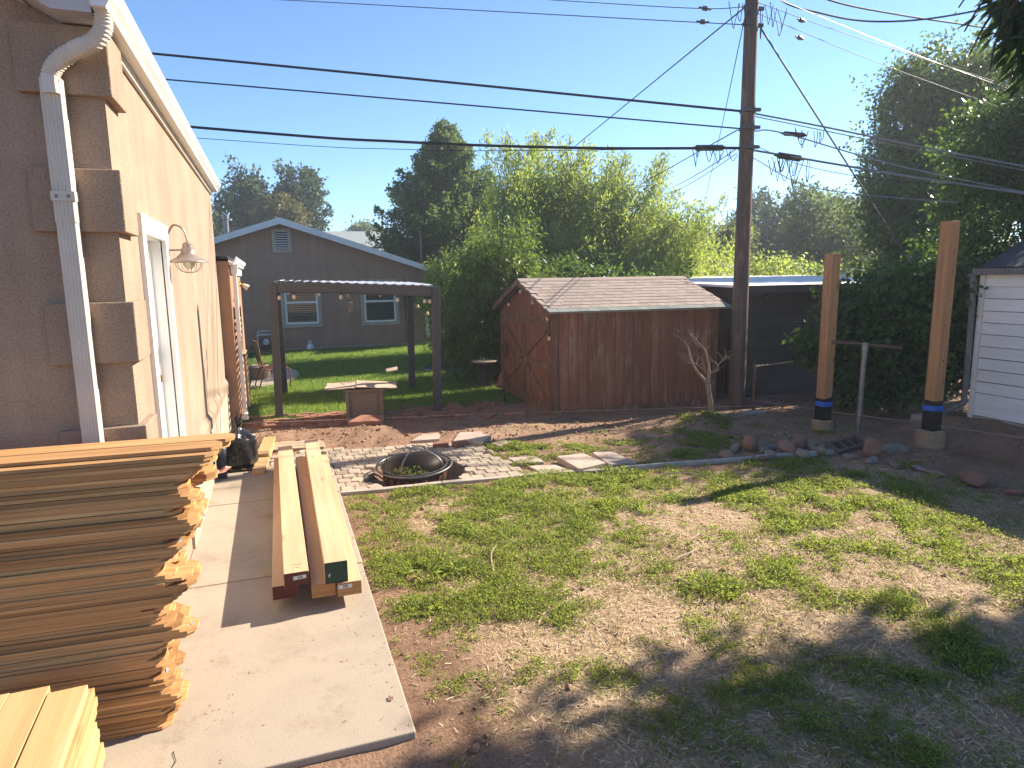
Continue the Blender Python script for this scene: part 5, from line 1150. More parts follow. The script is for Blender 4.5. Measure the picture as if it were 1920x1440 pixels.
b = MB(); b.add(vs, [(i * seg + k, i * seg + (k + 1) % seg, (i + 1) * seg + (k + 1) % seg, (i + 1) * seg + k) for i in range(rows - 1) for k in range(seg)] + [tuple(reversed(range(seg)))]); b.build('sack', M['bag'], t, smooth=True)
b = MB()
for k in range(7):
    a = k * .9; tip = Vector((.07 * math.cos(a) * (1 if k % 2 else .4), .05 * math.sin(a), .56 + .05 * (k % 3))); b.tube([Vector((0, 0, .44)), Vector((.01 * math.cos(a), .01 * math.sin(a), .475)), Vector((.03 * math.cos(a + .5), .03 * math.sin(a + .5), .52)), tip], [.014, .011, .022, .003], 5)
b.build('tied_top', M['bag'], t)
t = thing('corrugated_pipe', 'black corrugated drain pipe arching behind the bin bag', 'pipe', (-.63, 7.6, 0), local=True)
cv = bez([(.0, -.12, .05), (.0, -.10, .22), (.0, .0, .32), (.0, .14, .30), (.0, .30, .12), (0, .34, 0)], 14); b = MB(); b.tube(cv, [.052 if (i // 1) % 2 else .046 for i in range(len(cv))], 12); b.build('pipe_run', M['pipe_black'], t)

# ================================================================== sunken fire pit with domed mesh lid
t = thing('fire_pit', 'round black steel fire pit with domed mesh lid sunk in the paver patio', 'fire pit', (PIT[0], PIT[1], .005), local=True)
TL = Matrix.Rotation(R(3.5), 3, 'X') @ Matrix.Rotation(R(-2), 3, 'Y')
b = MB(); b.lathe([(.06, -.14), (.24, -.13), (.325, -.10), (.335, -.02), (.345, .10), (.352, .118), (.347, .118), (.33, .0), (.31, -.085), (.20, -.115), (.0, -.12)], (0, 0, 0), 44, TL); b.build('bowl', M['black_metal'], t, smooth=True)
b = MB(); b.torus(TL @ Vector((0, 0, .112)), .405, .0125, 64, 10, TL); b.build('outer_ring', M['rim_metal'], t, smooth=True)
b = MB(); b.torus(TL @ Vector((0, 0, .116)), .352, .007, 56, 8, TL); b.build('bowl_rim', M['rim_metal'], t, smooth=True)
b = MB()
for k in range(4): a = k * math.pi / 2 + .6; b.tube([TL @ Vector((.345 * math.cos(a), .345 * math.sin(a), .09)), TL @ Vector((.40 * math.cos(a), .40 * math.sin(a), .11))], .008, 6)
b.build('ring_bracket', M['rim_metal'], t)
for k in range(22):     # arched cut-outs in the bowl wall
    a = k * 2 * math.pi / 22; b = MB(); Rm = TL @ Matrix.Rotation(a, 3, 'Z')
    arc = [(-.022, -.05), (-.020, -.01), (-.012, .012), (0, .020), (.012, .012), (.020, -.01), (.022, -.05)]
    b.tube([Rm @ Vector((.338 + .03 * (z + .05), y, z + .02)) for y, z in arc], .006, 5); b.tube([Rm @ Vector((.339 + .03 * (z + .05), y * .5, z * .7 + .015)) for y, z in arc], .004, 5); b.build('scroll_cutout', M['rust'], t)
b = MB(); b.tube([(0, 0, -.1), (0, 0, .02)], .01, 6)
for k in range(3): a = k * 2.09 + .5; b.tube([(.25 * math.cos(a), .25 * math.sin(a), -.05), (.33 * math.cos(a), .33 * math.sin(a), -.15)], .014, 6)
b.build('leg', M['black_metal'], t)
lid = MB(); RD, HD = .335, .175
def dome(a, f): th = f * math.pi / 2; return TL @ Vector((RD * math.sin(th) * math.cos(a), RD * math.sin(th) * math.sin(a), .122 + HD * math.cos(th)))
nm = 104
for k in range(nm):
    a = k * 2 * math.pi / nm
    for i in range(12):
        f0_, f1_ = .10 + .9 * i / 12, .10 + .9 * (i + 1) / 12; da = .0013 / RD
        lid.add([dome(a - da / max(f0_, .2), f0_), dome(a + da / max(f0_, .2), f0_), dome(a + da, f1_), dome(a - da, f1_)], [(0, 1, 2, 3)])
for i in range(1, 27):
    f = .08 + .92 * i / 27
    for k in range(36):
        a0, a1 = k * 2 * math.pi / 36, (k + 1) * 2 * math.pi / 36; lid.add([dome(a0, f - .003), dome(a1, f - .003), dome(a1, f + .003), dome(a0, f + .003)], [(0, 1, 2, 3)])
lid.build('lid_mesh', M['black_metal'], t, kind='stuff')
for k in range(4):
    a = k * math.pi / 2 + .95; b = MB(); b.sweep([dome(a, f) + TL @ Vector((0, 0, .003)) for f in np.linspace(.02, 1, 14)], [(-.0115, -.0015), (.0115, -.0015), (.0115, .0015), (-.0115, .0015)], upv=TL @ Vector((math.cos(a), math.sin(a), .8))); b.build('lid_strap', M['rim_metal'], t)
b = MB(); b.torus(TL @ Vector((0, 0, .310)), .030, .006, 22, 7, TL @ Matrix.Rotation(R(25), 3, 'X')); b.lathe([(0, .293), (.05, .293), (.05, .299), (0, .301)], (0, 0, 0), 16, TL); b.build('lid_handle', M['rim_metal'], t, smooth=True)

# ================================================================== two wrapped posts in tube footings
def tube_post(name, x, y, ztube, rt, zwrap, ztape, ztop, lean, label):
    t = thing(name, label, 'post', (x, y, 0), R(2), local=True); w = .070
    zg = float(gh(x, y))
    b = MB(); b.lathe([(rt, zg - .1), (rt * 1.0, ztube), (rt - .006, ztube + .004), (rt - .010, ztube), (rt - .011, ztube - .02), (0, ztube - .02)], (0, 0, 0), 36); b.build('footing_tube', M['tube_card'], t, smooth=True)
    b = MB(); b.lathe([(rt - .012, ztube - .015), (rt * .6, ztube - .006), (0, ztube + .006)], (0, 0, 0), 24); b.build('concrete_fill', M['concrete_dark'], t)
    b = MB()
    for k in range(7):
        z = ztube - .035 - .011 * (k % 2); a = R(205) + k * .10; p = Vector((math.cos(a), math.sin(a), 0)); q = Vector((math.cos(a + .06), math.sin(a + .06), 0))
        if k == 3: continue
        b.add([p * (rt + .001) + Vector((0, 0, z)), q * (rt + .001) + Vector((0, 0, z)), q * (rt + .001) + Vector((0, 0, z + .006 + .003 * (k % 3))), p * (rt + .001) + Vector((0, 0, z + .005))], [(0, 1, 2, 3)])
    b.build('stamped_print', M['ink'], t)
    def seg(z0, z1, s, nm, mt, bev=.004, rag=0):
        f = lambda z: (z - ztube) / (ztop - ztube); a, c = f(z0), f(z1); q = MB(); sgn = ((-s, -s), (s, -s), (s, s), (-s, s)); rr = random.Random(nm + label)
        q.add([(px + lean[0] * a, py + lean[1] * a, z0) for px, py in sgn] + [(px + lean[0] * c, py + lean[1] * c, z1 + (rr.uniform(-rag, rag) if rag else 0)) for px, py in sgn], [(3, 2, 1, 0), (4, 5, 6, 7), (0, 1, 5, 4), (1, 2, 6, 5), (2, 3, 7, 6), (3, 0, 4, 7)])
        return q.build(nm, mt, t, bevel=bev)
    ck = MB(); rr = random.Random(label + 'c')
    for k in range(7):
        z0 = rr.uniform(zwrap + .1, ztop - .5); h = rr.uniform(.15, .5); f = (z0 - ztube) / (ztop - ztube); u = rr.uniform(-.045, .045); e = .0006; tw_ = rr.uniform(.0012, .003); ox, oy = lean[0] * f, lean[1] * f; ot = lean[0] * (z0 + h - ztube) / (ztop - ztube); oyt = lean[1] * (z0 + h - ztube) / (ztop - ztube); um = u + rr.uniform(-.004, .004)
        if k % 2: ck.add([(ox - w - e, oy + u, z0), (.5 * (ox + ot) - w - e, .5 * (oy + oyt) + um + tw_, z0 + h / 2), (ot - w - e, oyt + u, z0 + h), (.5 * (ox + ot) - w - e, .5 * (oy + oyt) + um - tw_, z0 + h / 2)], [(0, 1, 2, 3)])
        else: ck.add([(ox + u, oy - w - e, z0), (.5 * (ox + ot) + um + tw_, .5 * (oy + oyt) - w - e, z0 + h / 2), (ot + u, oyt - w - e, z0 + h), (.5 * (ox + ot) + um - tw_, .5 * (oy + oyt) - w - e, z0 + h / 2)], [(0, 1, 2, 3)])
    for k in range(9):
        z0 = rr.uniform(zwrap + .1, ztop - .1); f = (z0 - ztube) / (ztop - ztube); u = rr.uniform(-.04, .04); r_ = rr.uniform(.006, .014); px_, py_ = lean[0] * f, lean[1] * f
        pts_ = [(r_ * math.cos(a * .785) * .8, r_ * math.sin(a * .785)) for a in range(8)]
        ck.add([(px_ - w - .0008, py_ + u + p, z0 + q) for p, q in pts_] if k % 2 else [(px_ + u + p, py_ - w - .0008, z0 + q) for p, q in pts_], [tuple(range(8))])
    ck.build('knots_and_checks', M['knot'], t, kind='stuff')
    seg(ztube - .02, ztop, w, 'timber', M['post_wood']); seg(ztube - .01, zwrap, w + .004, 'plastic_wrap', M['black_plastic'], .003, .02); seg(ztape - .032, ztape + .032, w + .007, 'blue_tape', M['blue_tape'], .003)
    return t
tube_post('wrapped_post', 6.93, 6.96, .150, .135, .455, .365, 2.36, (.02, .01), 'shorter new timber post with blue tape in a cardboard footing tube, beside the pipe clothesline')
tube_post('wrapped_post', 7.45, 5.78, .205, .160, .575, .475, 2.68, (.03, .0), 'taller new timber post with blue tape in a cardboard footing tube, nearer the white shed')
o = MB().lathe([(.10, -.1), (.10, .17), (.096, .175), (0, .175)], (7.72, 5.95, 0), 24).build('footing_tube', M['tube_card']); tag(o, 'empty pale footing tube beside the taller post', 'footing')
# T shaped clothesline pole
t = thing('clothesline_pole', 'rusty T shaped steel pipe clothesline pole between the two posts', 'pole', (7.2, 6.62, 0))
MB().tube([(7.2, 6.62, -.1), (7.215, 6.61, 1.17)], .034, 14).build('upright', M['galv'], t, smooth=True)
MB().tube([(6.95, 6.90, 1.205), (7.215, 6.61, 1.185), (7.50, 6.30, 1.15)], .021, 10).build('crossbar', M['rust_pipe'], t, smooth=True)
MB().tube([(7.212, 6.612, 1.10), (7.216, 6.609, 1.205)], .041, 12).build('pipe_tee', M['galv'], t)
for f in (.12, .35, .8): p = Vector((6.95, 6.90, 1.205)).lerp(Vector((7.50, 6.30, 1.15)), f); MB().tube([p + Vector((0, 0, .015)), p + Vector((0, 0, .045))], .006, 6).build('hook', M['rust_pipe'], t)
# mason string line
b = MB(); b.tube([(-.69, 10.02, .13), (2.6, 9.35, .12), (6.85, 8.1, .14)], .0022, 4); o = b.build('string_line', M['string']); tag(o, 'thin builders string stretched low from the house corner across the yard', 'string')
b = MB(); b.tube([(6.98, 8.40, .16), (6.98, 6.9, .26), (7.46, 5.72, .27), (8.0, 4.2, .26)], .0022, 4); o = b.build('string_line', M['string']); tag(o, 'thin builders string stretched past the two wrapped posts', 'string')

# ================================================================== utility pole and its cables
PX, PY = 6.90, 8.72
t = thing('utility_pole', 'tall weathered wooden utility pole behind the bare tree', 'utility pole', (PX, PY, 0), local=True)
b = MB(); prof = [(.132, -.2), (.127, .3), (.120, 1.5), (.112, 3.0), (.105, 4.5), (.098, 6.0), (.095, 6.9), (0, 6.92)]; b.lathe(prof, (0, 0, 0), 22); b.build('pole_shaft', M['polewood'], t, smooth=True)
for z in (4.27, 4.52, 3.99): b = MB(); b.lathe([(.116, -.016), (.122, -.015), (.122, .015), (.116, .016)], (0, 0, z), 20); b.obox((-.02, -.14, z), (.26, .05, .045)); b.build('clamp_band', M['darkgrey_metal'], t)
for z, L_ in ((5.95, .5), (5.72, .42)): b = MB(); b.bar((-.16, -.02, z), (.16, -.06, z), .04, .05); b.build('bracket', M['darkgrey_metal'], t)
for k in range(9): a = 2.6 + (k % 2) * 1.3; z = .9 + k * .42; MB().tube([(.12 * math.cos(a), .12 * math.sin(a), z), (.16 * math.cos(a), .16 * math.sin(a), z)], .007, 6).build('step_bolt', M['galv'], t)
P = lambda dx, dy, z: Vector((PX + dx, PY + dy, z))
def wire(pts, r, label, mt='wire', name='overhead_wire', sag=0.0, n=10, group=None):
    r *= .82
    if len(pts) == 2 and sag:
        a, c = Vector(pts[0]), Vector(pts[1]); L_ = [a.lerp(c, i / 20) - Vector((0, 0, sag * 4 * (i / 20) * (1 - i / 20))) for i in range(21)]
    elif len(pts) == 2: L_ = [Vector(pts[0]).lerp(Vector(pts[1]), i / 6) for i in range(7)]
    else: L_ = bez(pts, n)
    o = MB().tube(L_, r, 6).build(name, M[mt], origin=tuple(L_[0]), smooth=True); return tag(o, label, 'wire', group)
ext = lambda a, c, k: tuple(Vector(a) + (Vector(c) - Vector(a)) * k)
a = P(-.13, 0, 4.52); wire([a, ext(a, (-1.46, 12, 5.56), 1.0), ext(a, (-1.46, 12, 5.54), 2.6)], .022, 'thick black cable, highest of the three crossing from pole to stucco roof')
a = P(-.13, 0, 4.27); wire([a, ext(a, (-1.30, 12, 5.20), 1.0), ext(a, (-1.30, 12, 5.19), 2.6)], .014, 'thin black cable, middle of the three crossing from pole to stucco roof')
a = P(-.13, 0, 3.99); wire([a, (4.6, 9.6, 4.045), (2.09, 10.7, 4.21), (-1.02, 12, 4.52), (-14, 17.2, 6.0)], .026, 'thick black cable, lowest of the three heavy ones left of the pole')
wire([P(-.13, 0, 4.0), (4.4, 9.7, 4.02), (2.09, 10.7, 4.10), (-1.02, 12, 4.36), (-14, 17.2, 5.7)], .006, 'hair thin wire just under the lowest heavy cable left of the pole')
wire([P(-.12, 0, 5.74), (6.19, 9, 5.79), (.53, 14, 7.28), (-9, 22.5, 9.8)], .008, 'thin wire entering at the top of the view left of the pole')
wire([P(-.12, 0, 5.97), (6.18, 9.05, 6.0), (4.74, 11, 6.66), (0, 17.5, 8.9)], .007, 'short thin wire at the very top left of the pole')
wire([P(-.08, .1, 5.98), (8.69, 20.21, 5.70), (10.6, 32, 5.4)], .013, 'black service cable slanting down left behind the bamboo')
wire([P(-.02, .12, 5.9), (17.17, 24.6, 4.37)], .009, 'steep thin wire just left of the pole running far down behind', sag=.25)
wire([P(-.1, .1, 4.27), (12.01, 21.92, 5.01), (15, 30, 5.5)], .011, 'slack thin wire from the middle clamp down to the bamboo')
wire([P(-.1, .1, 4.0), (15.58, 25.64, 5.65)], .010, 'thin wire from the lowest clamp toward the far trees', sag=.15)
wire([P(-.1, .1, 3.93), (15.2, 25.64, 5.35)], .008, 'thinner twin wire under the one toward the far trees', sag=.2)
a = P(.13, 0, 4.50); wire([a, ext(a, (9.48, 7.35, 3.82), .35), ext(a, (9.48, 7.35, 3.80), 1), ext(a, (9.48, 7.35, 3.82), 2.2)], .016, 'bright aluminium cable, highest of the bundle right of the pole', 'wire_bare')
a = P(.13, 0, 4.46); wire([a, ext(a, (9.42, 7.42, 3.78), 1), ext(a, (9.42, 7.42, 3.80), 2.2)], .009, 'bright thin wire twinned under the highest aluminium cable', 'wire_bare')
a = P(.13, 0, 4.25); wire([a, P(.5, -.2, 4.20), ext(a, (9.1, 7.82, 3.66), 1), ext(a, (9.1, 7.82, 3.70), 2.2)], .012, 'aluminium cable in the middle of the bundle right of the pole', 'wire_bare')
a = P(.13, 0, 3.97); wire([a, ext(a, (9.2, 7.7, 3.50), 1), ext(a, (9.2, 7.7, 3.52), 2.0)], .020, 'heavy silver cable, lowest of the bundle right of the pole', 'wire_bare')
a = P(.13, 0, 3.86); wire([a, P(.9, -.25, 3.45), P(1.9, -.6, 3.28), P(3.2, -1.0, 3.16)], .009, 'slack shiny drop wire sagging below the bundle right of the pole', 'wire_bare')
a = P(.13, 0, 4.05); wire([a, P(.9, -.2, 3.75), P(2.1, -.6, 3.52), P(3.6, -1.1, 3.40)], .006, 'thin black drop wire between the silver cables', 'wire')
a = P(.13, .02, 5.78); wire([a, (9.44, 8.94, 3.54), (11.5, 9.13, 1.65)], .016, 'thick guy cable slanting down right from the pole top')
wire([(7.0, 8.75, 6.6), (7.78, 9.14, 6.33), (8.56, 9.11, 6.21), (9.36, 9.02, 6.15), (10.09, 8.66, 6.12), (10.74, 8.18, 6.16), (11.02, 7.8, 6.21), (12.2, 6.3, 6.6)], .017, 'heavy twisted service cable sagging across the top right of the sky')
wire([(7.02, 8.7, 6.5), (8.29, 8.68, 6.22), (9.66, 8.69, 6.17), (11.01, 8.64, 6.15), (11.69, 8.59, 6.14), (14, 8.5, 6.25)], .016, 'straighter twisted service cable crossing another at the top right')
wire([P(.13, 0, 5.9), (10.45, 9.32, 5.58), (16, 10.3, 5.2)], .006, 'faint thin wire from pole top to the big right hand tree')
wire([P(.13, 0, 6.2), (12.35, 10.18, 6.13), (18, 11.8, 6.2)], .0035, 'faintest wire high on the right, ending at the big tree', 'wire_bare')
wire([P(.13, 0, 6.05), (9.5, 9.2, 5.95), (15, 10.4, 5.9)], .006, 'faint wire with a small black spacer near the pole top')
# splice closures and looping leads hung on the cables
def closure(p, d, L_, r, label):
    d = Vector(d).normalized(); p = Vector(p); o = MB().tube([p, p + d * L_ * .12, p + d * L_ * .13, p + d * L_ * .87, p + d * L_ * .88, p + d * L_], [r * .4, r * .6, r, r, r * .6, r * .4], 10).build('splice_closure', M['black_plastic']); return tag(o, label, 'splice case')
closure(P(-.95, .02, 3.955), (1, -.02, .05), .60, .045, 'black splice case on the lowest cable just left of the pole')
closure(P(.42, -.12, 3.90), (1, -.38, -.18), .46, .048, 'black splice case on the lowest cable just right of the pole')
closure(P(.50, -.15, 4.21), (1, -.35, -.1), .40, .034, 'slim black splice case on the middle cable right of the pole')
rr = random.Random(44)
def loops(c, n, s, label):
    b = MB()
    for k in range(n):
        p = Vector(c) + Vector((rr.uniform(-.35, .35), rr.uniform(-.08, .08), rr.uniform(-.03, .03))); q = p + Vector((rr.uniform(-.25, .3), rr.uniform(-.1, .1), rr.uniform(-.02, .05)))
        mdl = (p + q) / 2 - Vector((0, 0, rr.uniform(.08, .28) * s)); b.tube(bez([p, p.lerp(mdl, .6) + Vector((rr.uniform(-.03, .03), 0, -.02)), mdl, q.lerp(mdl, .5), q], 5), .006, 4)
    o = b.build('cable_leads', M['wire'], kind='stuff'); tag(o, label)
loops(P(-.5, -.02, 3.93), 8, .9, 'tangle of thin black leads looping under the splice case left of the pole')
loops(P(.7, -.2, 3.82), 11, 1.5, 'tangle of thin black leads looping under the splice case right of the pole')
loops(P(.9, -.3, 4.25), 6, 1.0, 'thin leads looping between the cables right of the pole')
loops(P(0, -.1, 5.95), 12, 1.6, 'jumper leads looping round the top of the pole')
for p, d, lab in ((P(-.55, .25, 5.80), (-.5, .4, .12), 'small insulator on the thin wire left of the pole top'), (P(-.45, .35, 6.02), (-.5, .4, .2), 'small insulator on the topmost wire left of the pole'), (P(.95, .12, 5.96), (1, .2, -.03), 'small black insulator on the faint wire right of the pole top'), (P(.95, .14, 5.72), (1, .2, -.08), 'small black insulator below another right of the pole top')):
    d = Vector(d).normalized(); o = MB().tube([p, p + d * .05, p + d * .06, p + d * .13, p + d * .14, p + d * .19], [.014, .014, .034, .034, .014, .014], 9).build('insulator', M['darkgrey_metal']); tag(o, lab, 'insulator')

# ================================================================== things on the lawn
t = thing('patio_slab', None, None); tag(t, 'round edged concrete pad with brick border on the lawn by the annex', kind='structure')
b = MB(); n = 40; C_ = Vector((-.55, 15.9)); pts = [(C_.x + 1.0 * math.cos(a) , C_.y + 1.75 * math.sin(a)) for a in np.linspace(-math.pi / 2, math.pi / 2, n)]; b.prism([(x, y, -.05) for x, y in pts], (0, 0, .085)); b.build('pad', M['concrete'], t)
t = thing('garden_chair', 'rusty metal garden chair with perforated seat by the annex', 'chair', (-.1, 14.15, 0), R(100), local=True)
b = MB()
for sx in (-1, 1): b.tube(bez([(sx * .27, -.27, 0), (sx * .265, -.25, .40), (sx * .25, .18, .40), (sx * .25, .30, .95)], 6), .014, 8); b.tube([(sx * .25, .2, .40), (sx * .26, .33, 0)], .013, 8)
b.build('frame', M['rust'], t, smooth=True)
for k in range(8):
    for j in range(7): pass
b = MB()
for k in range(8): b.box((-.25, -.26 + k * .06, .405), (.25, -.26 + k * .06 + .026, .412))
for k in range(7): b.box((-.25 + k * .079, -.26, .4125), (-.25 + k * .079 + .026, .19, .418))
b.build('seat', M['rust'], t)
b = MB(); b.bar((-.25, .215, .50), (.25, .215, .50), .02, .02); b.bar((-.25, .30, .94), (.25, .30, .94), .02, .03); b.build('back_rail', M['rust'], t)
b = MB(); b.add([(-.24, .222, .52), (.24, .222, .52), (.24, .296, .92), (-.24, .296, .92), (-.24, .230, .52), (.24, .230, .52), (.24, .304, .92), (-.24, .304, .92)], [(0, 1, 2, 3), (7, 6, 5, 4), (0, 4, 5, 1), (2, 6, 7, 3)]); b.build('backrest', M['darkgrey_metal'], t)
t = thing('stone_planter', 'small pale stone planter beside the garden chair', 'planter', (-.38, 15.3, .03)); b = MB(); b.lathe([(0, .03), (.16, .03), (.21, .10), (.22, .30), (.17, .34), (.15, .30), (0, .28)], (-.38, 15.3, 0), 14); b.build('pot', M['rock_tan'], t, smooth=True)
t = thing('garden_bed', 'kidney shaped bed of black sheeting with pale edging under the bush', 'garden bed', (4.3, 15.2, 0)); b = MB(); cen = Vector((4.25, 15.35)); pts = [(cen.x + .95 * math.cos(a) * (1 + .12 * math.cos(2 * a)), cen.y + .95 * math.sin(a)) for a in np.linspace(0, 2 * math.pi, 40, endpoint=False)]
b.prism([(x, y, -.02) for x, y in pts], (0, 0, .05)); b.build('ground_sheet', M['black_plastic'], t); b = MB(); b.tube([(x, y, .035) for x, y in pts + pts[:1]], .025, 8); b.build('edging', M['galv'], t)
t = thing('side_table', 'small round dark side table half hidden behind the shed corner', 'side table', (3.86, 12.35, 0)); b = MB(); b.lathe([(0, .50), (.24, .50), (.25, .52), (.24, .535), (0, .53)], (3.8, 12.35, 0), 20); b.build('tabletop', M['flag'], t); b = MB(); b.lathe([(.16, 0), (.15, .06), (.13, .3), (.15, .5)], (3.8, 12.35, 0), 14); b.build('pedestal', M['black_metal'], t, smooth=True)
t = thing('garden_lantern', 'rusty bell shaped garden ornament on a stake by the shed door', 'ornament', (3.62, 10.65, 0)); b = MB(); b.tube([(3.62, 10.65, -.05), (3.62, 10.65, .34)], .012, 6); b.build('stake', M['black_metal'], t); b = MB(); b.lathe([(.0, .28), (.12, .27), (.15, .30), (.10, .33), (.075, .46), (.03, .52), (0, .53)], (3.60, 10.65, 0), 12, Matrix.Identity(3)); b.build('bell', M['rust'], t)
# twigs, dead leaf, hose piece
def twig(pts, r, label, mt='twig', subs=()):
    t = MB().tube(bez(pts, 5), [r * (1 - .5 * i / (5 * (len(pts) - 1))) for i in range(5 * (len(pts) - 1) + 1)], 6)
    for s in subs: t.tube(bez(s, 4), r * .6, 5)
    o = t.build('fallen_twig', M[mt], smooth=True); return tag(o, label, 'twig')
twig([(2.70, 4.02, .03), (2.82, 4.05, .035), (2.92, 4.10, .04), (2.96, 4.22, .06)], .009, 'forked dry twig lying on the straw in the middle of the yard', subs=[[(2.96, 4.22, .06), (3.06, 4.28, .06), (3.12, 4.34, .04)], [(2.6, 4.0, .03), (2.66, 4.0, .03), (2.72, 4.02, .03)]])
twig([(1.36, 4.30, .03), (1.38, 4.42, .07), (1.42, 4.52, .09), (1.48, 4.60, .09)], .006, 'curved dry twig standing up among green weeds')
twig([(3.70, 5.86, .03), (3.85, 5.82, .06), (4.02, 5.70, .06), (4.12, 5.58, .04)], .008, 'pale bent twig lying beyond the weeds near the kerb')
o = MB().add([(.40, 3.04, .054), (.425, 3.035, .058), (.43, 3.065, .056), (.41, 3.075, .060)], [(0, 1, 2, 3)]).build('dead_leaf', M['rock_pink']); tag(o, 'brown dead leaf on the near end of the concrete path', 'leaf')
rock('rock', (.66, 4.60), (.07, .05, .05), 'small dark stone between path edge and weeds', 'cinder', 301)
# ================================================================== vegetation helpers
def unit(a): return a / np.maximum(np.linalg.norm(a, axis=1, keepdims=True), 1e-6)
def leaf_mesh(name, P, D, L, W, mat, rng, fold=.10):
    n = len(P); P = np.asarray(P, float); D = unit(np.asarray(D, float)); L = np.broadcast_to(np.asarray(L, float), n)[:, None]; W = np.broadcast_to(np.asarray(W, float), n)[:, None]
    S = unit(np.cross(D, rng.normal(size=(n, 3)))); N = np.cross(D, S)
    V = np.stack([P, P + D * L * .45 + S * W / 2 + N * L * fold, P + D * L - N * L * fold * .6, P + D * L * .45 - S * W / 2 + N * L * fold], 1).reshape(-1, 3)
    return mesh_np(name, V, np.arange(4 * n).reshape(n, 4), [mat])
def lobe_clumps(lobes, n, rng, pw=.28):
    A = np.array(lobes); w = (A[:, 3] * A[:, 4] * A[:, 5]) ** .67; idx = rng.choice(len(A), n, p=w / w.sum()); d = unit(rng.normal(size=(n, 3))); r = rng.random(n) ** pw
    r = r * (0.82 + .36 * rng.random(n)); C = A[idx, :3] + d * r[:, None] * A[idx, 3:]; return C, d
def leafy(rng, lobes, nclump, per, sig, droop=.3, pw=.28, out=.6, zmin=.05, gaps=1.0):
    C, d = lobe_clumps(lobes, int(nclump * 1.35), rng, pw); q = 1.1 / max(.25, float(np.mean(np.array(lobes)[:, 3]))) * 1.3
    nz = (vnoise(C[:, 0] + C[:, 2] * .7, C[:, 1] - C[:, 2] * .6, q, 3) + vnoise(C[:, 0] - C[:, 2], C[:, 1] + C[:, 2] * .4, q * 2.1, 5)) / 2
    k = (C[:, 2] > zmin) & (nz > (.36 if gaps else -1)); C, d = C[k], d[k]
    ln = np.repeat(rng.gamma(1.3, sig * .9, len(C)) * gaps, per); u = rng.random(len(C) * per); dd = np.repeat(unit(d * .9 + rng.normal(size=d.shape) * .35 + [0, 0, .35]), per, 0)
    P = np.repeat(C, per, 0) + dd * (ln * u)[:, None] + rng.normal(size=(len(C) * per, 3)) * sig * (1 - .45 * u)[:, None]; D = np.repeat(d, per, 0) * out + rng.normal(size=P.shape) * .7; D[:, 2] -= droop
    k = P[:, 2] > zmin; return P[k], D[k], C
def tree(name, base, lobes, nclump, per, sig, L, W, mat, label, seed, bark='bark', rtrunk=.15, group=None, cat='tree', droop=.3, pw=.28, limbs=8, gaps=1.0):
    rng = np.random.default_rng(seed); t = thing(name, label, cat, base, group=group); P, D, C = leafy(rng, lobes, nclump, per, sig, droop, pw, gaps=gaps)
    P = P - np.array(base); Lr = L * rng.uniform(.7, 1.3, len(P))
    o = link('crown', leaf_mesh('crown', P, D, Lr, W * Lr / L, M[mat], rng), t); ORG[o] = Vector((0, 0, 0)); o.location = (0, 0, 0)
    A = np.array(lobes); top = A[:, :3].mean(0); b = MB(); bs = Vector(base); tp = Vector(top); tp.x = tp.x * .6 + bs.x * .4; tp.y = tp.y * .6 + bs.y * .4
    b.tube(bez([bs - Vector((0, 0, .15)), bs.lerp(tp, .35) + Vector((.04, .03, 0)), tp], 6), [rtrunk * (1 - .7 * i / 12) for i in range(13)], 10)
    for i in range(limbs):
        c = Vector(C[rng.integers(len(C))]); s = bs.lerp(tp, rng.uniform(.45, .95)); b.tube(bez([s, s.lerp(c, .5) + Vector((0, 0, .1)), c], 4), [rtrunk * .4 * (1 - .85 * k / 8) for k in range(9)], 6)
    b.build('trunk', M[bark], t, smooth=True); return t

# ------------------------------------------------------------------ weeds, straw and lawn
rng = np.random.default_rng(77)
def scatter(n, x0, x1, y0, y1, mask, jit=1.0):
    X = rng.uniform(x0, x1, n); Y = rng.uniform(y0, y1, n); m_ = mask(X, Y); k = rng.random(n) < m_; return X[k], Y[k], m_[k]
# low leafy weeds: tufts of small leaves on short leaning stems
X, Y, Mk = scatter(74000, .45, 7.4, 1.3, 8.6, lambda x, y: np.clip((weedmask(x, y) - .065) * 1.2, 0, 1))
dist = np.hypot(X, Y); hum = fnoise(X, Y, 3.3, 61, 3)
ht = (.012 + .075 * Mk * hum) * rng.uniform(.6, 1.3, len(X)); per = 17
n = len(X) * per; a = rng.uniform(0, 2 * np.pi, n); f = rng.random(n) ** .7; rad = (.010 + .030 * rng.random(n)) * f
hx = np.repeat(ht, per); px = np.repeat(X, per) + np.cos(a) * rad; py = np.repeat(Y, per) + np.sin(a) * rad; pz = gh(px, py) + hx * f + .002
D = np.stack([np.cos(a), np.sin(a), rng.uniform(-.15, 1.0, n)], 1) + rng.normal(size=(n, 3)) * .35
Lw = np.repeat(.010 + .0016 * dist, per) * rng.uniform(.6, 1.35, n)
o = link('weeds', leaf_mesh('weeds', np.stack([px, py, pz], 1), D, Lw, Lw * rng.uniform(.35, .6, n), M['weed'], rng)); tag(o, 'patchy low green weeds covering the dry yard', kind='stuff')
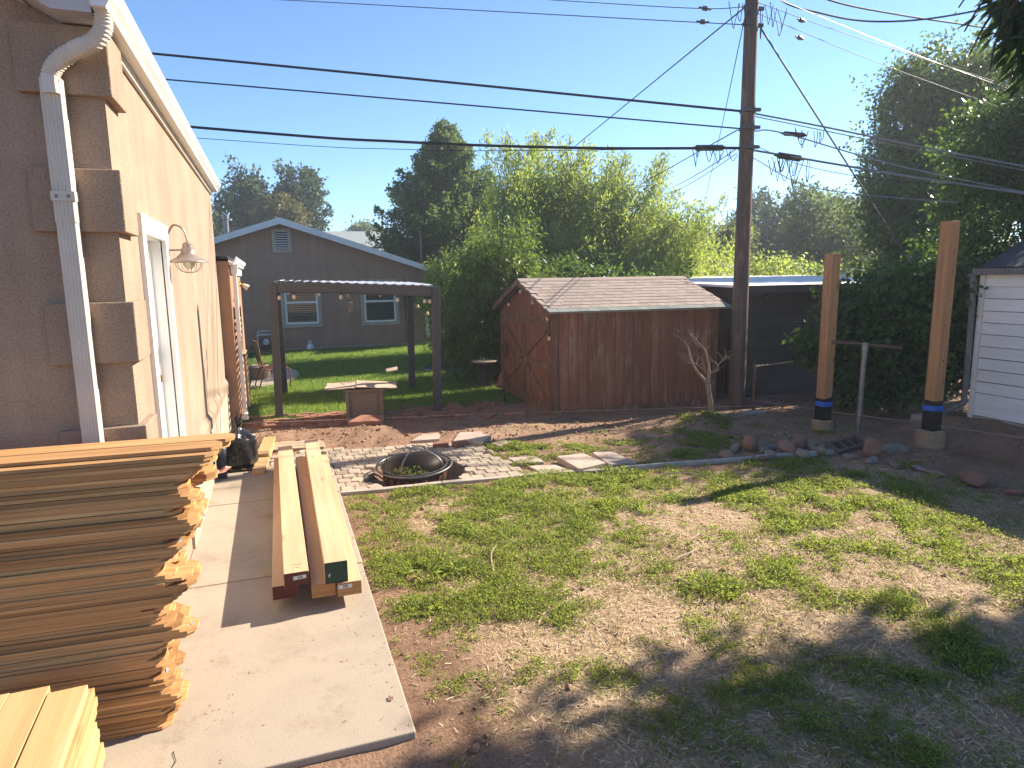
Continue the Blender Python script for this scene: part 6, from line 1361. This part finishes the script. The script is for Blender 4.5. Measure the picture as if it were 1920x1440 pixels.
# grass tufts among them, green and yellow
def blades(name, X, Y, h, w, lean, mat, label, per=6, spread=.02):
    n = len(X) * per; px = np.repeat(X, per) + rng.normal(size=n) * spread; py = np.repeat(Y, per) + rng.normal(size=n) * spread; z = gh(px, py)
    hh = np.repeat(h, per) * rng.uniform(.5, 1.25, n); a = rng.uniform(0, 2 * np.pi, n); l = hh * lean * rng.uniform(.2, 1.3, n); ww = np.repeat(w, per) * rng.uniform(.7, 1.3, n); b = rng.uniform(0, 2 * np.pi, n)
    A0 = np.stack([px - np.cos(b) * ww / 2, py - np.sin(b) * ww / 2, z - .004], 1); A1 = np.stack([px + np.cos(b) * ww / 2, py + np.sin(b) * ww / 2, z - .004], 1); A2 = np.stack([px + np.cos(a) * l, py + np.sin(a) * l, z + hh], 1)
    V = np.stack([A0, A1, A2], 1).reshape(-1, 3); o = link(name, mesh_np(name, V, np.arange(3 * n).reshape(n, 3), [M[mat]])); return tag(o, label, kind='stuff')
X, Y, Mk = scatter(16000, .5, 7.4, 1.2, 8.6, lambda x, y: np.clip(.05 + weedmask(x, y) * .6, 0, 1) * ~in_patio(x, y) * ((x > .55) | (y > 7.9)))
blades('grass_tufts', X, Y, .03 + .045 * Mk, .0035 + .0004 * np.hypot(X, Y), .7, 'grass', 'thin green grass tufts among the weeds', 5)
X, Y, Mk = scatter(30000, .6, 7, 1.2, 7.0, lambda x, y: np.clip(strawmask(x, y) * (fnoise(x, y, 2.1, 71, 3) - .42) * 3.0, 0, 1))
blades('dry_grass', X, Y, np.full(len(X), .045), .0028 + .0004 * np.hypot(X, Y), 1.1, 'drygrass', 'yellowed dry grass tufts in the straw', 4)
# straw litter lying flat
X, Y, Mk = scatter(150000, .55, 7.2, 1.2, 8.6, lambda x, y: np.clip(.07 + .95 * strawmask(x, y) * (.25 + 1.1 * fnoise(x, y, 5, 81, 3)), 0, 1) * ~in_patio(x, y) * (1 - .55 * weedmask(x, y)) * np.where(y < 4.2, 1.0, .6))
n = len(X); a = rng.uniform(0, 2 * np.pi, n); D = np.stack([np.cos(a), np.sin(a), rng.normal(size=n) * .16], 1); ds_ = np.hypot(X, Y); Ls = rng.uniform(.012, .052, n) * (1 + .04 * ds_)
P_ = np.stack([X, Y, gh(X, Y) + rng.uniform(.002, .014, n)], 1); S = np.stack([-np.sin(a), np.cos(a), rng.normal(size=n) * .3], 1) * (rng.uniform(.0014, .0042, n) * (1 + .10 * ds_))[:, None] / 2
V = np.stack([P_ - S, P_ + S, P_ + D * Ls[:, None] + S * .6, P_ + D * Ls[:, None] - S * .6], 1).reshape(-1, 3)
o = link('straw_litter', mesh_np('straw_litter', V, np.arange(4 * n).reshape(n, 4), [M['straw']])); tag(o, 'pale straw and dead grass littered over the dry yard', kind='stuff')
# soil clods and small stones
def clods(X, Y, s, mat, name, label):
    n = len(X); oct_ = np.array([[1, 0, 0], [0, 1, 0], [-1, 0, 0], [0, -1, 0], [0, 0, .8], [0, 0, -.6]], float); Fo = np.array([[0, 1, 4], [1, 2, 4], [2, 3, 4], [3, 0, 4], [1, 0, 5], [2, 1, 5], [3, 2, 5], [0, 3, 5]])
    Vs = oct_[None] * (1 + rng.normal(size=(n, 6, 1)) * .25) * s[:, None, None] + rng.normal(size=(n, 6, 3)) * (s * .18)[:, None, None]; c = np.stack([X, Y, gh(X, Y) + s * .35], 1); V = (Vs + c[:, None]).reshape(-1, 3); F = (Fo[None] + (np.arange(n) * 6)[:, None, None]).reshape(-1, 3)
    o = link(name, mesh_np(name, V, F, [M[mat]])); return tag(o, label, kind='stuff')
def dirtmask(x, y):
    yc = 9.12 - .16 * (x - 1); return np.clip(np.exp(-((y - yc) / .55) ** 2) * (x > -.4) * (x < 4.6) + .22 * (y > kerb_y(x)) * (x > 2.4) * (y < 9) + .25 * (x > 6.2) * (y < 6.6) + .10 * (x > .5) + .22 * np.exp(-((x - .62) / .22) ** 2), 0, 1) * ~in_patio(x, y) * ((x > .55) | (y > 8.5))
X, Y, Mk = scatter(13000, -.5, 8.3, 1.5, 10.2, dirtmask); clods(X, Y, np.minimum(rng.gamma(1.6, .0055, len(X)) + .003, .030), 'dirtheap', 'soil_clods', 'loose crumbs of red soil on the mound and bare patches')
X, Y, Mk = scatter(1600, -.4, 8.2, 2, 10.2, dirtmask); clods(X, Y, np.minimum(rng.gamma(1.6, .004, len(X)) + .004, .018), 'rock_tan', 'small_stones', 'small pale stones scattered in the bare soil')
# weeds in the paver joints and the pit
X, Y, Mk = scatter(2600, .5, 2.45, 6.5, 8.4, lambda x, y: np.clip((fnoise(x, y, 2.3, 91, 3) - .46) * 4, 0, .8) * in_patio(x, y)); k = np.hypot(X - PIT[0], Y - PIT[1]) > .45
blades('joint_weeds', X[k], Y[k], np.full(k.sum(), .026), np.full(k.sum(), .005), 1.0, 'grass', 'small weeds growing in the paver joints', 4, .012)
n = 500; a = rng.uniform(0, 6.28, n); r = .27 * np.sqrt(rng.random(n)); P_ = np.stack([PIT[0] - .06 + r * np.cos(a) * .9, PIT[1] + r * np.sin(a), -.10 + .14 * rng.random(n)], 1); o = link('pit_weeds', leaf_mesh('pit_weeds', P_, rng.normal(size=(n, 3)) + [0, 0, .6], .04, .018, M['weed'], rng)); tag(o, 'green weeds sprouting inside the fire pit bowl', kind='stuff')
# the back lawn
nL = 52000; X = rng.uniform(-.55, 8.2, nL); Y = 10.4 + (rng.random(nL) ** 1.35) * 11.2; k = lawnmask(X, Y) > rng.random(nL) * .9
k &= ~((X < .5) & (np.hypot((X + .55) / 1.0, (Y - 15.9) / 1.75) < 1)) & (np.hypot(X - 4.25, Y - 15.35) > .98)
k &= ~((X > 3.9) & (X < 6.9) & (Y > 9.2) & (Y < 12.0)); k &= ((X < 5.2) | (rng.random(nL) < .25)) & (rng.random(nL) < .35 + .65 * sstep(10.6, 11.6, Y) + .3 * fnoise(X, Y, 3, 95))
X, Y = X[k], Y[k]; blades('lawn_grass', X, Y, .045 + .03 * fnoise(X, Y, 1.2, 99), .0045 + .0004 * Y, .8, 'grass', 'lush green lawn grass round the pergola', 4, .05)
# broad leaved weeds as plants of their own
def broadleaf(x, y, r, n, label, seed, mat='weed', Lf=.06, hgt=.05):
    q = np.random.default_rng(seed); base = (x, y, float(gh(x, y))); t = thing('broadleaf_weed', label, 'weed', base); a = q.uniform(0, 6.28, n); f = q.random(n) ** .6
    P = np.stack([np.cos(a) * r * f, np.sin(a) * r * f, hgt * (1 - f * .6) * q.uniform(.4, 1.1, n)], 1); D = np.stack([np.cos(a), np.sin(a), q.uniform(-.2, .8, n)], 1); Ll = Lf * q.uniform(.6, 1.2, n)
    o = link('foliage', leaf_mesh('foliage', P, D, Ll, Ll * .42, M[mat], q), t); o.location = (0, 0, 0); return t
broadleaf(.90, 4.50, .16, 120, 'broad leaved weed clump near the path edge level with the beam ends', 1)
broadleaf(1.12, 4.46, .11, 70, 'smaller broad leaved weed clump right of the one by the beam ends', 2)
broadleaf(.78, 3.98, .10, 60, 'flat rosette weed close to the path edge, in front of the beam ends', 3)
broadleaf(2.65, 3.56, .20, 260, 'round dark weed mound alone in the straw', 4, 'weed', .035, .09)
broadleaf(6.40, 5.22, .12, 90, 'bright weed sprouting between the flat edging slabs', 5)
broadleaf(6.15, 4.62, .20, 170, 'bright weed clump beside the last angular boulder', 6, 'weed', .04, .10)
broadleaf(3.42, 6.06, .22, 220, 'lush bright weed clump against the kerb in the middle', 7, 'weed', .035, .10)
broadleaf(4.05, 7.95, .10, 60, 'small blue green weed in the bare soil before the shed', 8, 'leaf_conic', .04, .06)

# ------------------------------------------------------------------ bare little tree
t = thing('bare_tree', 'small leafless pruned tree with pale bark before the red shed', 'tree', (6.053, 8.175, 0))
BR = dict(trunk=[(6.06, 8.17, -.06), (6.053, 8.175, .0), (6.018, 8.201, 0.227), (5.992, 8.223, 0.45), (5.981, 8.228, 0.56)],
 a=[(5.990, 8.224, .48), (5.949, 8.251, 0.559), (5.841, 8.328, 0.717), (5.785, 8.367, 0.85), (5.737, 8.4, 1.051), (5.699, 8.426, 1.128), (5.626, 8.474, 1.194), (5.553, 8.523, 1.245)], a1=[(5.737, 8.4, 1.046), (5.695, 8.429, 1.095)], a2=[(5.786, 8.366, 0.814), (5.741, 8.397, 0.822), (5.632, 8.471, 0.903)], a3=[(5.626, 8.474, 1.194), (5.612, 8.484, 1.283)], a4=[(5.767, 8.379, 0.872), (5.667, 8.447, 0.938)],
 m=[(5.981, 8.228, 0.50), (5.992, 8.22, 0.721), (5.968, 8.238, 0.877), (5.939, 8.259, 1.01), (5.876, 8.303, 1.097), (5.822, 8.341, 1.185), (5.767, 8.379, 1.262)], m1=[(5.95, 8.25, 0.675), (5.916, 8.275, 0.853), (5.875, 8.304, 0.897)], m2=[(5.937, 8.26, 0.72), (5.821, 8.342, 0.818)], m3=[(5.881, 8.299, 1.086), (5.917, 8.274, 1.197)], m4=[(5.939, 8.259, 1.005), (5.972, 8.234, 1.032)], m5=[(5.886, 8.296, 1.053), (5.805, 8.353, 1.141)], m6=[(5.831, 8.335, 1.174), (5.75, 8.391, 1.251)],
 r=[(5.990, 8.222, 0.66), (6.082, 8.154, 0.735), (6.097, 8.142, 0.803), (6.154, 8.099, 0.871), (6.219, 8.05, 0.917)], r1=[(6.094, 8.145, 0.796), (6.045, 8.181, 0.845), (5.985, 8.225, 0.851)], r2=[(6.049, 8.178, 0.701), (6.1, 8.14, 0.707)], r3=[(6.154, 8.099, 0.871), (6.177, 8.082, 0.96)], r4=[(6.195, 8.068, 0.905), (6.225, 8.045, 0.884)])
for k, pts in BR.items():
    r0_, r1_ = (.044, .034) if k == 'trunk' else ((.025, .006) if k in 'am' else ((.015, .005) if k == 'r' else (.009, .003)))
    cv = bez(pts, 5); q = random.Random(k); rad = [(r0_ + (r1_ - r0_) * i / (len(cv) - 1)) * q.uniform(.88, 1.14) for i in range(len(cv))]
    MB().tube(cv, rad, 9).build('trunk' if k == 'trunk' else 'branch', M['bark_pale'], t, smooth=True)

q = random.Random(17); tw = MB()
for k, pts in BR.items():
    if k == 'trunk': continue
    cv = bez(pts, 5)
    for _ in range(8 if len(pts) > 3 else 3):
        p = cv[q.randrange(len(cv) // 2, len(cv))]; d = Vector((q.uniform(-.13, .13), q.uniform(-.08, .08), q.uniform(-.01, .16))); tw.tube([p, p + d * .5 + Vector((0, 0, .01)), p + d], [.0045, .0035, .0015], 5)
tw.build('twigs', M['bark_pale'], t, kind='stuff')

# ------------------------------------------------------------------ tall pointed tree, bamboo, bushes
rngc = np.random.default_rng(5); base = (5.75, 23.6, 0); t = thing('pointed_tree', 'tall pointed blue green tree rising left of the bamboo', 'tree', base)
Ps, Ds = [], []; tb = MB(); tb.tube([(5.75, 23.6, -.2), (5.84, 23.57, 3), (5.95, 23.55, 6), (6.0, 23.55, 7.3)], [.22, .16, .05, .008], 9)
for k in range(235):
    zt_ = .8 + 6.6 * rngc.random() ** .9; rt_ = np.interp(zt_, [0, 2.5, 4, 5.5, 6.7, 7.5], [2.9, 3.1, 2.6, 1.65, .75, .05]) * rngc.uniform(.6, 1.08); az = rngc.uniform(0, 6.28)
    e = np.array([5.75 + .035 * zt_ + rt_ * math.cos(az), 23.55 + rt_ * math.sin(az), zt_ + rngc.uniform(-.1, .3)]); s = np.array([5.75 + .03 * zt_, 23.55, max(.3, zt_ - .35 - rt_ * .75)]); d = (e - s) / np.linalg.norm(e - s); ln = np.linalg.norm(e - s)
    if rngc.random() < .5: tb.tube([tuple(s), tuple((s + e) / 2 - [0, 0, .05]), tuple(e)], [.035, .02, .004], 5)
    nl = int(150 + 170 * ln); tt = .10 + .92 * rngc.random(nl) ** .8; w = (.04 + .165 * np.sin(np.clip(tt, 0, 1) * np.pi) ** .7 * (.5 + .2 * ln)); Ps.append(s + (e - s) * tt[:, None] + rngc.normal(size=(nl, 3)) * w[:, None] * [1, 1, .8]); Ds.append(d * .5 + rngc.normal(size=(nl, 3)) * .8)
P_ = np.concatenate(Ps) - np.array(base); D_ = np.concatenate(Ds); o = link('crown', leaf_mesh('crown', P_, D_, rngc.uniform(.07, .14, len(P_)), rngc.uniform(.05, .09, len(P_)), M['leaf_conic'], rngc), t); o.location = (0, 0, 0); tb.build('trunk', M['bark'], t, smooth=True)

rngb = np.random.default_rng(9); base = (8.6, 17.4, 0); t = thing('bamboo_clump', 'big feathery yellow green bamboo clump behind the red shed', 'bamboo', base); Ps, Ds = [], []; tb = MB()
for k in range(300):
    u = rngb.random(); x = 5.9 + 4.7 * u + rngb.normal() * .15; y = 18.4 - 1.9 * u + rngb.normal() * .65
    hgt = np.interp(u, [0, .15, .3, .5, .62, .8, 1], [5.4, 5.75, 5.2, 5.15, 5.0, 4.1, 3.4]) * (rngb.uniform(.6, .92) if k % 5 else rngb.uniform(.95, 1.10)); le = np.array([.25 + 1.15 * u ** 1.5 + rngb.normal() * .28, -.12 - .35 * u + rngb.normal() * .30]) * (hgt / 4.6)
    s = np.array([x, y, 0.]); tpt = np.array([x + le[0], y + le[1], hgt]); md = np.array([x + le[0] * .22, y + le[1] * .22, hgt * .58])
    q = lambda tt: ((1 - tt) ** 2)[:, None] * s + (2 * tt * (1 - tt))[:, None] * md + (tt ** 2)[:, None] * tpt
    if k % 2 == 0: tb.tube([tuple(p) for p in q(np.linspace(0, 1, 7))], [.016, .015, .014, .012, .009, .006, .002], 5)
    nl = int(480 * hgt / 4.5); tt = .16 + .84 * rngb.random(nl) ** .75; w = .05 + .30 * np.sin(np.clip((tt - .12) / .88, 0, 1) * np.pi) ** .8 * (1 - .35 * tt)
    tan = unit(q(np.minimum(tt + .03, 1.03)) - q(tt)); Ps.append(q(tt) + rngb.normal(size=(nl, 3)) * w[:, None]); Ds.append(tan * .7 + rngb.normal(size=(nl, 3)) * .55 + [0, 0, -.1])
P_ = np.concatenate(Ps) - np.array(base); D_ = np.concatenate(Ds); k = P_[:, 2] > .05; P_, D_ = P_[k], D_[k]
o = link('foliage', leaf_mesh('foliage', P_, D_, rngb.uniform(.10, .20, len(P_)), rngb.uniform(.024, .042, len(P_)), M['leaf_bamboo'], rngb), t); o.location = (0, 0, 0); tb.build('stem', M['bamboo'], t, smooth=True, kind='stuff')
L_bush = [(4.37, 13.09, 2.30, 0.67, 0.67, 0.72), (3.83, 13.26, 1.43, 0.6, 0.6, 0.82), (4.69, 12.98, 2.6, 0.41, 0.41, 0.49), (4.03, 13.2, 0.82, 0.69, 0.69, 0.66), (4.88, 12.91, 1.68, 0.44, 0.44, 0.88), (4.46, 13.06, 1.25, 0.66, 0.66, 0.99), (3.5, 13.36, 0.94, 0.36, 0.36, 0.61)]
tree('weeping_bush', (4.3, 13.1, 0), L_bush, 620, 52, .13, .12, .030, 'leaf_bush', 'dense dark weeping bush left of the red shed', 31, rtrunk=.07, cat='bush', droop=.9, pw=.33)
tree('bright_shrub', (4.0, 16.0, 0), [(4.04, 16.0, 2.1, .42, .42, .44), (3.9, 16.03, 1.5, .45, .45, .7), (4.2, 16.0, .8, .5, .5, .6)], 150, 45, .13, .14, .028, 'leaf_bamboo', 'bright yellow green shrub at the corner of the brown house', 32, rtrunk=.04, cat='shrub', droop=.3)
tree('dark_shrub', (7.2, 13.6, 0), [(6.2, 14.2, 1.4, .8, .6, 1.1), (7.3, 13.8, 1.3, .9, .7, 1.1), (8.5, 13.4, 1.2, .7, .6, 1.0)], 330, 46, .15, .12, .05, 'leaf_ivy', 'dark leaves added as the shaded bamboo base behind the roof of the red shed', 33, rtrunk=.06, cat='shrub')  # added dark leaf mass stands for the shaded foot of the bamboo
sc_ = 1.46
L_elm = [(11.2, 9.2, 4.86, 0.85, 0.85, 0.8), (11.55, 8.75, 5.05, 0.96, 0.96, 0.87), (10.96, 9.5, 3.84, 0.6, 0.6, 0.88), (11.37, 8.99, 2.76, 0.96, 0.96, 0.77), (10.99, 9.46, 3.08, 0.59, 0.59, 0.59), (11.25, 9.15, 2.1, 0.68, 0.68, 0.59), (10.81, 9.67, 3.38, 0.28, 0.28, 0.4), (10.95, 9.51, 5.32, 0.43, 0.43, 0.43), (11.5, 8.8, 3.8, 1.1, 1.1, 1.0)]
L_elm = [(x * sc_, y * sc_, 2.1 + (z - 2.1) * sc_, a * sc_, b * sc_, c * sc_) for x, y, z, a, b, c in L_elm] + [(16.4, 13.2, 1.2, 1.6, 1.6, 1.2)]
tree('elm_tree', (16.6, 13.0, 0), L_elm, 1500, 46, .21, .11, .065, 'leaf_hedge', 'tall dark round tree behind the two posts at the right', 34, rtrunk=.26, droop=.3, pw=.30, limbs=18)
L_hedge = [(11.75, 8.55, 3.9, 0.85, 0.85, .9), (12.0, 8.1, 4.2, 0.9, 0.9, 1.1), (12.0, 8.2, 2.45, 1.0, 1.0, 0.84), (12.5, 7.8, 2.9, 0.9, 0.9, 1.1), (12.9, 7.6, 4.4, 1.1, 1.1, 1.2), (12.6, 7.0, 3.4, 1.0, 1.0, 1.3), (11.6, 8.6, 1.5, .8, .8, .8)]
tree('plum_tree', (12.3, 7.9, 0), L_hedge, 1150, 44, .15, .085, .050, 'leaf_ivy', 'leafy tree leaning over the white shed roof at the right edge', 36, rtrunk=.16, droop=.35, pw=.30, limbs=10)
L_ivy = [(8.22, 7.65, 1.70, 0.46, 0.46, 0.34), (8.06, 7.85, 1.12, 0.36, 0.36, 0.32), (8.40, 7.48, 1.1, 0.55, 0.55, 0.43), (8.65, 7.19, 1.58, 0.58, 0.58, 0.42), (8.8, 7.05, 0.81, 0.58, 0.58, 0.5), (9.0, 6.9, 1.70, 0.42, 0.42, 0.45), (9.05, 6.85, 1.06, 0.27, 0.27, 0.45), (8.38, 7.55, 0.46, 0.36, 0.36, 0.29), (7.80, 8.12, 1.02, 0.18, 0.18, 0.16), (8.45, 7.42, 2.03, 0.36, 0.36, 0.15), (9.5, 7.0, 1.3, .4, .4, .7)]
tree('climbing_vine', (8.7, 7.4, 0), L_ivy, 560, 48, .12, .085, .062, 'leaf_ivy', 'mass of dark climbing vine over the garage between the two posts', 35, rtrunk=.05, cat='vine', droop=.5, pw=.33)
GB = 'trees far behind the garage'
tree('far_tree', (23.6, 24.4, 0), [(23.62, 24.45, 3.9, 1.6, 1.6, 1.4), (23.11, 24.94, 4.95, 0.85, 0.85, 0.85), (24.2, 23.9, 3.0, 1.4, 1.4, 1.1), (23.4, 24.6, 2.0, 1.8, 1.6, 1.2)], 300, 40, .26, .22, .10, 'leaf_far', 'pale green feathery tree between the pole and the shorter post', 41, group=GB)
tree('far_tree', (27.1, 32, 0), [(27.11, 32.08, 4.67, 1.69, 1.69, 1.29), (26.75, 32.38, 5.59, 0.92, 0.92, 0.77), (27.9, 31.4, 3.7, 1.4, 1.4, 1.2), (26.3, 32.7, 3.4, 1.5, 1.5, 1.3), (27, 32, 2.2, 2.2, 2, 1.3)], 300, 40, .30, .26, .13, 'leaf_far_dark', 'darker round tree immediately right of the utility pole', 42, group=GB)
tree('far_tree', (23.1, 32.6, 0), [(23.16, 32.61, 4.0, 1.57, 1.57, 1.1), (22.4, 33, 3.2, 1.7, 1.6, 1.2), (23.9, 32.1, 3.1, 1.3, 1.3, 1.0), (23, 32.6, 2, 2.4, 2, 1.2)], 300, 40, .3, .26, .12, 'leaf_far', 'low spreading pale tree between bamboo and utility pole', 43, group=GB)
tree('far_tree', (27.7, 26, 0), [(27.83, 25.87, 4.1, 0.98, 0.98, 1.2), (27.6, 26.2, 3.1, 1.2, 1.2, 1.1), (27.6, 26.2, 1.8, 1.3, 1.3, 1.1)], 180, 40, .26, .22, .11, 'leaf_far_dark', 'dark tree at the left foot of the big right hand tree', 44, group=GB)
tree('far_tree', (18.3, 23.7, 0), [(18.25, 23.81, 3.0, 0.85, 0.85, 0.95), (18.48, 23.63, 3.7, 0.55, 0.55, 0.65), (18.3, 23.7, 1.8, 1.1, 1.1, 1.1)], 160, 40, .22, .17, .08, 'leaf_far', 'slim pale tree directly behind the utility pole', 45, group=GB)
tree('far_tree', (34.1, 33.8, 0), [(34.08, 33.8, 5.6, 1.1, 1.1, 1.2), (35.9, 31.86, 3.6, 1.9, 1.9, 1.7), (34.2, 33.6, 3.4, 1.9, 1.9, 1.6)], 220, 40, .3, .28, .14, 'leaf_far_dark', 'distant tree top behind the shorter post', 46, group=GB)
tree('light_shrub', (14.2, 15.4, 0), [(12.6, 16.6, 1.6, 1.0, .8, 1.0), (13.8, 15.7, 1.5, 1.1, .9, .9), (15.2, 14.6, 1.5, 1.0, .8, .8)], 260, 42, .2, .13, .05, 'leaf_bamboo', 'light green shrub hanging over the pale carport roof', 47, cat='shrub', rtrunk=.06)
GL = 'trees far behind the brown gable house'
tree('far_tree', (-1.1, 45, 0), [(-1.12, 44.99, 7.3, 1.0, 1.04, 1.5), (-1.56, 44.97, 6.1, 1.15, 1.11, 1.2), (-0.67, 45.0, 5.8, 1.2, 1.18, 1.2), (-1.1, 45, 4.2, 1.6, 1.5, 1.6)], 260, 42, .26, .26, .15, 'leaf_far_dark', 'tall dark tree with two crowns left of the gable peak', 48, group=GL)
tree('far_tree', (2, 46, 0), [(1.98, 45.96, 7.6, 1.3, 1.29, 1.5), (1.43, 45.98, 6.4, 1.75, 1.7, 1.3), (2.6, 45.93, 6.0, 1.15, 1.1, 1.4), (2, 46, 4.4, 1.7, 1.6, 1.6)], 360, 42, .26, .26, .16, 'leaf_far_dark', 'broad dark tree behind the right side of the gable roof', 49, group=GL)
tree('far_tree', (.7, 38, 0), [(0.9, 37.99, 5.55, 0.96, 0.96, 0.56), (0.22, 38.0, 5.25, 0.67, 0.67, 0.45), (.6, 38, 4.3, 1.1, 1, .9)], 150, 40, .22, .2, .1, 'leaf_olive', 'olive tree top just over the gable peak', 50, group=GL)
tree('far_tree', (9.3, 69, 0), [(9.26, 69.38, 6.9, 1.25, 1.18, 0.55), (8.0, 69.5, 6.2, .8, .8, .5), (9.2, 69.4, 5, 1.8, 1.8, 1.6)], 110, 36, .3, .35, .2, 'leaf_far', 'small distant tree top over the grey green roof', 51, group=GL)
tree('far_tree', (-3.3, 50, 0), [(-3.28, 49.89, 5.95, 0.6, 0.57, 0.7), (-3.4, 49.9, 4.6, 1.2, 1.2, 1.3)], 100, 36, .25, .26, .14, 'leaf_far', 'light green tree top beside the roof flue pipe', 52, group=GL)
# far wood closing the horizon
rngf = np.random.default_rng(88); nT = 120; az = np.linspace(R(-75), R(110), nT) + rngf.normal(size=nT) * .01; rr_ = rngf.uniform(95, 130, nT); lob = [(r_ * math.sin(a_), r_ * math.cos(a_), 2.2 + rngf.uniform(-.5, .9), 4.2, 4.2, 2.6) for a_, r_ in zip(az, rr_)]
P_, D_, _ = leafy(rngf, lob, 2200, 12, .8, .2); o = link('far_wood', leaf_mesh('far_wood', P_, D_, 1.1, .7, M['leaf_far'], rngf)); tag(o, 'low band of distant trees closing the horizon', kind='stuff')
# shade tree at the right, outside the view but for one hanging branch; unseen crown widened overhead to block sky light
sh = tree('shade_tree', (10.6, 2.0, 0), [(9.4, 2.0, 5.0, 2.6, 1.75, .8), (11.2, 1.7, 5.2, 2.1, 1.75, .8), (8.5, 2.2, 5.25, 1.5, 1.3, .5), (9.9, 1.0, 5.4, 2.4, 1.8, 1.0), (12.4, 1.6, 5.4, 1.6, 1.6, 1.0), (7.6, .4, 5.6, 2.0, 1.8, 1.0), (6.0, -1.6, 6.0, 2.2, 2.0, 1.1), (9.5, -1.2, 6.2, 2.4, 2.2, 1.5), (11.8, .2, 6.2, 2.2, 2.2, 1.6)], 9000, 28, .22, .22, .09, 'leaf_branch', 'tree with long hanging leaves whose branch droops into the top right', 61, rtrunk=.2, droop=.8, limbs=12, gaps=0)
q = np.random.default_rng(62); b = MB(); Ps, Ds = [], []
b.tube(bez([(9.4, 2.5, 4.6), (6.6, 2.75, 4.35), (5.3, 2.95, 4.15), (4.55, 3.05, 3.95)], 6), [.045 - .0016 * i for i in range(19)], 7)
TW = [[(5.2, 2.96, 4.12), (4.5, 3.1, 3.85), (4.22, 3.12, 3.62), (4.13, 3.16, 3.42)], [(5.0, 2.98, 4.08), (4.45, 3.0, 3.75), (4.30, 2.98, 3.48), (4.26, 2.99, 3.24)], [(4.6, 3.05, 3.96), (4.35, 3.12, 3.85), (4.20, 3.16, 3.72), (4.12, 3.20, 3.56)], [(5.2, 2.96, 4.1), (4.6, 2.9, 3.8), (4.42, 2.86, 3.5), (4.36, 2.84, 3.28)], [(4.7, 3.03, 4.0), (4.38, 3.05, 3.75), (4.22, 3.06, 3.5), (4.19, 3.07, 3.3)], [(5.3, 2.95, 4.1), (4.8, 2.8, 3.7), (4.6, 2.75, 3.4), (4.55, 2.72, 3.2)], [(4.55, 3.05, 3.95), (4.3, 3.14, 3.93), (4.16, 3.18, 3.83), (4.08, 3.22, 3.70)]]
for tw in TW:
    cv = bez(tw, 10); b.tube(cv, [.011 - .0002 * i for i in range(len(cv))], 5); C_ = np.array([tuple(p) for p in cv]); nl = 120; f = 4 + (len(C_) - 5) * q.random(nl) ** .8; i0 = f.astype(int); Ps.append(C_[i0] + q.normal(size=(nl, 3)) * .035); d = q.normal(size=(nl, 3)) * .42 + [-.35, .1, -.75]; Ds.append(d)
P_ = np.concatenate(Ps) - np.array((10.4, 2.1, 0)); D_ = np.concatenate(Ds); lo = q.uniform(.11, .20, len(P_)); o = link('hanging_leaves', leaf_mesh('hanging_leaves', P_, D_, lo, lo * .20, M['leaf_branch'], q, .06), sh); o.location = (0, 0, 0); b.build('branch', M['bark'], sh, smooth=True)
# flowers by the hose reel
t = thing('flower_plant', 'small red flowering plant at the foot of the brown house wall', 'flower', (-.72, 21.45, 0)); q = np.random.default_rng(3); P_ = q.normal(size=(60, 3)) * [.12, .08, .07] + [0, 0, .12]; o = link('foliage', leaf_mesh('foliage', P_, q.normal(size=(60, 3)), .09, .05, M['weed'], q), t); o.location = (0, 0, 0); P_ = q.normal(size=(26, 3)) * [.12, .07, .05] + [0, -.05, .2]; o = link('blossom', leaf_mesh('blossom', P_, q.normal(size=(26, 3)), .06, .06, M['red_flower'], q), t); o.location = (0, 0, 0)

# sawdust, soil and straw bits blown on to the path
n = 900; X = rng.uniform(-.60, .48, n); Y = rng.uniform(2.8, 7.6, n); k = rng.random(n) < .12 + .9 * sstep(.15, .48, X) ** 2 + .5 * (Y < 3.4) * (X < -.3); X, Y = X[k], Y[k]; n = len(X); a = rng.uniform(0, 6.28, n); D = np.stack([np.cos(a), np.sin(a), np.zeros(n)], 1); P_ = np.stack([X, Y, np.full(n, .0535)], 1); S = np.stack([-np.sin(a), np.cos(a), np.zeros(n)], 1) * rng.uniform(.001, .003, n)[:, None]; Ls = rng.uniform(.004, .022, n)[:, None]
V = np.stack([P_ - S, P_ + S, P_ + D * Ls + S, P_ + D * Ls - S], 1).reshape(-1, 3); o = link('path_litter', mesh_np('path_litter', V, np.arange(4 * n).reshape(n, 4), [M['bark_pale']])); tag(o, 'wood splinters and soil crumbs scattered on the concrete path', kind='stuff')

# thin summer haze: one closed box of air round everything
hz = MB().box((-260, -260, -1.2), (260, 260, 14)).build('haze', [], origin=(0, 0, 0)); tag(hz, 'thin pale summer haze', kind='stuff')
hm = bpy.data.materials.new('haze air'); hm.use_nodes = True; hn = hm.node_tree; hn.nodes.clear(); ho = hn.nodes.new('ShaderNodeOutputMaterial'); hv = hn.nodes.new('ShaderNodeVolumePrincipled'); hv.inputs['Color'].default_value = (.90, .95, 1, 1); hv.inputs['Density'].default_value = .0021; hv.inputs['Anisotropy'].default_value = .35; hn.links.new(hv.outputs[0], ho.inputs['Volume']); hz.data.materials.append(hm)
